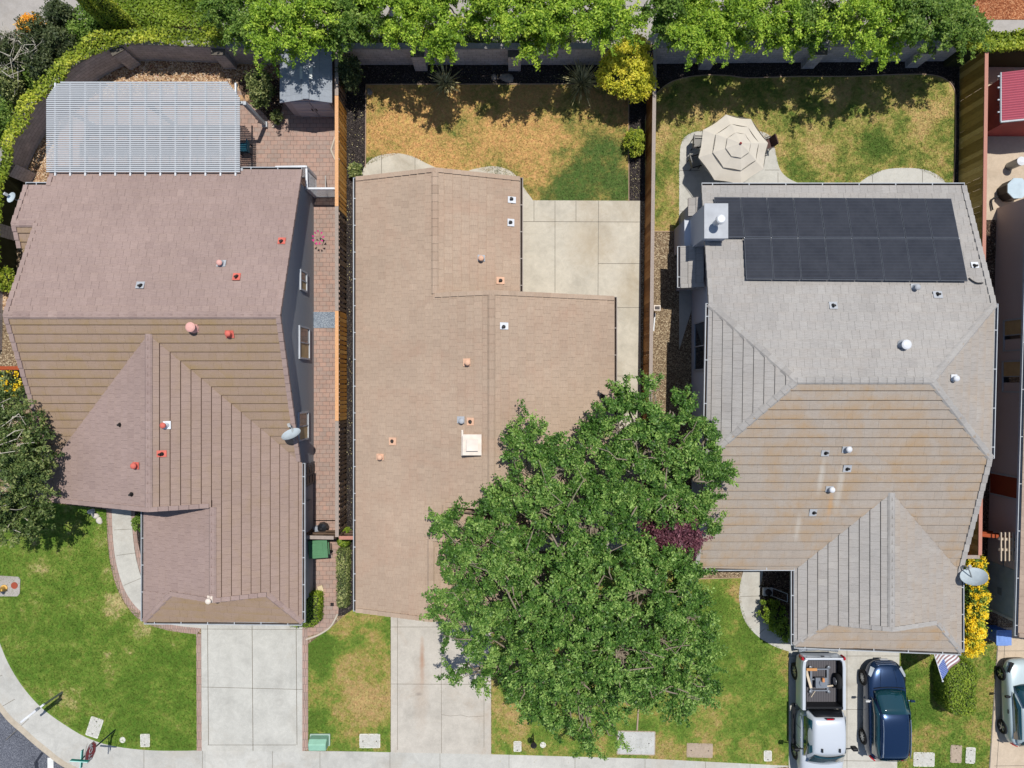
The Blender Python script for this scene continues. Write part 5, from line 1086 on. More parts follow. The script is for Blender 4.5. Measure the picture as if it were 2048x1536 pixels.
# grill box, AC units
def acunit(px, py, z_, label):
    c_ = P(px, py, z_); b0 = Vector((c_.x, c_.y, .03)); o = thing('air_conditioner', b0, label, 'air conditioner'); m = MB(); m.prism([(b0.x+.5*math.cos(R(22.5+45*k)), b0.y+.5*math.sin(R(22.5+45*k))) for k in range(8)], .05, .8); m.build('cabinet', m_dkmet, o)
    m = MB(); m.prism([(b0.x+.54*math.cos(R(22.5+45*k)), b0.y+.54*math.sin(R(22.5+45*k))) for k in range(8)], .8, .86); m.build('top', plain('unit_top', C(186, 204, 214), .5), o)
    m = MB(); m.tube(spline([b0+Vector((-.5, -.2, .2)), b0+Vector((-.8, -.4, .1)), b0+Vector((-.75, -.9, .1))], 4), .04, 6); m.build('hose', m_blackp, o)
acunit(2034, 377, .8, 'pale topped air conditioner on the neighbour patio at the right edge')
q = P(2043, 322, .9); b0 = Vector((q.x, q.y, .02)); o = thing('patio_heater', b0, 'small round white topped canister on the neighbour patio', 'canister'); m = MB(); m.lathe(b0, [(.2, 0), (.2, .8), (.16, .84)], 16); m.build('body', m_sback, o); m = MB(); m.lathe(b0+Z*.84, [(.22, 0), (.22, .05), (.08, .1)], 16); m.build('cap', m_white, o)
# paving mats
m = MB(); m.b2(PX(627), PX(678), PY(656), PY(624), .0, .06); tag(m.build('rubber_mat', speckle('mat_grey', [(0, C(110, 120, 134)), (.6, C(140, 150, 162)), (1, C(176, 184, 192))], 40), origin=(PX(650), PY(640), 0)), 'blue grey square mat on the pavers by the new fence panel', 'mat')
# pinwheel / pink kite
q = P(640, 475, .8); b0 = Vector((q.x, q.y, .02)); o = thing('garden_pinwheel', b0, 'magenta pink garden ornament beside the left house wall', 'garden ornament'); m = MB(); m.tube([b0, b0+Z*.8], .015, 6); m.build('stick', m_dkmet, o)
m = MB()
for k in range(9): a = k*.7; c_ = b0+Z*(.72+.05*(k % 3))+Vector((.16*math.cos(a)-.1, .22*math.sin(a), 0)); m.face([c_, c_+Vector((.16*math.cos(a), .14*math.sin(a), .04)), c_+Vector((.14*math.cos(a+.8), .16*math.sin(a+.8), -.03))])
m.build('petals', plain('magenta', C(216, 60, 140), .6), o)
# sawn post / hose things near right fence
q = P(1314, 616, .9); b0 = Vector((q.x, q.y, .02)); o = thing('cable_box', b0, 'small tan box on a white stake beside the brown fence', 'box'); m = MB(); m.box(b0+Z*.85, (.34, .28, .2)); m.box(b0+Z*.96, (.24, .16, .03), 1); m.build('box_body', [m_cream, m_dkmet], o, bevel=.02); m = MB(); m.tube([b0, b0+Z*.8], .03, 6); m.build('stake', m_white, o)
m = MB(); m.bar(P(1310, 627, .06), P(1307, 662, .06), .06, .05); tag(m.build('white_pipe', m_white, origin=P(1308, 645, .06)), 'white plastic pipe lying on the soil by the brown fence', 'pipe')
m = MB(); m.tube([P(651, 352, .03), P(651, 378, 1.1)], .025, 6); tag(m.build('garden_stake', m_lgrey, origin=P(651, 352, 0)), 'slim white stake on the pavers above the lattice gate', 'stake')
# rocks
m_rock = plain('pale_rock', C(150, 142, 134), .95, vary=.2, scale=8); m_rock2 = plain('tan_rock', C(196, 160, 122), .95, vary=.2, scale=8)
def rock(px, py, r, mat, label, sx=1.0, group=None):
    p = P(px, py, .02); m = MB(); n = 10; rg = 5
    for i in range(rg):
        f = i/(rg-1); rr_ = r*math.cos(f*math.pi/2*.97); zz = r*.7*math.sin(f*math.pi/2)
        for k in range(n): a = 2*math.pi*k/n; j = 1+.18*math.sin(a*2+px)+.1*math.sin(a*3+py); m.v.append((p.x+rr_*sx*j*math.cos(a), p.y+rr_*j*math.sin(a), p.z+zz*(1+.1*math.sin(a+px))))
    for i in range(rg-1):
        for k in range(n): m.f.append((i*n+k, i*n+(k+1) % n, (i+1)*n+(k+1) % n, (i+1)*n+k)); m.m.append(0); m.t.append(.5)
    m.f.append(tuple((rg-1)*n+k for k in range(n))); m.m.append(0); m.t.append(.5)
    tag(m.build('rock', mat, origin=p, smooth=True), label, 'rock', group)
rock(988, 154, .18, m_rock, 'left one of two pale rocks in the dark bed at the back wall', .7); rock(1014, 156, .26, m_rock, 'right, wider one of two pale rocks in the dark bed at the back wall', 1.3)
rock(739, 184, .17, m_rock, 'pale rock at the top left corner of the dry lawn'); rock(444, 150, .17, m_rock2, 'orange tan boulder on the gravel behind the pergola'); rock(482, 197, .16, m_rock2, 'rounded brown rock touching the pergola corner, left of a second one'); rock(495, 196, .17, m_rock2, 'rounded brown rock right of its twin at the pergola corner')
for i, (x, y, l) in enumerate(((183, 1023, 'uppermost'), (191, 1031, 'middle'), (199, 1041, 'lowest'))): rock(x, y, .17, plain('white_rock', C(212, 204, 194), .95, vary=.1, scale=8), f'{l} of three whitish stones at the bottom edge of the mauve brown roof', 1.1)
m = MB(); m.box(P(641, 1177, .05), (.26, .28, .06), rz=.3); tag(m.build('stepping_stone', plain('tan_stone', C(214, 196, 160), .9), origin=P(641, 1177, 0)), 'tan flat stone on the pavers below the green bin', 'stone')
m = MB(); m.b2(PX(661), PX(668), PY(1212), PY(1205), .02, .03); tag(m.build('drain_grate', m_dkmet, origin=P(664, 1208)), 'small dark drain grate in the brick side path', 'drain')
# ---------------------------------------------------------------- vehicles; local x = across, y = forward
def paint(name, c, rough=.22, metal=.0, coat=.6):
    m = M(name, rough, .5, metal); m.color(c); m.b.inputs['Coat Weight'].default_value = coat; m.b.inputs['Coat Roughness'].default_value = .05; return m.m
m_tyre = plain('tyre', C(34, 34, 36), .85); m_rim = plain('alloy', C(196, 200, 206), .3, .5, .7); m_cglass = M('car_glass', .04, .8); m_cglass.color(C(24, 62, 70)); m_cglass.b.inputs['Coat Weight'].default_value = .8; m_cglass = m_cglass.m
m_trim = plain('black_trim', C(30, 32, 36), .5); m_hl = plain('lamp_glass', C(200, 208, 214), .1, .7); m_tl = plain('tail_lamp', C(180, 20, 36), .2, .6); m_chrome = plain('chrome', C(220, 224, 230), .15, .6, .9)
class Car:
    def __init__(s, name, x, y, yaw, label, cat):
        s.o = thing(name, (x, y, .04), label, cat); s.c = Vector((x, y, .04)); a = R(yaw); s.X = Vector((math.cos(a), math.sin(a), 0)); s.Y = Vector((-math.sin(a), math.cos(a), 0)); s.Z = Vector((0, 0, 1))
    def w(s, x, y, z): return s.c+s.X*x+s.Y*y+s.Z*z
    def loft(s, name, secs, mat, sub=1, parent=None, cap=True, crease=False, mats=None):
        """secs: list of (y, [(x,z)...]) half profiles from bottom outside up to the centre top; mirrored"""
        m = MB(); n = None; rows = []
        for y, pr in secs:
            full = [(-x, z) for x, z in pr]+[(x, z) for x, z in pr[::-1] if abs(x) > 1e-4]
            rows.append([s.w(x, y, z) for x, z in full]); n = len(full)
        vs = [v for r in rows for v in r]; fs = [(i*n+k, i*n+k+1, (i+1)*n+k+1, (i+1)*n+k) for i in range(len(rows)-1) for k in range(n-1)]
        fs += [(i*n+n-1, i*n, (i+1)*n, (i+1)*n+n-1) for i in range(len(rows)-1)]
        if cap: fs += [tuple(range(n)), tuple(range((len(rows)-1)*n, len(rows)*n))[::-1]]
        m.faces(vs, fs); return m.build(name, mat, parent or s.o, smooth=True, fixn=True, subsurf=sub)
    def wheel(s, x, y, r=.36, w=.24, spokes=7, rim=None, name='wheel'):
        sg = 1 if x > 0 else -1; c = s.w(x, y, r); ax = s.X*sg; m = MB(); n = 28; prof = [(r*.62, -w/2), (r*.94, -w/2), (r, -w*.3), (r, w*.3), (r*.95, w/2), (r*.64, w/2), (r*.62, w*.42)]
        b = len(m.v)
        for rr_, o_ in prof:
            for k in range(n): a = 2*math.pi*k/n; m.v.append(tuple(c+ax*o_+s.Y*rr_*math.cos(a)+s.Z*rr_*math.sin(a)))
        for i in range(len(prof)-1):
            for k in range(n): m.f.append((b+i*n+k, b+i*n+(k+1) % n, b+(i+1)*n+(k+1) % n, b+(i+1)*n+k)); m.m.append(0); m.t.append(.5)
        t = m.build('wheel', m_tyre, s.o, smooth=True)
        h = MB(); h.tube([c+ax*(w*.1), c+ax*(w*.14)], r*.62, 28, 1); h.tube([c+ax*(w*.3), c+ax*(w*.46)], r*.13, 12, 0)
        for k in range(spokes):
            a = 2*math.pi*k/spokes; d = s.Y*math.cos(a)+s.Z*math.sin(a); h.bar(c+d*r*.1+ax*w*.4, c+d*r*.63+ax*w*.38, .05, .03, 0, up=ax)
        h.tube([c+ax*w*.36, c+ax*w*.44], r*.64, 28, 2, cap=False); h.tube([c+ax*w*.44, c+ax*w*.36], r*.59, 28, 0, cap=False)
        h.build('rim', [rim or m_rim, m_trim, rim or m_rim], t)
    def quad(s, name, pts, mat, th=.012, parent=None, sub=0):
        m = MB(); P_ = [s.w(*p) for p in pts]; n = (P_[1]-P_[0]).cross(P_[2]-P_[0]).normalized(); N = len(P_)
        m.faces([p+n*th for p in P_]+[p-n*th for p in P_], [tuple(range(N)), tuple(range(N, 2*N))[::-1]]+[(i, N+i, N+(i+1) % N, (i+1) % N) for i in range(N)]); return m.build(name, mat, parent or s.o)
    def box(s, name, c, d, mat, parent=None, bevel=.0, mi=0):
        m = MB(); m.box(s.w(*c), d, ax=(s.X, s.Y, s.Z)); return m.build(name, mat, parent or s.o, bevel=bevel)
    def mirror(s, x, y, z, mat, l=.2):
        sg = 1 if x > 0 else -1; m = MB(); m.box(s.w(x+sg*.12, y, z), (.22, .1, .15), ax=(s.X, s.Y, s.Z)); m.bar(s.w(x-sg*.08, y, z-.04), s.w(x+sg*.05, y, z-.02), .04, .04); m.build('mirror', mat, s.o, bevel=.03)
    def surf(s, name, grid, mat, parent=None, th=0.0):
        """grid of (x,y,z) rows -> smooth surface panel"""
        m = MB(); r, c = len(grid), len(grid[0]); vs = [s.w(*p) for row in grid for p in row]; m.faces(vs, [(i*c+k, i*c+k+1, (i+1)*c+k+1, (i+1)*c+k) for i in range(r-1) for k in range(c-1)])
        o = m.build(name, mat, parent or s.o, smooth=True); q = o.modifiers.new('solid', 'SOLIDIFY'); q.thickness = .02; q.offset = 0; return o

def bodysec(y, hw, zb, zm, zt, ins=.12, crown=.03, sill=.04):
    return (y, [(hw-sill-.04, zb), (hw-.01, zb+.10), (hw, zm), (hw-.03, zt-.10), (hw-ins, zt-.01), (hw*.5, zt+crown*.8), (0, zt+crown)])
def cabinsec(y, hb, ht, zb, zt, crown=.03):
    return (y, [(hb, zb), (hb*.62+ht*.38, zb*.55+zt*.45), (ht+.03, zt-.08), (ht-.08, zt), (ht*.5, zt+crown), (0, zt+crown*1.2)])

# --- dark blue crossover, nose towards the garage (+y)
navy = paint('navy_paint', C(38, 62, 96), .24, .6, .8)
c = Car('parked_car', 18.52, -16.15, 0, 'dark blue crossover parked nose first beside the white pickup', 'car')
secs = [bodysec(-2.42, .62, .42, .6, .82, .2), bodysec(-2.36, .84, .30, .62, 1.0, .16), bodysec(-2.0, .95, .26, .66, 1.1, .12), bodysec(-1.2, .98, .26, .68, 1.1, .1), bodysec(0, .98, .26, .68, 1.06, .1), bodysec(.9, .97, .26, .68, 1.04, .12),
        bodysec(1.5, .96, .28, .66, .98, .2, .05), bodysec(2.0, .86, .30, .62, .88, .24, .05), bodysec(2.28, .66, .36, .58, .76, .24, .03), bodysec(2.42, .40, .42, .55, .64, .18, .01)]
c.loft('body', secs, navy, 2)
cab = [cabinsec(-2.28, .80, .62, 1.02, 1.18), cabinsec(-2.05, .84, .68, 1.04, 1.58), cabinsec(-1.6, .86, .70, 1.05, 1.70), cabinsec(-.6, .87, .70, 1.04, 1.74), cabinsec(.05, .86, .68, 1.02, 1.70), cabinsec(.35, .85, .70, 1.01, 1.50), cabinsec(1.0, .82, .72, .98, 1.08)]
cabo = c.loft('cabin', cab, navy, 2)
ws = [[(x*(.655+.11*t), .22+.86*t+.10*(1-x*x)*t, 1.69-.62*t+.035*(1-x*x)) for x in (-1, -.6, -.2, .2, .6, 1)] for t in (0, .25, .5, .75, 1)]
c.surf('windscreen', ws, m_cglass)
ws = [[(x*(.6+.1*t), -2.03-.24*t-.04*(1-x*x), 1.60-.42*t+.03*(1-x*x)) for x in (-1, -.5, 0, .5, 1)] for t in (0, .5, 1)]
c.surf('rear_window', ws, m_cglass)
for sg in (-1, 1):
    g = [[(sg*(.755+.115*t), y, 1.6-.5*t) for y in (-1.95+.0*t, -1.3, -.6, .0, .22+.6*t)] for t in (0, .5, 1)]; c.surf('side_window', g, m_cglass)
    m = MB(); m.tube([c.w(sg*.66, y, z_) for y, z_ in ((-1.85, 1.73), (-1.6, 1.79), (-.5, 1.82), (0, 1.77))], .022, 8); m.build('roof_rail', m_chrome, c.o)
    c.quad('headlight', [(sg*.62, 2.12, .86), (sg*.84, 1.72, .93), (sg*.90, 1.78, .82), (sg*.74, 2.16, .72)], m_hl, .03)
    c.quad('tail_light', [(sg*.64, -2.40, .98), (sg*.88, -2.22, 1.05), (sg*.9, -2.2, .85), (sg*.66, -2.42, .85)], m_tl, .03)
    c.mirror(sg*.98, .62, 1.12, navy if sg > 0 else m_lgrey)
    for y in (-1.5, 1.45): c.wheel(sg*.885, y, .37, .24, 9)
    m = MB(); m.tube([c.w(sg*.42, 1.15, 1.045), c.w(sg*.38, 1.7, .985), c.w(sg*.32, 2.05, .90)], .016, 6); m.build('bonnet_crease', navy, c.o)
for i in range(3):
    m = MB(); m.tube([c.w(x, 2.30-.16*x*x+.045*i, .82-.085*i) for x in (-.5, -.25, 0, .25, .5)], .018, 6); m.build('grille_bar', m_chrome, c.o)
c.quad('plate', [(-.2, 2.44, .46), (.2, 2.44, .46), (.2, 2.43, .6), (-.2, 2.43, .6)], m_white, .01)
for sg in (-1, 1): m = MB(); m.tube([c.w(sg*.08+x, 1.10, 1.075) for x in (-.3, 0, .3)], .014, 6); m.build('wiper', m_trim, c.o)
m = MB(); m.tube([c.w(x, 1.14+.12*(1-x*x), 1.055) for x in (-.74, -.4, 0, .4, .74)], .02, 6); m.build('cowl', m_trim, c.o)

# --- white pickup, tail towards the garage; forward = -y  -> yaw 180
wp = paint('white_paint_truck', C(206, 212, 220), .35, .1, .4); wside = wp
c = Car('pickup_truck', 15.2, -16.42, 180, 'white crew cab pickup with open bed backed up to the garage', 'pickup truck')
HW = 1.10
def sideprof(y, hw, zt, zb=.5): return (y, [(hw-.06, zb), (hw-.01, zb+.12), (hw, .95), (hw-.03, zt-.12), (hw-.06, zt)])
# lower body as lofted shell with the bed cut out: front part full, rear two side walls + floor
secs = [bodysec(-.62, HW, .48, .95, 1.3, .1, .0), bodysec(.6, HW, .46, .95, 1.28, .1, .0), bodysec(1.5, HW, .46, .95, 1.3, .14, .02), bodysec(2.2, HW-.02, .46, .92, 1.3, .24, .05), bodysec(2.9, HW-.1, .5, .88, 1.22, .26, .05), bodysec(3.15, HW-.3, .55, .85, 1.1, .2, .02)]
c.loft('body', secs, wp, 2)
# bed shell: outer side, rail and inner wall as one profile swept along the bed
for sg in (-1, 1):
    m = MB(); rows = []
    for y, f in ((-3.0, .0), (-2.9, .75), (-2.6, 1.0), (-1.8, 1.0), (-1.2, 1.0), (-.55, 1.0)):
        o_ = -.14*(1-f); rows.append([c.w(sg*(x+o_), y, z_) for x, z_ in ((1.02, .55), (1.09, .62), (1.10, .95), (1.09, 1.2), (1.05, 1.36), (.93, 1.38), (.90, 1.36), (.90, .78))])
    n = 8; b = len(m.v); m.v += [tuple(v) for r in rows for v in r]
    for i in range(len(rows)-1):
        for k in range(n-1): m.f.append((b+i*n+k, b+i*n+k+1, b+(i+1)*n+k+1, b+(i+1)*n+k)); m.m.append(0); m.t.append(.5)
    m.f.append(tuple(b+k for k in range(n))); m.m.append(0); m.t.append(.5)
    m.build('bed_side', wp, c.o, smooth=False, fixn=True, bevel=.01)
m = MB(); m.box(c.w(0, -3.03, 1.02), (1.86, .1, .72), ax=(c.X, c.Y, c.Z)); m.build('tailgate', wp, c.o, bevel=.03)
m = MB(); m.box(c.w(0, -3.09, 1.16), (.16, .03, .07), ax=(c.X, c.Y, c.Z)); m.build('tailgate_handle', m_trim, c.o)
for sg in (-1, 1):
    m = MB()
    for y in (-.56, .42, 1.38): m.bar(c.w(sg*1.102, y, .62), c.w(sg*1.095, y, 1.22), .012, .012)
    m.build('door_gap', m_trim, c.o)
c.box('bed_front', (0, -.66, 1.06), (1.84, .1, .62), m_trim)
m_bed = M('bed_liner', .7, .3); sx_ = m_bed.n('ShaderNodeSeparateXYZ'); m_bed.t.links.new(m_bed.pos, sx_.inputs[0]); m_bed.color(m_bed.mix(m_bed.math('GREATER_THAN', m_bed.math('FRACT', m_bed.math('MULTIPLY', sx_.outputs[0], 12.0)), .6), C(96, 94, 98), C(66, 64, 68))); m_bed = m_bed.m
c.box('bed_floor', (0, -1.84, .79), (1.8, 2.4, .05), m_bed)
m = MB()
for sg in (-1, 1): m.box(c.w(sg*.885, -1.84, 1.08), (.025, 2.36, .56), ax=(c.X, c.Y, c.Z))
m.box(c.w(0, -2.965, 1.08), (1.74, .025, .56), ax=(c.X, c.Y, c.Z)); m.build('bed_liner', m_trim, c.o)
m = MB(); rb = [c.w(x, -3.34+.10*x*x, .62) for x in (-1.0, -.6, 0, .6, 1.0)]
for a, b_ in zip(rb, rb[1:]): m.bar(a, b_, .28, .2)
m.build('rear_bumper', plain('bumper_grey', C(150, 156, 164), .35, .5, .6), c.o, bevel=.03)
c.box('licence_plate', (0, -3.42, .66), (.36, .1, .16), m_white); c.box('hitch', (0, -3.44, .73), (.5, .22, .06), m_trim)
cab = [cabinsec(-.58, .98, .80, 1.22, 1.4), cabinsec(-.42, .98, .74, 1.24, 1.92), cabinsec(-.2, .99, .76, 1.25, 2.02), cabinsec(.7, 1.0, .77, 1.25, 2.07), cabinsec(1.2, .99, .75, 1.25, 2.02), cabinsec(1.35, .98, .75, 1.25, 1.92), cabinsec(2.05, .92, .78, 1.24, 1.34)]
c.loft('cabin', cab, wp, 2)
c.surf('windscreen', [[(x*(.70+.17*t), 1.32+.62*t+.12*(1-x*x), 1.99-.58*t+.03*(1-x*x)) for x in (-1, -.6, -.2, .2, .6, 1)] for t in (0, .25, .5, .75, 1)], m_cglass)
c.surf('rear_window', [[(x*(.66+.14*t), -.47-.14*t, 1.93-.5*t) for x in (-1, 0, 1)] for t in (0, .5, 1)], m_trim)
m = MB(); m.box(c.w(0, -.40, 2.0), (.32, .07, .06), ax=(c.X, c.Y, c.Z)); m.box(c.w(0, -.42, 2.0), (.44, .05, .05), 1, ax=(c.X, c.Y, c.Z)); m.build('brake_light', [m_tl, m_trim], c.o)
for sg in (-1, 1):
    c.surf('side_window', [[(sg*(.80+.19*t), y, 1.88-.55*t) for y in (-.28, .3, .42, 1.0, 1.25+.45*t)] for t in (0, .5, 1)], m_cglass)
    m = MB(); m.box(c.w(sg*1.02, -3.02, 1.12), (.12, .16, .42), ax=(c.X, c.Y, c.Z)); m.build('tail_light', m_tl, c.o, bevel=.04)
    for y in (-2.05, 1.9): c.wheel(sg*.97, y, .42, .28, 8)
    for y in (-.05, .95): m = MB(); m.box(c.w(sg*1.1, y, 1.18), (.05, .22, .05), ax=(c.X, c.Y, c.Z)); m.build('door_handle', m_chrome, c.o, bevel=.015)
    m = MB(); m.bar(c.w(sg*1.02, 1.35, 1.35), c.w(sg*1.32, 1.28, 1.42), .06, .06); m.box(c.w(sg*1.42, 1.28, 1.45), (.26, .14, .34), ax=(c.X, c.Y, c.Z)); m.build('mirror', m_trim, c.o, bevel=.04)
    m = MB(); m.bar(c.w(sg*1.16, -.5, .5), c.w(sg*1.16, 1.5, .5), .16, .07); m.build('running_board', m_trim, c.o)
    m = MB(); m.box(c.w(sg*.42, 1.05, 2.115), (.08, .18, .03), ax=(c.X, c.Y, c.Z)); m.build('roof_lamp', m_trim, c.o)
# load in the bed
m_alu = plain('tool_metal', C(146, 152, 160), .4, .4, .5)
q = P(1642, 1361, 1.15); o = thing('tool_stand', (q.x, q.y, .86), 'grey folding saw stand with saw lying in the pickup bed', 'saw stand'); b0 = Vector((q.x, q.y, .86))
m = MB()
for sx in (-.42, .40): m.bar(b0+Vector((sx, -.6, .1)), b0+Vector((sx, .6, .1)), .09, .07)
for sy in (-.55, .0, .5): m.bar(b0+Vector((-.42, sy, .14)), b0+Vector((.4, sy, .14)), .06, .05)
for sx in (-.45, .45):
    for sy in (-.62, .58): m.lathe(b0+Vector((sx, sy, .02)), [(.08, 0), (.08, .14), (.04, .16)], 10)
m.build('frame', m_alu, o)
m = MB(); m.box(b0+Vector((.02, -.12, .24)), (.56, .5, .12)); m.tube([b0+Vector((.08, -.1, .3)), b0+Vector((.08, -.1, .36))], .17, 18); m.build('saw_table', m_alu, o)
m = MB(); m.box(b0+Vector((.05, .08, .42)), (.12, .2, .14)); m.build('saw_handle', plain('orange_grip', C(206, 140, 90), .6), o, bevel=.03)
m_ply = plain('pale_wood', C(216, 200, 176), .8); 
for (x0_, y0_, x1_, y1_, ww, l, mt) in ((1612, 1341, 1622, 1376, .12, 'pale long board leaning on the left of the saw stand', m_ply), (1613, 1339, 1634, 1339, .13, 'short orange plank at the top of the pickup bed', plain('orange_plank', C(206, 150, 96), .8)), (1634, 1374, 1666, 1371, .06, 'curved pale stick at the foot of the saw stand', m_ply), (1622, 1394, 1630, 1382, .03, 'thin pale twig of wood on the ribbed bed floor', m_ply)):
    m = MB(); a, b_ = P(x0_, y0_, 1.08), P(x1_, y1_, 1.14); m.bar(a, b_, ww, .04); tag(m.build('timber_piece', mt, origin=a), l, 'timber')
q = P(1674, 1362, 1.15); o = thing('spare_wheel', (q.x, q.y, .84), 'black spare tyre standing along the right side of the pickup bed', 'tyre'); m = MB(); n = 24
m.tube([Vector((q.x-.1, q.y, 1.17)), Vector((q.x-.04, q.y, 1.17)), Vector((q.x+.1, q.y, 1.17)), Vector((q.x+.14, q.y, 1.17))], [.3, .36, .36, .3], n); m.build('tyre', m_tyre, o, smooth=False); m = MB(); m.tube([Vector((q.x-.13, q.y, 1.17)), Vector((q.x-.11, q.y, 1.17))], .18, n); m.build('rim', m_rim, o)

# --- silver white car at the right edge, nose up
sp_ = paint('silver_paint', C(196, 212, 216), .3, .15, .5)
c = Car('parked_car', 25.42, -15.8, 1.5, 'silver white car cut off by the right edge of the photo', 'car')
secs = [bodysec(-2.12, .55, .4, .58, .8, .2), bodysec(-2.0, .80, .28, .6, .98, .16), bodysec(-1.5, .90, .24, .62, 1.02, .1), bodysec(0, .92, .24, .62, .98, .1), bodysec(.9, .91, .24, .62, .95, .12), bodysec(1.5, .88, .26, .6, .86, .2, .04), bodysec(1.95, .76, .3, .55, .74, .2, .03), bodysec(2.12, .5, .36, .5, .6, .2, .01)]
c.loft('body', secs, sp_, 2)
c.loft('cabin', [cabinsec(-2.0, .72, .55, .94, 1.08), cabinsec(-1.65, .76, .58, .96, 1.40), cabinsec(-1.0, .79, .61, .96, 1.50), cabinsec(-.2, .79, .60, .95, 1.50), cabinsec(.2, .78, .60, .93, 1.36), cabinsec(1.0, .74, .62, .9, .99)], sp_, 2)
c.surf('windscreen', [[(x*(.57+.12*t), .06+.88*t+.12*(1-x*x)*t, 1.50-.52*t+.03*(1-x*x)) for x in (-1, -.5, 0, .5, 1)] for t in (0, .33, .66, 1)], m_cglass)
c.surf('rear_window', [[(x*(.54+.08*t), -1.6-.36*t, 1.44-.34*t) for x in (-1, 0, 1)] for t in (0, .5, 1)], m_cglass)
for sg in (-1, 1):
    c.surf('side_window', [[(sg*(.66+.125*t), y, 1.4-.4*t) for y in (-1.5-.15*t, -.7, -.1, .08+.6*t)] for t in (0, .5, 1)], m_cglass)
    c.quad('headlight', [(sg*.5, 1.98, .76), (sg*.82, 1.55, .86), (sg*.86, 1.6, .76), (sg*.62, 2.02, .66)], m_trim, .025)
    c.mirror(sg*.92, .45, 1.0, m_trim)
    for y in (-1.35, 1.32): c.wheel(sg*.83, y, .34, .22, 5)
    m = MB(); m.box(c.w(sg*.93, -.35, .86), (.04, .2, .05), ax=(c.X, c.Y, c.Z)); m.build('door_handle', m_trim, c.o)
    c.quad('tail_light', [(sg*.5, -2.1, .86), (sg*.8, -1.95, .94), (sg*.84, -1.92, .8), (sg*.54, -2.12, .74)], m_tl, .02)
# ---------------------------------------------------------------- vegetation
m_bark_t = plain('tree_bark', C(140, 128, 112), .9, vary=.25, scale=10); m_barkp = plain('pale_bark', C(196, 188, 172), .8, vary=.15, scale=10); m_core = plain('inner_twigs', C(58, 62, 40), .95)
lf_tree = leafmat('leaf_green', (26, 50, 22), (80, 116, 50), (156, 180, 100), .35, .5, .35); lf_lime = leafmat('leaf_lime', (56, 86, 30), (126, 156, 50), (192, 206, 86)); lf_yel = leafmat('leaf_yellow', (124, 136, 38), (190, 186, 60), (226, 206, 88))
lf_ivy = leafmat('leaf_ivy', (66, 88, 30), (128, 144, 46), (192, 190, 76)); lf_purp = leafmat('leaf_purple', (54, 30, 38), (88, 52, 62), (128, 84, 92), .2); lf_birch = leafmat('leaf_birch', (38, 56, 32), (88, 106, 58), (156, 160, 104)); lf_dark = leafmat('leaf_dark', (40, 52, 32), (66, 78, 48), (104, 110, 74)); lf_hedge = leafmat('leaf_hedge', (66, 92, 28), (108, 130, 40), (152, 166, 64))
lf_flow = leafmat('flower_yellow', (214, 168, 20), (240, 196, 40), (250, 218, 90), .3); lf_olive = leafmat('leaf_olive', (46, 62, 36), (104, 116, 66), (172, 172, 116)); lf_blade = leafmat('blade_leaf', (70, 74, 44), (150, 140, 96), (206, 196, 150), .2)
lf_orange = leafmat('leaf_orange', (206, 130, 30), (236, 160, 50), (246, 186, 84)); lf_pink = leafmat('blossom_pink', (220, 170, 170), (232, 196, 190), (244, 220, 214), .3); lf_mid = leafmat('leaf_mid', (54, 80, 32), (94, 122, 50), (146, 164, 84))
def limb(m, a, b_, r0, r1, wob=.15, n=5):
    a, b_ = Vector(a), Vector(b_); L = (b_-a).length; pts = []
    for i in range(n+1):
        t = i/n; p = a.lerp(b_, t); 
        if 0 < i < n: p += Vector((random.gauss(0, wob), random.gauss(0, wob), random.gauss(0, wob)))*L*.12
        pts.append(p)
    m.tube(pts, [r0+(r1-r0)*i/n for i in range(n+1)], 7); return pts
def tree(name, base, lobes, label, cat='tree', group=None, mat=None, nsub=300, subr=.35, per=60, leaf=.08, bark=None, tr=.16, lo=-.3, shell=(.55, 1.03), twigs=60, up=.5, extra=None, tall=None, sprays=0, over=0, gate=None):
    base = Vector(base); o = thing(name, base, label, cat, group); m = MB(); bk = bark or m_bark_t
    zmin = min(l[2] for l in lobes); split = base+Vector((0, 0, max(.4, zmin*.45))); m.tube([base-Vector((0, 0, .1)), base.lerp(split, .5)+Vector((.04, .02, 0)), split], [tr*1.25, tr, tr*.9], 10)
    pts, tint, cc = blob_pts(lobes, nsub, subr, per, lo, shell, sprays=sprays, gate=gate)
    ends = []
    for l in lobes: q = limb(m, split, (l[0], l[1], l[2]), tr*.6, tr*.22); ends.append(Vector(l[:3]))
    for k in range(twigs):
        c = Vector(cc[random.randrange(len(cc))]); e = min(ends, key=lambda v: (v-c).length); limb(m, e+Vector((random.gauss(0, .2), random.gauss(0, .2), -.1)), c, tr*.2, .012, .5, 4)
    for k in range(over):
        l = random.choice(lobes); a = random.uniform(0, 6.283); limb(m, (l[0]*.5+base.x*.5, l[1]*.5+base.y*.5, l[2]+l[5]*.5), (l[0]+l[3]*1.0*math.cos(a), l[1]+l[4]*1.0*math.sin(a), l[2]+l[5]*.75), .05, .012, .7, 6)
    m.build('trunk', bk, o, smooth=True)
    keep = pts[:, 2] > .05; leafmesh('crown', pts[keep], tint[keep], leaf, mat or lf_tree, o, up=up)
    if extra: leafmesh('blossom', extra[0], extra[1], extra[2], extra[3], o)
    return o
def L(px, py, z, r, rz=None, ry=None):
    p = P(px, py, z); k = (H-z)/F; return (p.x, p.y, z, r*k, (ry or r)*k, (rz or r*.7)*k)
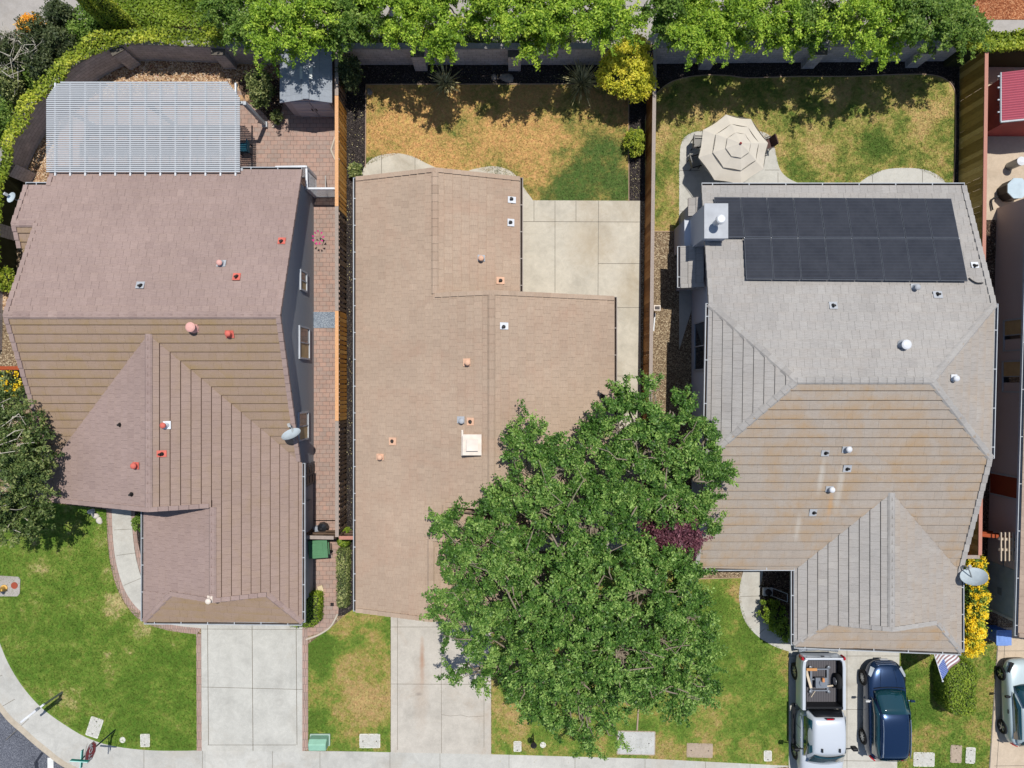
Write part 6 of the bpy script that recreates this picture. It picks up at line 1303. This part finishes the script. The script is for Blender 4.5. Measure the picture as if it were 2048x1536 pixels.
def shrub(name, lobes, label, cat='shrub', mat=None, nsub=60, subr=.14, per=50, leaf=.05, core=.82, group=None, lo=-.1, shell=(.85, 1.04), up=.6, fl=None):
    base = Vector((lobes[0][0], lobes[0][1], 0)); o = thing(name, base, label, cat, group); m = MB()
    for l in lobes:
        n = 12; rg = 6; b = len(m.v)
        for i in range(rg):
            a = -.5*math.pi*.6+(math.pi*.5+.5*math.pi*.6)*i/(rg-1); 
            for k in range(n): t = 2*math.pi*k/n; m.v.append((l[0]+l[3]*core*math.cos(a)*math.cos(t)*(1+.08*math.sin(3*t)), l[1]+l[4]*core*math.cos(a)*math.sin(t), max(.0, l[2]+l[5]*core*math.sin(a))))
        for i in range(rg-1):
            for k in range(n): m.f.append((b+i*n+k, b+i*n+(k+1) % n, b+(i+1)*n+(k+1) % n, b+(i+1)*n+k)); m.m.append(0); m.t.append(.5)
    m.build('branches', m_core, o)
    pts, tint, cc = blob_pts(lobes, nsub, subr, per, lo, shell); keep = pts[:, 2] > .02; leafmesh('foliage', pts[keep], tint[keep], leaf, mat or lf_hedge, o, up=up)
    if fl:
        pts, tint, cc = blob_pts(lobes, fl[0], subr, fl[1], .3, (1.0, 1.1)); leafmesh('flowers', pts, tint, fl[2], fl[3], o, up=1.0)
    return o
def boxhedge(name, x0, x1, y0, y1, h, label, mat, n=6000, leaf=.045, cat='hedge', rnd=.15, group=None, rz=0.0):
    o = thing(name, ((x0+x1)/2, (y0+y1)/2, 0), label, cat, group); m = MB(); r = min(rnd, (x1-x0)*.45, (y1-y0)*.45); poly = []
    for cx, cy, a0 in ((x1-r, y1-r, 0), (x0+r, y1-r, 90), (x0+r, y0+r, 180), (x1-r, y0+r, 270)):
        for k in range(4): a = R(a0+30*k); poly.append((cx+(r-.04)*math.cos(a), cy+(r-.04)*math.sin(a)))
    m.prism(poly, 0, h-.06); m.build('branches', m_core, o)
    # leaves on the top and the sides of the rounded box
    w, d = x1-x0, y1-y0; At, As = w*d, 2*(w+d)*h; nt_ = int(n*At/(At+As)); ns = n-nt_
    tx = rng.uniform(x0, x1, nt_); ty = rng.uniform(y0, y1, nt_); dx = np.maximum(0, np.abs(tx-(x0+x1)/2)-(w/2-r)); dy = np.maximum(0, np.abs(ty-(y0+y1)/2)-(d/2-r)); ok = dx*dx+dy*dy < r*r
    edge_ = np.minimum(np.minimum(tx-x0, x1-tx), np.minimum(ty-y0, y1-ty)); tz = h-.04+.06*rng.normal(size=nt_)-np.clip(.12-edge_, 0, .12)*.8
    top = np.stack([tx, ty, tz], 1)[ok]; nt2 = np.tile([0, 0, 1.0], (len(top), 1))
    s = rng.uniform(0, 2*(w+d), ns); sx = np.where(s < w, x0+s, np.where(s < w+d, x1, np.where(s < 2*w+d, x1-(s-w-d), x0))); sy = np.where(s < w, y0, np.where(s < w+d, y0+(s-w), np.where(s < 2*w+d, y1, y1-(s-2*w-d))))
    dx = np.abs(sx-(x0+x1)/2)-(w/2-r); dy = np.abs(sy-(y0+y1)/2)-(d/2-r); cor = (dx > 0) & (dy > 0); L_ = np.sqrt(dx*dx+dy*dy)+1e-6
    sx = np.where(cor, (x0+x1)/2+np.sign(sx-(x0+x1)/2)*((w/2-r)+dx/L_*r), sx); sy = np.where(cor, (y0+y1)/2+np.sign(sy-(y0+y1)/2)*((d/2-r)+dy/L_*r), sy)
    sz = rng.uniform(.03, h-.03, ns); sid = np.stack([sx, sy, sz], 1)+rng.normal(size=(ns, 3))*.035; ns2 = np.stack([sx-(x0+x1)/2, sy-(y0+y1)/2, np.zeros(ns)], 1); ns2 /= np.linalg.norm(ns2, axis=1)[:, None]+1e-6
    pts = np.concatenate([top, sid]); nr = np.concatenate([nt2, ns2]); leafmesh('foliage', pts, rng.uniform(0, 1, len(pts))*.7+.3*(.5+.5*np.sin(pts[:, 0]*5)*np.sin(pts[:, 1]*4)), leaf, mat, o, up=.3, normals=nr); return o

# ---- the big tree and its neighbour
tree('broadleaf_tree', P(1150, 1240), [L(1425, 1372, 4.2, 16), L(1400, 1330, 4.4, 23), L(1385, 1250, 4.8, 25), L(890, 1045, 5.0, 14), L(880, 1222, 4.8, 14), L(910, 1350, 4.5, 14), L(1175, 1485, 3.8, 14), L(1236, 1475, 3.8, 13), L(1100, 1460, 4.0, 16), L(905, 1130, 4.8, 14), L(1150, 1190, 6.4, 123), L(1020, 1120, 5.8, 78), L(990, 1230, 5.4, 73), L(1090, 1300, 5.8, 90), L(1080, 1010, 6.0, 70), L(1180, 1060, 6.4, 70), L(1290, 1180, 6.0, 82), L(1230, 1300, 5.8, 90), L(1320, 1290, 5.2, 54), L(950, 1100, 5.3, 41), L(925, 1190, 5.1, 36),
     L(1070, 1380, 5.3, 45), L(1150, 1400, 4.8, 49), L(1180, 1445, 4.5, 22), L(1355, 1375, 4.9, 41), L(1230, 1390, 5.0, 41), L(1070, 905, 6.1, 43), L(1110, 940, 6.3, 41), L(1060, 850, 5.8, 21), L(905, 1050, 5.1, 19), L(900, 1250, 4.9, 22), L(960, 1340, 4.7, 22), L(1000, 1000, 5.5, 23), L(1400, 1385, 4.5, 21), L(1010, 1050, 5.9, 41), L(1270, 1370, 4.9, 29)],
     'very large green tree covering the front corner of the tan roof', gate=-.12, nsub=4300, subr=.185, per=56, leaf=.06, tr=.26, twigs=420, shell=(.4, 1.08), sprays=420, over=50)
tree('broadleaf_tree', P(1305, 950), [L(1438, 940, 5.4, 13), L(1428, 1055, 5.2, 10), L(1415, 870, 5.4, 18), L(1300, 880, 5.8, 65), L(1240, 860, 5.6, 51), L(1345, 840, 5.7, 43), L(1370, 920, 5.6, 51), L(1290, 960, 6.0, 65), L(1210, 920, 5.8, 51), L(1385, 1000, 5.5, 32), L(1310, 790, 5.3, 22), L(1415, 940, 5.5, 23), L(1230, 1000, 6.3, 45), L(1250, 800, 5.3, 19), L(1350, 1000, 5.7, 32)],
     'green tree between the tan roof and the grey roof, above the purple tree', gate=-.12, nsub=1700, subr=.185, per=56, leaf=.06, tr=.18, twigs=200, shell=(.4, 1.08), sprays=190, over=18)
tree('purple_plum_tree', P(1335, 1075), [L(1345, 1060, 5.4, 37), L(1375, 1085, 5.1, 23), L(1310, 1070, 5.1, 26), L(1340, 1035, 5.1, 23)], 'small dark purple leaved tree squeezed between two green trees', mat=lf_purp, nsub=420, subr=.17, per=44, leaf=.06, tr=.09, twigs=30, shell=(.4, 1.05), sprays=40)
tree('broadleaf_tree', P(1350, 1165), [L(1345, 1160, 5.0, 53), L(1370, 1230, 4.7, 42), L(1400, 1290, 4.3, 26)], 'lower green crown at the right side of the big tree, beside the bark bed', gate=-.1, nsub=500, subr=.185, per=54, leaf=.06, tr=.1, twigs=60, shell=(.4, 1.08), sprays=70)
# ---- left edge tree with pale branches
tree('silver_birch', P(15, 930), [L(-10, 930, 5.0, 75), L(40, 900, 4.8, 50), L(50, 970, 4.6, 42), L(-20, 1010, 4.4, 60), L(25, 850, 4.6, 42), L(70, 925, 4.4, 26), L(40, 1030, 3.8, 34), L(0, 800, 4.4, 34), L(70, 880, 4.4, 22), L(60, 1010, 3.8, 22)], 'dark leaved tree with pale branches at the left edge, over the corner lawn', mat=lf_birch, gate=-.35, nsub=900, subr=.19, per=46, leaf=.065, bark=m_barkp, tr=.13, twigs=130, shell=(.4, 1.08), sprays=110, over=26)
shrub('flowering_shrub', [L(22, 768, 1.6, 24, 22), L(5, 780, 1.5, 22, 20)], 'bright yellow flowering shrub at the left edge below the orange fence', mat=lf_dark, nsub=40, fl=(34, 40, .055, lf_flow))
# ---- street trees beyond the back wall
tops = [(470, 20, 3.9, 60, lf_mid), (540, 55, 4.4, 66, lf_lime), (620, 30, 5.0, 62, lf_lime), (690, 30, 4.6, 60, lf_mid), (790, 10, 5.0, 62, lf_lime), (880, 35, 5.2, 70, lf_lime), (960, 5, 5.4, 58, lf_lime), (1060, 50, 5.0, 62, lf_lime), (1135, 25, 5.2, 62, lf_lime), (1210, 30, 5.2, 56, lf_lime), (1340, 20, 5.0, 50, lf_mid), (1400, 60, 4.6, 50, lf_lime), (1470, 40, 5.0, 60, lf_lime), (1550, 30, 5.0, 66, lf_lime), (1620, 45, 4.6, 56, lf_mid), (1700, 30, 5.2, 62, lf_lime), (1780, 60, 4.8, 62, lf_lime), (1850, 30, 5.0, 66, lf_mid), (1915, 50, 4.2, 46, lf_mid)]
names = ['first', 'second', 'third', 'fourth', 'fifth', 'sixth', 'seventh', 'eighth', 'ninth', 'tenth', 'eleventh', 'twelfth', 'thirteenth', 'fourteenth', 'fifteenth', 'sixteenth', 'seventeenth', 'eighteenth', 'nineteenth']
spot = {0: 'above the ivy strip, nearest the left garden', 1: 'just left of the grey shed roof', 2: 'above the grey shed', 3: 'at the corner of the shed and the long fence', 4: 'above the left bed of the middle yard', 5: 'above the left spiky plant', 6: 'above the two pale rocks', 7: 'leaning over the second pilaster of the middle wall', 8: 'above the right spiky plant', 9: 'left of the round yellow tree', 10: 'above the left end of the umbrella yard', 11: 'above the umbrella', 12: 'right of the umbrella, over the first pilaster', 13: 'above the middle of the right yard wall', 14: 'over the second pilaster of the right wall', 15: 'right of the second pilaster, over a dark gap', 16: 'hanging lowest over the right wall', 17: 'above the right end of the umbrella yard', 18: 'beside the yellow hedge in the top right'}
for i, (x, y, z, r, mt) in enumerate(tops):
    lob = [L(x, y-15, z, r*.7)]
    lob = [L(x, y-15, z, r*.45)]
    for k in range(11):
        a = random.uniform(0, 6.28); q_ = random.uniform(.35, 1.05); lob.append(L(x+r*q_*math.cos(a), y+r*.8*q_*math.sin(a), z-random.uniform(-.3, 1.5), r*random.uniform(.14, .32)))
    lob.append(L(x+random.uniform(-.3, .3)*r, min(y+r*.75, 108), z-.9, r*.26)); lob.append(L(x, y-r*.9, z-.3, r*.5))
    tree('street_tree', P(x, y-10), lob, f'lime green street tree crown {spot[i]}' if mt is lf_lime else f'mid green street tree crown {spot[i]}', group='trees along the back wall', mat=mt, gate=-.12, nsub=450, subr=.185, per=52, leaf=.06, tr=.1, twigs=30, shell=(.3, 1.15), sprays=60)
# low planting at the foot of the wall
def cover_strip(name, poly, z0, z1, n, leaf, mat, label=None, cat=None, kind='stuff', dens=None):
    xs = np.array([p[0] for p in poly]); ys = np.array([p[1] for p in poly]); pts = []
    cx = rng.uniform(xs.min(), xs.max(), n*4); cy = rng.uniform(ys.min(), ys.max(), n*4); ins = np.zeros(len(cx), bool); N = len(poly)
    for i in range(N):
        x1_, y1_, x2_, y2_ = xs[i], ys[i], xs[(i+1) % N], ys[(i+1) % N]; cnd = ((y1_ > cy) != (y2_ > cy)) & (cx < (x2_-x1_)*(cy-y1_)/(y2_-y1_+1e-9)+x1_); ins ^= cnd
    cx, cy = cx[ins][:n], cy[ins][:n]; und = .5+.25*np.sin(cx*2.1+np.sin(cy*1.7))+.25*np.sin(cy*2.9+cx*.8); cz = z0+(z1-z0)*np.clip(und*1.3-.1+rng.normal(size=len(cx))*.22, 0, 1.5)
    o = leafmesh(name, np.stack([cx, cy, cz], 1), np.clip(.5*und+.5*rng.uniform(0, 1, len(cx)), 0, 1), leaf, mat, up=.8); tag(o, label, cat, kind=kind); return o
def pxpoly(pts, z=0): return [tuple(P(x, y, z)[:2]) for x, y in pts]
# ivy over the curved wall
ivo = spline([(-40, 560), (-22, 480), (-14, 400), (-2, 320), (28, 235), (70, 175), (130, 110), (190, 72), (260, 58), (350, 56), (450, 58)], 5); ivi = spline([(-4, 560), (0, 450), (10, 360), (32, 295), (70, 228), (125, 160), (190, 108), (245, 92), (330, 90), (450, 93)], 5)
cover_strip('ivy_hedge', pxpoly(ivo+ivi[::-1], 1.9), 1.75, 2.15, 15000, .075, lf_ivy, 'yellow green ivy band along the top of the curved block wall', 'ivy', kind='thing')
cover_strip('ivy_hedge', pxpoly([(1925, 68), (1960, 60), (2120, 66), (2120, 108), (1925, 105)], 1.9), 1.7, 2.3, 4200, .085, lf_ivy, 'yellow hedge strip behind the red shed in the top right corner', 'hedge', kind='thing')
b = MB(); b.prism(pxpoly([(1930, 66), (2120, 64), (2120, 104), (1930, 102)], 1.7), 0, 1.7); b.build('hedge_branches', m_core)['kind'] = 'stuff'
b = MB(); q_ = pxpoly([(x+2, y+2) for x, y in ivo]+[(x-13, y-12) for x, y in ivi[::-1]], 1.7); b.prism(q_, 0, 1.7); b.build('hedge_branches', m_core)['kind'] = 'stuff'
cover_strip('ground_cover', pxpoly([(240, 0), (430, -20), (450, 62), (200, 66), (215, 20)]), .1, .5, 7000, .07, lf_hedge)
cover_strip('ground_cover', pxpoly([(680, 78), (1140, 80), (1140, 95), (680, 97)], .4), .1, .8, 6000, .06, lf_mid)
cover_strip('ground_cover', pxpoly([(560, 30), (900, 40), (1230, 62), (1230, 92), (560, 92)], .5), .05, 1.3, 9000, .07, lf_dark)
cover_strip('ground_cover', pxpoly([(1320, 45), (1900, 45), (1900, 86), (1320, 86)], .5), .05, 1.1, 9000, .07, lf_mid)
cover_strip('ground_cover', pxpoly([(-60, 300), (-20, 180), (40, 100), (150, 60), (210, 60), (120, 130), (40, 210), (-10, 330)], .3), .1, .9, 7000, .07, lf_mid)
for (x, y, r, z, mt, l) in ((200, 40, 34, 1.6, lf_mid, 'bushy green shrub left of the two columnar cypresses'), (165, 75, 24, 1.4, lf_mid, 'small bright green shrub below the bushy green one'), (130, 95, 34, 1.9, lf_dark, 'dark olive shrub above the curved ivy band'), (85, 75, 36, 2.0, lf_dark, 'dark brown green shrub beside the orange bush'), (95, 130, 30, 1.8, lf_dark, 'low dark olive shrub touching the ivy band'), (25, 105, 32, 1.8, lf_dark, 'dark twiggy shrub at the left edge'), (20, 170, 26, 1.5, lf_olive, 'grey green shrub at the left edge above the ivy'), (8, 245, 22, 1.4, lf_mid, 'bright green shrub at the left edge beside the ivy band'), (130, 40, 26, 1.8, lf_dark, 'dark shrub in the top left corner behind the orange bush')):
    shrub('shrub', [L(x, y, z*.55, r, 26*z), L(x+r*.4, y+r*.3, z*.5, r*.6, 20*z)], l, mat=mt, nsub=90, subr=.2, per=44, leaf=.06, shell=(.75, 1.06), core=.7)
shrub('shrub', [L(66, 58, 1.4, 20, 30), L(82, 64, 1.2, 13, 24)], 'bright orange yellow bush in the top left corner', mat=lf_orange, nsub=60, subr=.16, per=44, leaf=.055)
# bare twiggy branches at the far left
o = thing('bare_shrub', P(25, 105), 'leafless grey branched shrub at the left edge above the ivy', 'shrub'); m = MB()
for k in range(16):
    a = random.uniform(0, 6.28); q = limb(m, P(27, 100, .2), P(30+46*math.cos(a), 110+46*math.sin(a), 2.1+random.uniform(-.4, .5)), .03, .012, .8, 5)
    for j in range(4): s_ = q[random.randrange(2, 6)]; limb(m, s_, s_+Vector((random.gauss(0, .4), random.gauss(0, .4), .2)), .012, .005, .6, 3)
m.build('branches', m_barkp, o)
# columnar cypresses
for px, l in ((246, 'left of the pair of columnar yellow green cypresses by the ivy'), (267, 'right of the pair of columnar yellow green cypresses by the ivy')):
    b0 = P(px+6, 70); o = thing('cypress', b0, l, 'cypress'); m = MB(); m.tube([b0, b0+Z*3.4], [.34, .22], 10); m.build('trunk', m_core, o)
    n = 5200; zz = rng.uniform(.05, 4.6, n); a = rng.uniform(0, 6.283, n); rr_ = (.40*np.sqrt(np.clip(1-(zz/4.8)**2.5, 0, 1))+.04)*rng.uniform(.9, 1.08, n); pts = np.stack([b0.x+rr_*np.cos(a), b0.y+rr_*np.sin(a), zz], 1); leafmesh('crown', pts, rng.uniform(.1, .9, n), .05, lf_ivy, o, up=.2)
# ---- yard plants
shrub('yellow_tree', [L(1250, 146, 1.9, 50, 42), L(1225, 150, 1.6, 30, 30), L(1275, 170, 1.6, 32, 30), L(1262, 112, 1.7, 36, 32)], 'round yellow green small tree at the back corner of the middle lawn', 'small tree', mat=lf_yel, nsub=330, subr=.17, per=46, leaf=.06)
o = shrub('shrub', [L(1269, 286, .45, 19, 22, 26)], 'small yellow green shrub at the right side of the dry lawn', mat=lf_ivy, nsub=70, subr=.12, per=40, leaf=.045)
shrub('shrub', [L(526, 175, 1.1, 22, 40, 30), L(522, 200, .9, 16, 30), L(512, 165, .8, 14, 26)], 'olive leaved upright shrub between the pergola and the grey shed', mat=lf_olive, nsub=110, subr=.17, per=40, leaf=.055, shell=(.6, 1.1), core=.6)
shrub('shrub', [L(553, 236, .3, 12, 12)], 'small pale grass clump at the corner of the paver patio', mat=lf_olive, nsub=20, subr=.1, per=40, leaf=.05, core=.4)
shrub('shrub', [L(703, 150, 1.3, 22, 40, 30)], 'dark grey green bush in the shaded corner behind the long fence', mat=lf_dark, nsub=90, subr=.17, per=40, leaf=.055, shell=(.6, 1.1), core=.6)
shrub('succulent', [L(711, 342, .3, 12, 12)], 'whitish green tufted plant where the long fence meets the tan roof corner', 'succulent', mat=lf_olive, nsub=30, subr=.1, per=30, leaf=.07, core=.4)
def spiky(px, py, n, L0, label, seed):
    b0 = P(px, py); o = thing('spiky_plant', b0, label, 'flax plant'); m = MB(); r_ = random.Random(seed)
    for k in range(n):
        a = r_.uniform(0, 6.283); l = L0*r_.uniform(.5, 1.1); e = r_.uniform(.35, 1.2); d = Vector((math.cos(a), math.sin(a), 0)); s_ = Vector((-d.y, d.x, 0)); pr = None; w = .035
        for i in range(6):
            t = i/5; p_ = b0+d*(l*t*math.cos(e)*1.0+.1*t*t)+Z*(l*math.sin(e)*(t-.38*t*t)+.05); ww = w*(1-t)**.6*(1 if i else .6)
            if pr: m.face([pr[0]-s_*pr[1], pr[0]+s_*pr[1], p_+s_*ww, p_-s_*ww], 0, min(1, max(0, r_.gauss(.5, .3))))
            pr = (p_, ww)
    m.build('leaves', lf_blade, o)
spiky(892, 168, 80, 1.15, 'spiky flax plant at the left of the back bed of the dry lawn', 3)
spiky(1163, 168, 120, 1.5, 'larger spiky flax plant left of the round yellow tree', 5)
# hedges by house A side path
for (x0_, y0_, x1_, y1_, mt, l, h_) in ((676, 1062, 694, 1092, lf_hedge, 'short hedge clump at the top of the hedge row by the tan roof', .7), (674, 1100, 693, 1216, lf_olive, 'long green hedge row beside the brick side path', .75)):
    boxhedge('hedge', PX(x0_, h_), PX(x1_, h_), PY(y1_, h_), PY(y0_, h_), h_, l, mt, 4200, .05)
boxhedge('hedge', PX(607, .8), PX(637, .8), PY(1246, .8), PY(1190, .8), .8, 'clipped green hedge at the front right corner of the mauve brown roof', lf_hedge, 3000, .045)
boxhedge('hedge', PX(578, .5), PX(628, .5), PY(1254, .5), PY(1240, .5), .5, 'low hedge edge sticking out below the garage gutter', lf_hedge, 1500, .045)
boxhedge('hedge', PX(1898, 1.3), PX(1954, 1.3), PY(1432, 1.3), PY(1326, 1.3), 1.3, 'tall rounded clipped green bush on the lawn by the flag', lf_hedge, 15000, .045, rnd=.55, cat='bush')
shrub('shrub', [L(1534, 1222, .5, 15, 22, 22), L(1552, 1232, .5, 18, 22, 30), L(1568, 1258, .45, 14, 18, 24)], 'lime and green shrub by the curved front path', mat=lf_hedge, nsub=90, subr=.13, per=44, leaf=.05)
shrub('shrub', [L(279, 1045, .4, 9, 14, 17)], 'small green shrub in the bed under the left porch roof', mat=lf_mid, nsub=30, subr=.1, per=40, leaf=.045)
shrub('shrub', [L(17, 560, 1.2, 14, 20, 22)], 'small lime shrub at the left edge beside the mauve brown roof', mat=lf_ivy, nsub=40, subr=.12, per=40, leaf=.05)
fs = [(1942, 1126, 17, 1.3, .5), (1944, 1150, 18, 1.3, .2), (1946, 1185, 19, 1.4, .25), (1944, 1215, 19, 1.4, .3), (1940, 1250, 18, 1.4, .9), (1938, 1285, 17, 1.2, 1.0)]
fl_l = ['yellow flowering shrub at the top of the row, above the satellite dish', 'yellow flowering shrub right behind the large satellite dish', 'green shrub with few yellow flowers just below the dish', 'half green half yellow shrub in the middle of the flower row', 'solid yellow flowering shrub, second from the bottom of the row', 'lowest bright yellow shrub at the garage corner near the flag']
for (x, y, r, z_, f), l in zip(fs, fl_l):
    shrub('flowering_shrub', [L(x, y, z_*.6, r, 22*z_, r*1.15)], l, mat=lf_mid if f < .8 else lf_ivy, nsub=60, subr=.14, per=40, leaf=.05, fl=(int(16+56*f), 40, .05, lf_flow), group='yellow flowering shrubs along the grey roof')
# fallen leaves and grass tufts
def scatter(name, regions, n, size, mat, z=.045, up=2.5):
    for poly in regions: pass
pts = []
for (x0_, y0_, x1_, y1_, n) in ((694, 190, 730, 340, 60), (694, 400, 704, 1040, 90), (1262, 310, 1282, 400, 40), (760, 140, 1200, 166, 90), (683, 1060, 708, 1210, 30), (300, 130, 560, 180, 80), (860, 1290, 980, 1500, 45), (1000, 1420, 1280, 1530, 70)):
    for k in range(n): q = P(random.uniform(x0_, x1_), random.uniform(y0_, y1_), .03); pts.append(tuple(q))
o = leafmesh('fallen_leaves', pts, rng.uniform(.3, .9, len(pts)), .028, lf_blade, up=3.0); o['kind'] = 'stuff'
lg = leafmat('grass_blade', (92, 112, 46), (140, 150, 72), (204, 180, 118), .3)
def blades(polys, n, tint_fn):
    allp = []
    for poly, k in polys:
        xs = np.array([p[0] for p in poly]); ys = np.array([p[1] for p in poly]); cx = rng.uniform(xs.min(), xs.max(), k*3); cy = rng.uniform(ys.min(), ys.max(), k*3); ins = np.zeros(len(cx), bool); N = len(poly)
        for i in range(N):
            x1_, y1_, x2_, y2_ = xs[i], ys[i], xs[(i+1) % N], ys[(i+1) % N]; ins ^= ((y1_ > cy) != (y2_ > cy)) & (cx < (x2_-x1_)*(cy-y1_)/(y2_-y1_+1e-9)+x1_)
        allp.append(np.stack([cx[ins][:k], cy[ins][:k]], 1))
    return np.concatenate(allp)
# short blades give the lawns their nap; they carry the lawn's own colours
def pxg(poly): return [tuple(P(x, y)[:2]) for x, y in poly]
for nm, poly, n, mt, sz in (('grass', [(-60, 1000), (215, 1022), (220, 1110), (250, 1205), (330, 1256), (393, 1270), (394, 1498), (300, 1499), (220, 1489), (130, 1448), (50, 1376), (0, 1285), (-60, 1150)], 52000, m_lawnA, .045),
        ('grass', [(618, 1500), (618, 1290), (668, 1252), (692, 1230), (780, 1230), (780, 1502)], 14000, m_lawnM, .045),
        ('grass', [(984, 1300), (1200, 1200), (1385, 1160), (1482, 1156), (1481, 1200), (1492, 1242), (1517, 1274), (1576, 1302), (1576, 1529), (1300, 1516), (984, 1506)], 40000, m_lawnM, .045),
        ('grass', [(1800, 1275), (1994, 1290), (1977, 1540), (1794, 1534)], 16000, m_lawnM, .045),
        ('grass', [(735, 171), (1255, 171), (1255, 401), (1068, 401), (1040, 372), (950, 336), (900, 344), (800, 306), (735, 330)], 40000, m_lawnC, .042),
        ('grass', [(1292, 240), (1322, 180), (1400, 153), (1500, 158), (1700, 155), (1870, 153), (1906, 190), (1908, 370), (1893, 366), (1830, 336), (1775, 337), (1700, 372), (1600, 368), (1555, 330), (1545, 284), (1500, 262), (1385, 264), (1360, 290), (1357, 461), (1292, 461)], 46000, m_lawnB, .042)):
    q = blades([(pxg(poly), n)], 0, None); zz = np.full(len(q), .032)+rng.uniform(0, .03, len(q))
    o = leafmesh(nm, np.stack([q[:, 0], q[:, 1], zz], 1), rng.uniform(0, 1, len(q)), sz, mt, up=.25, aspect=.16); o['kind'] = 'stuff'
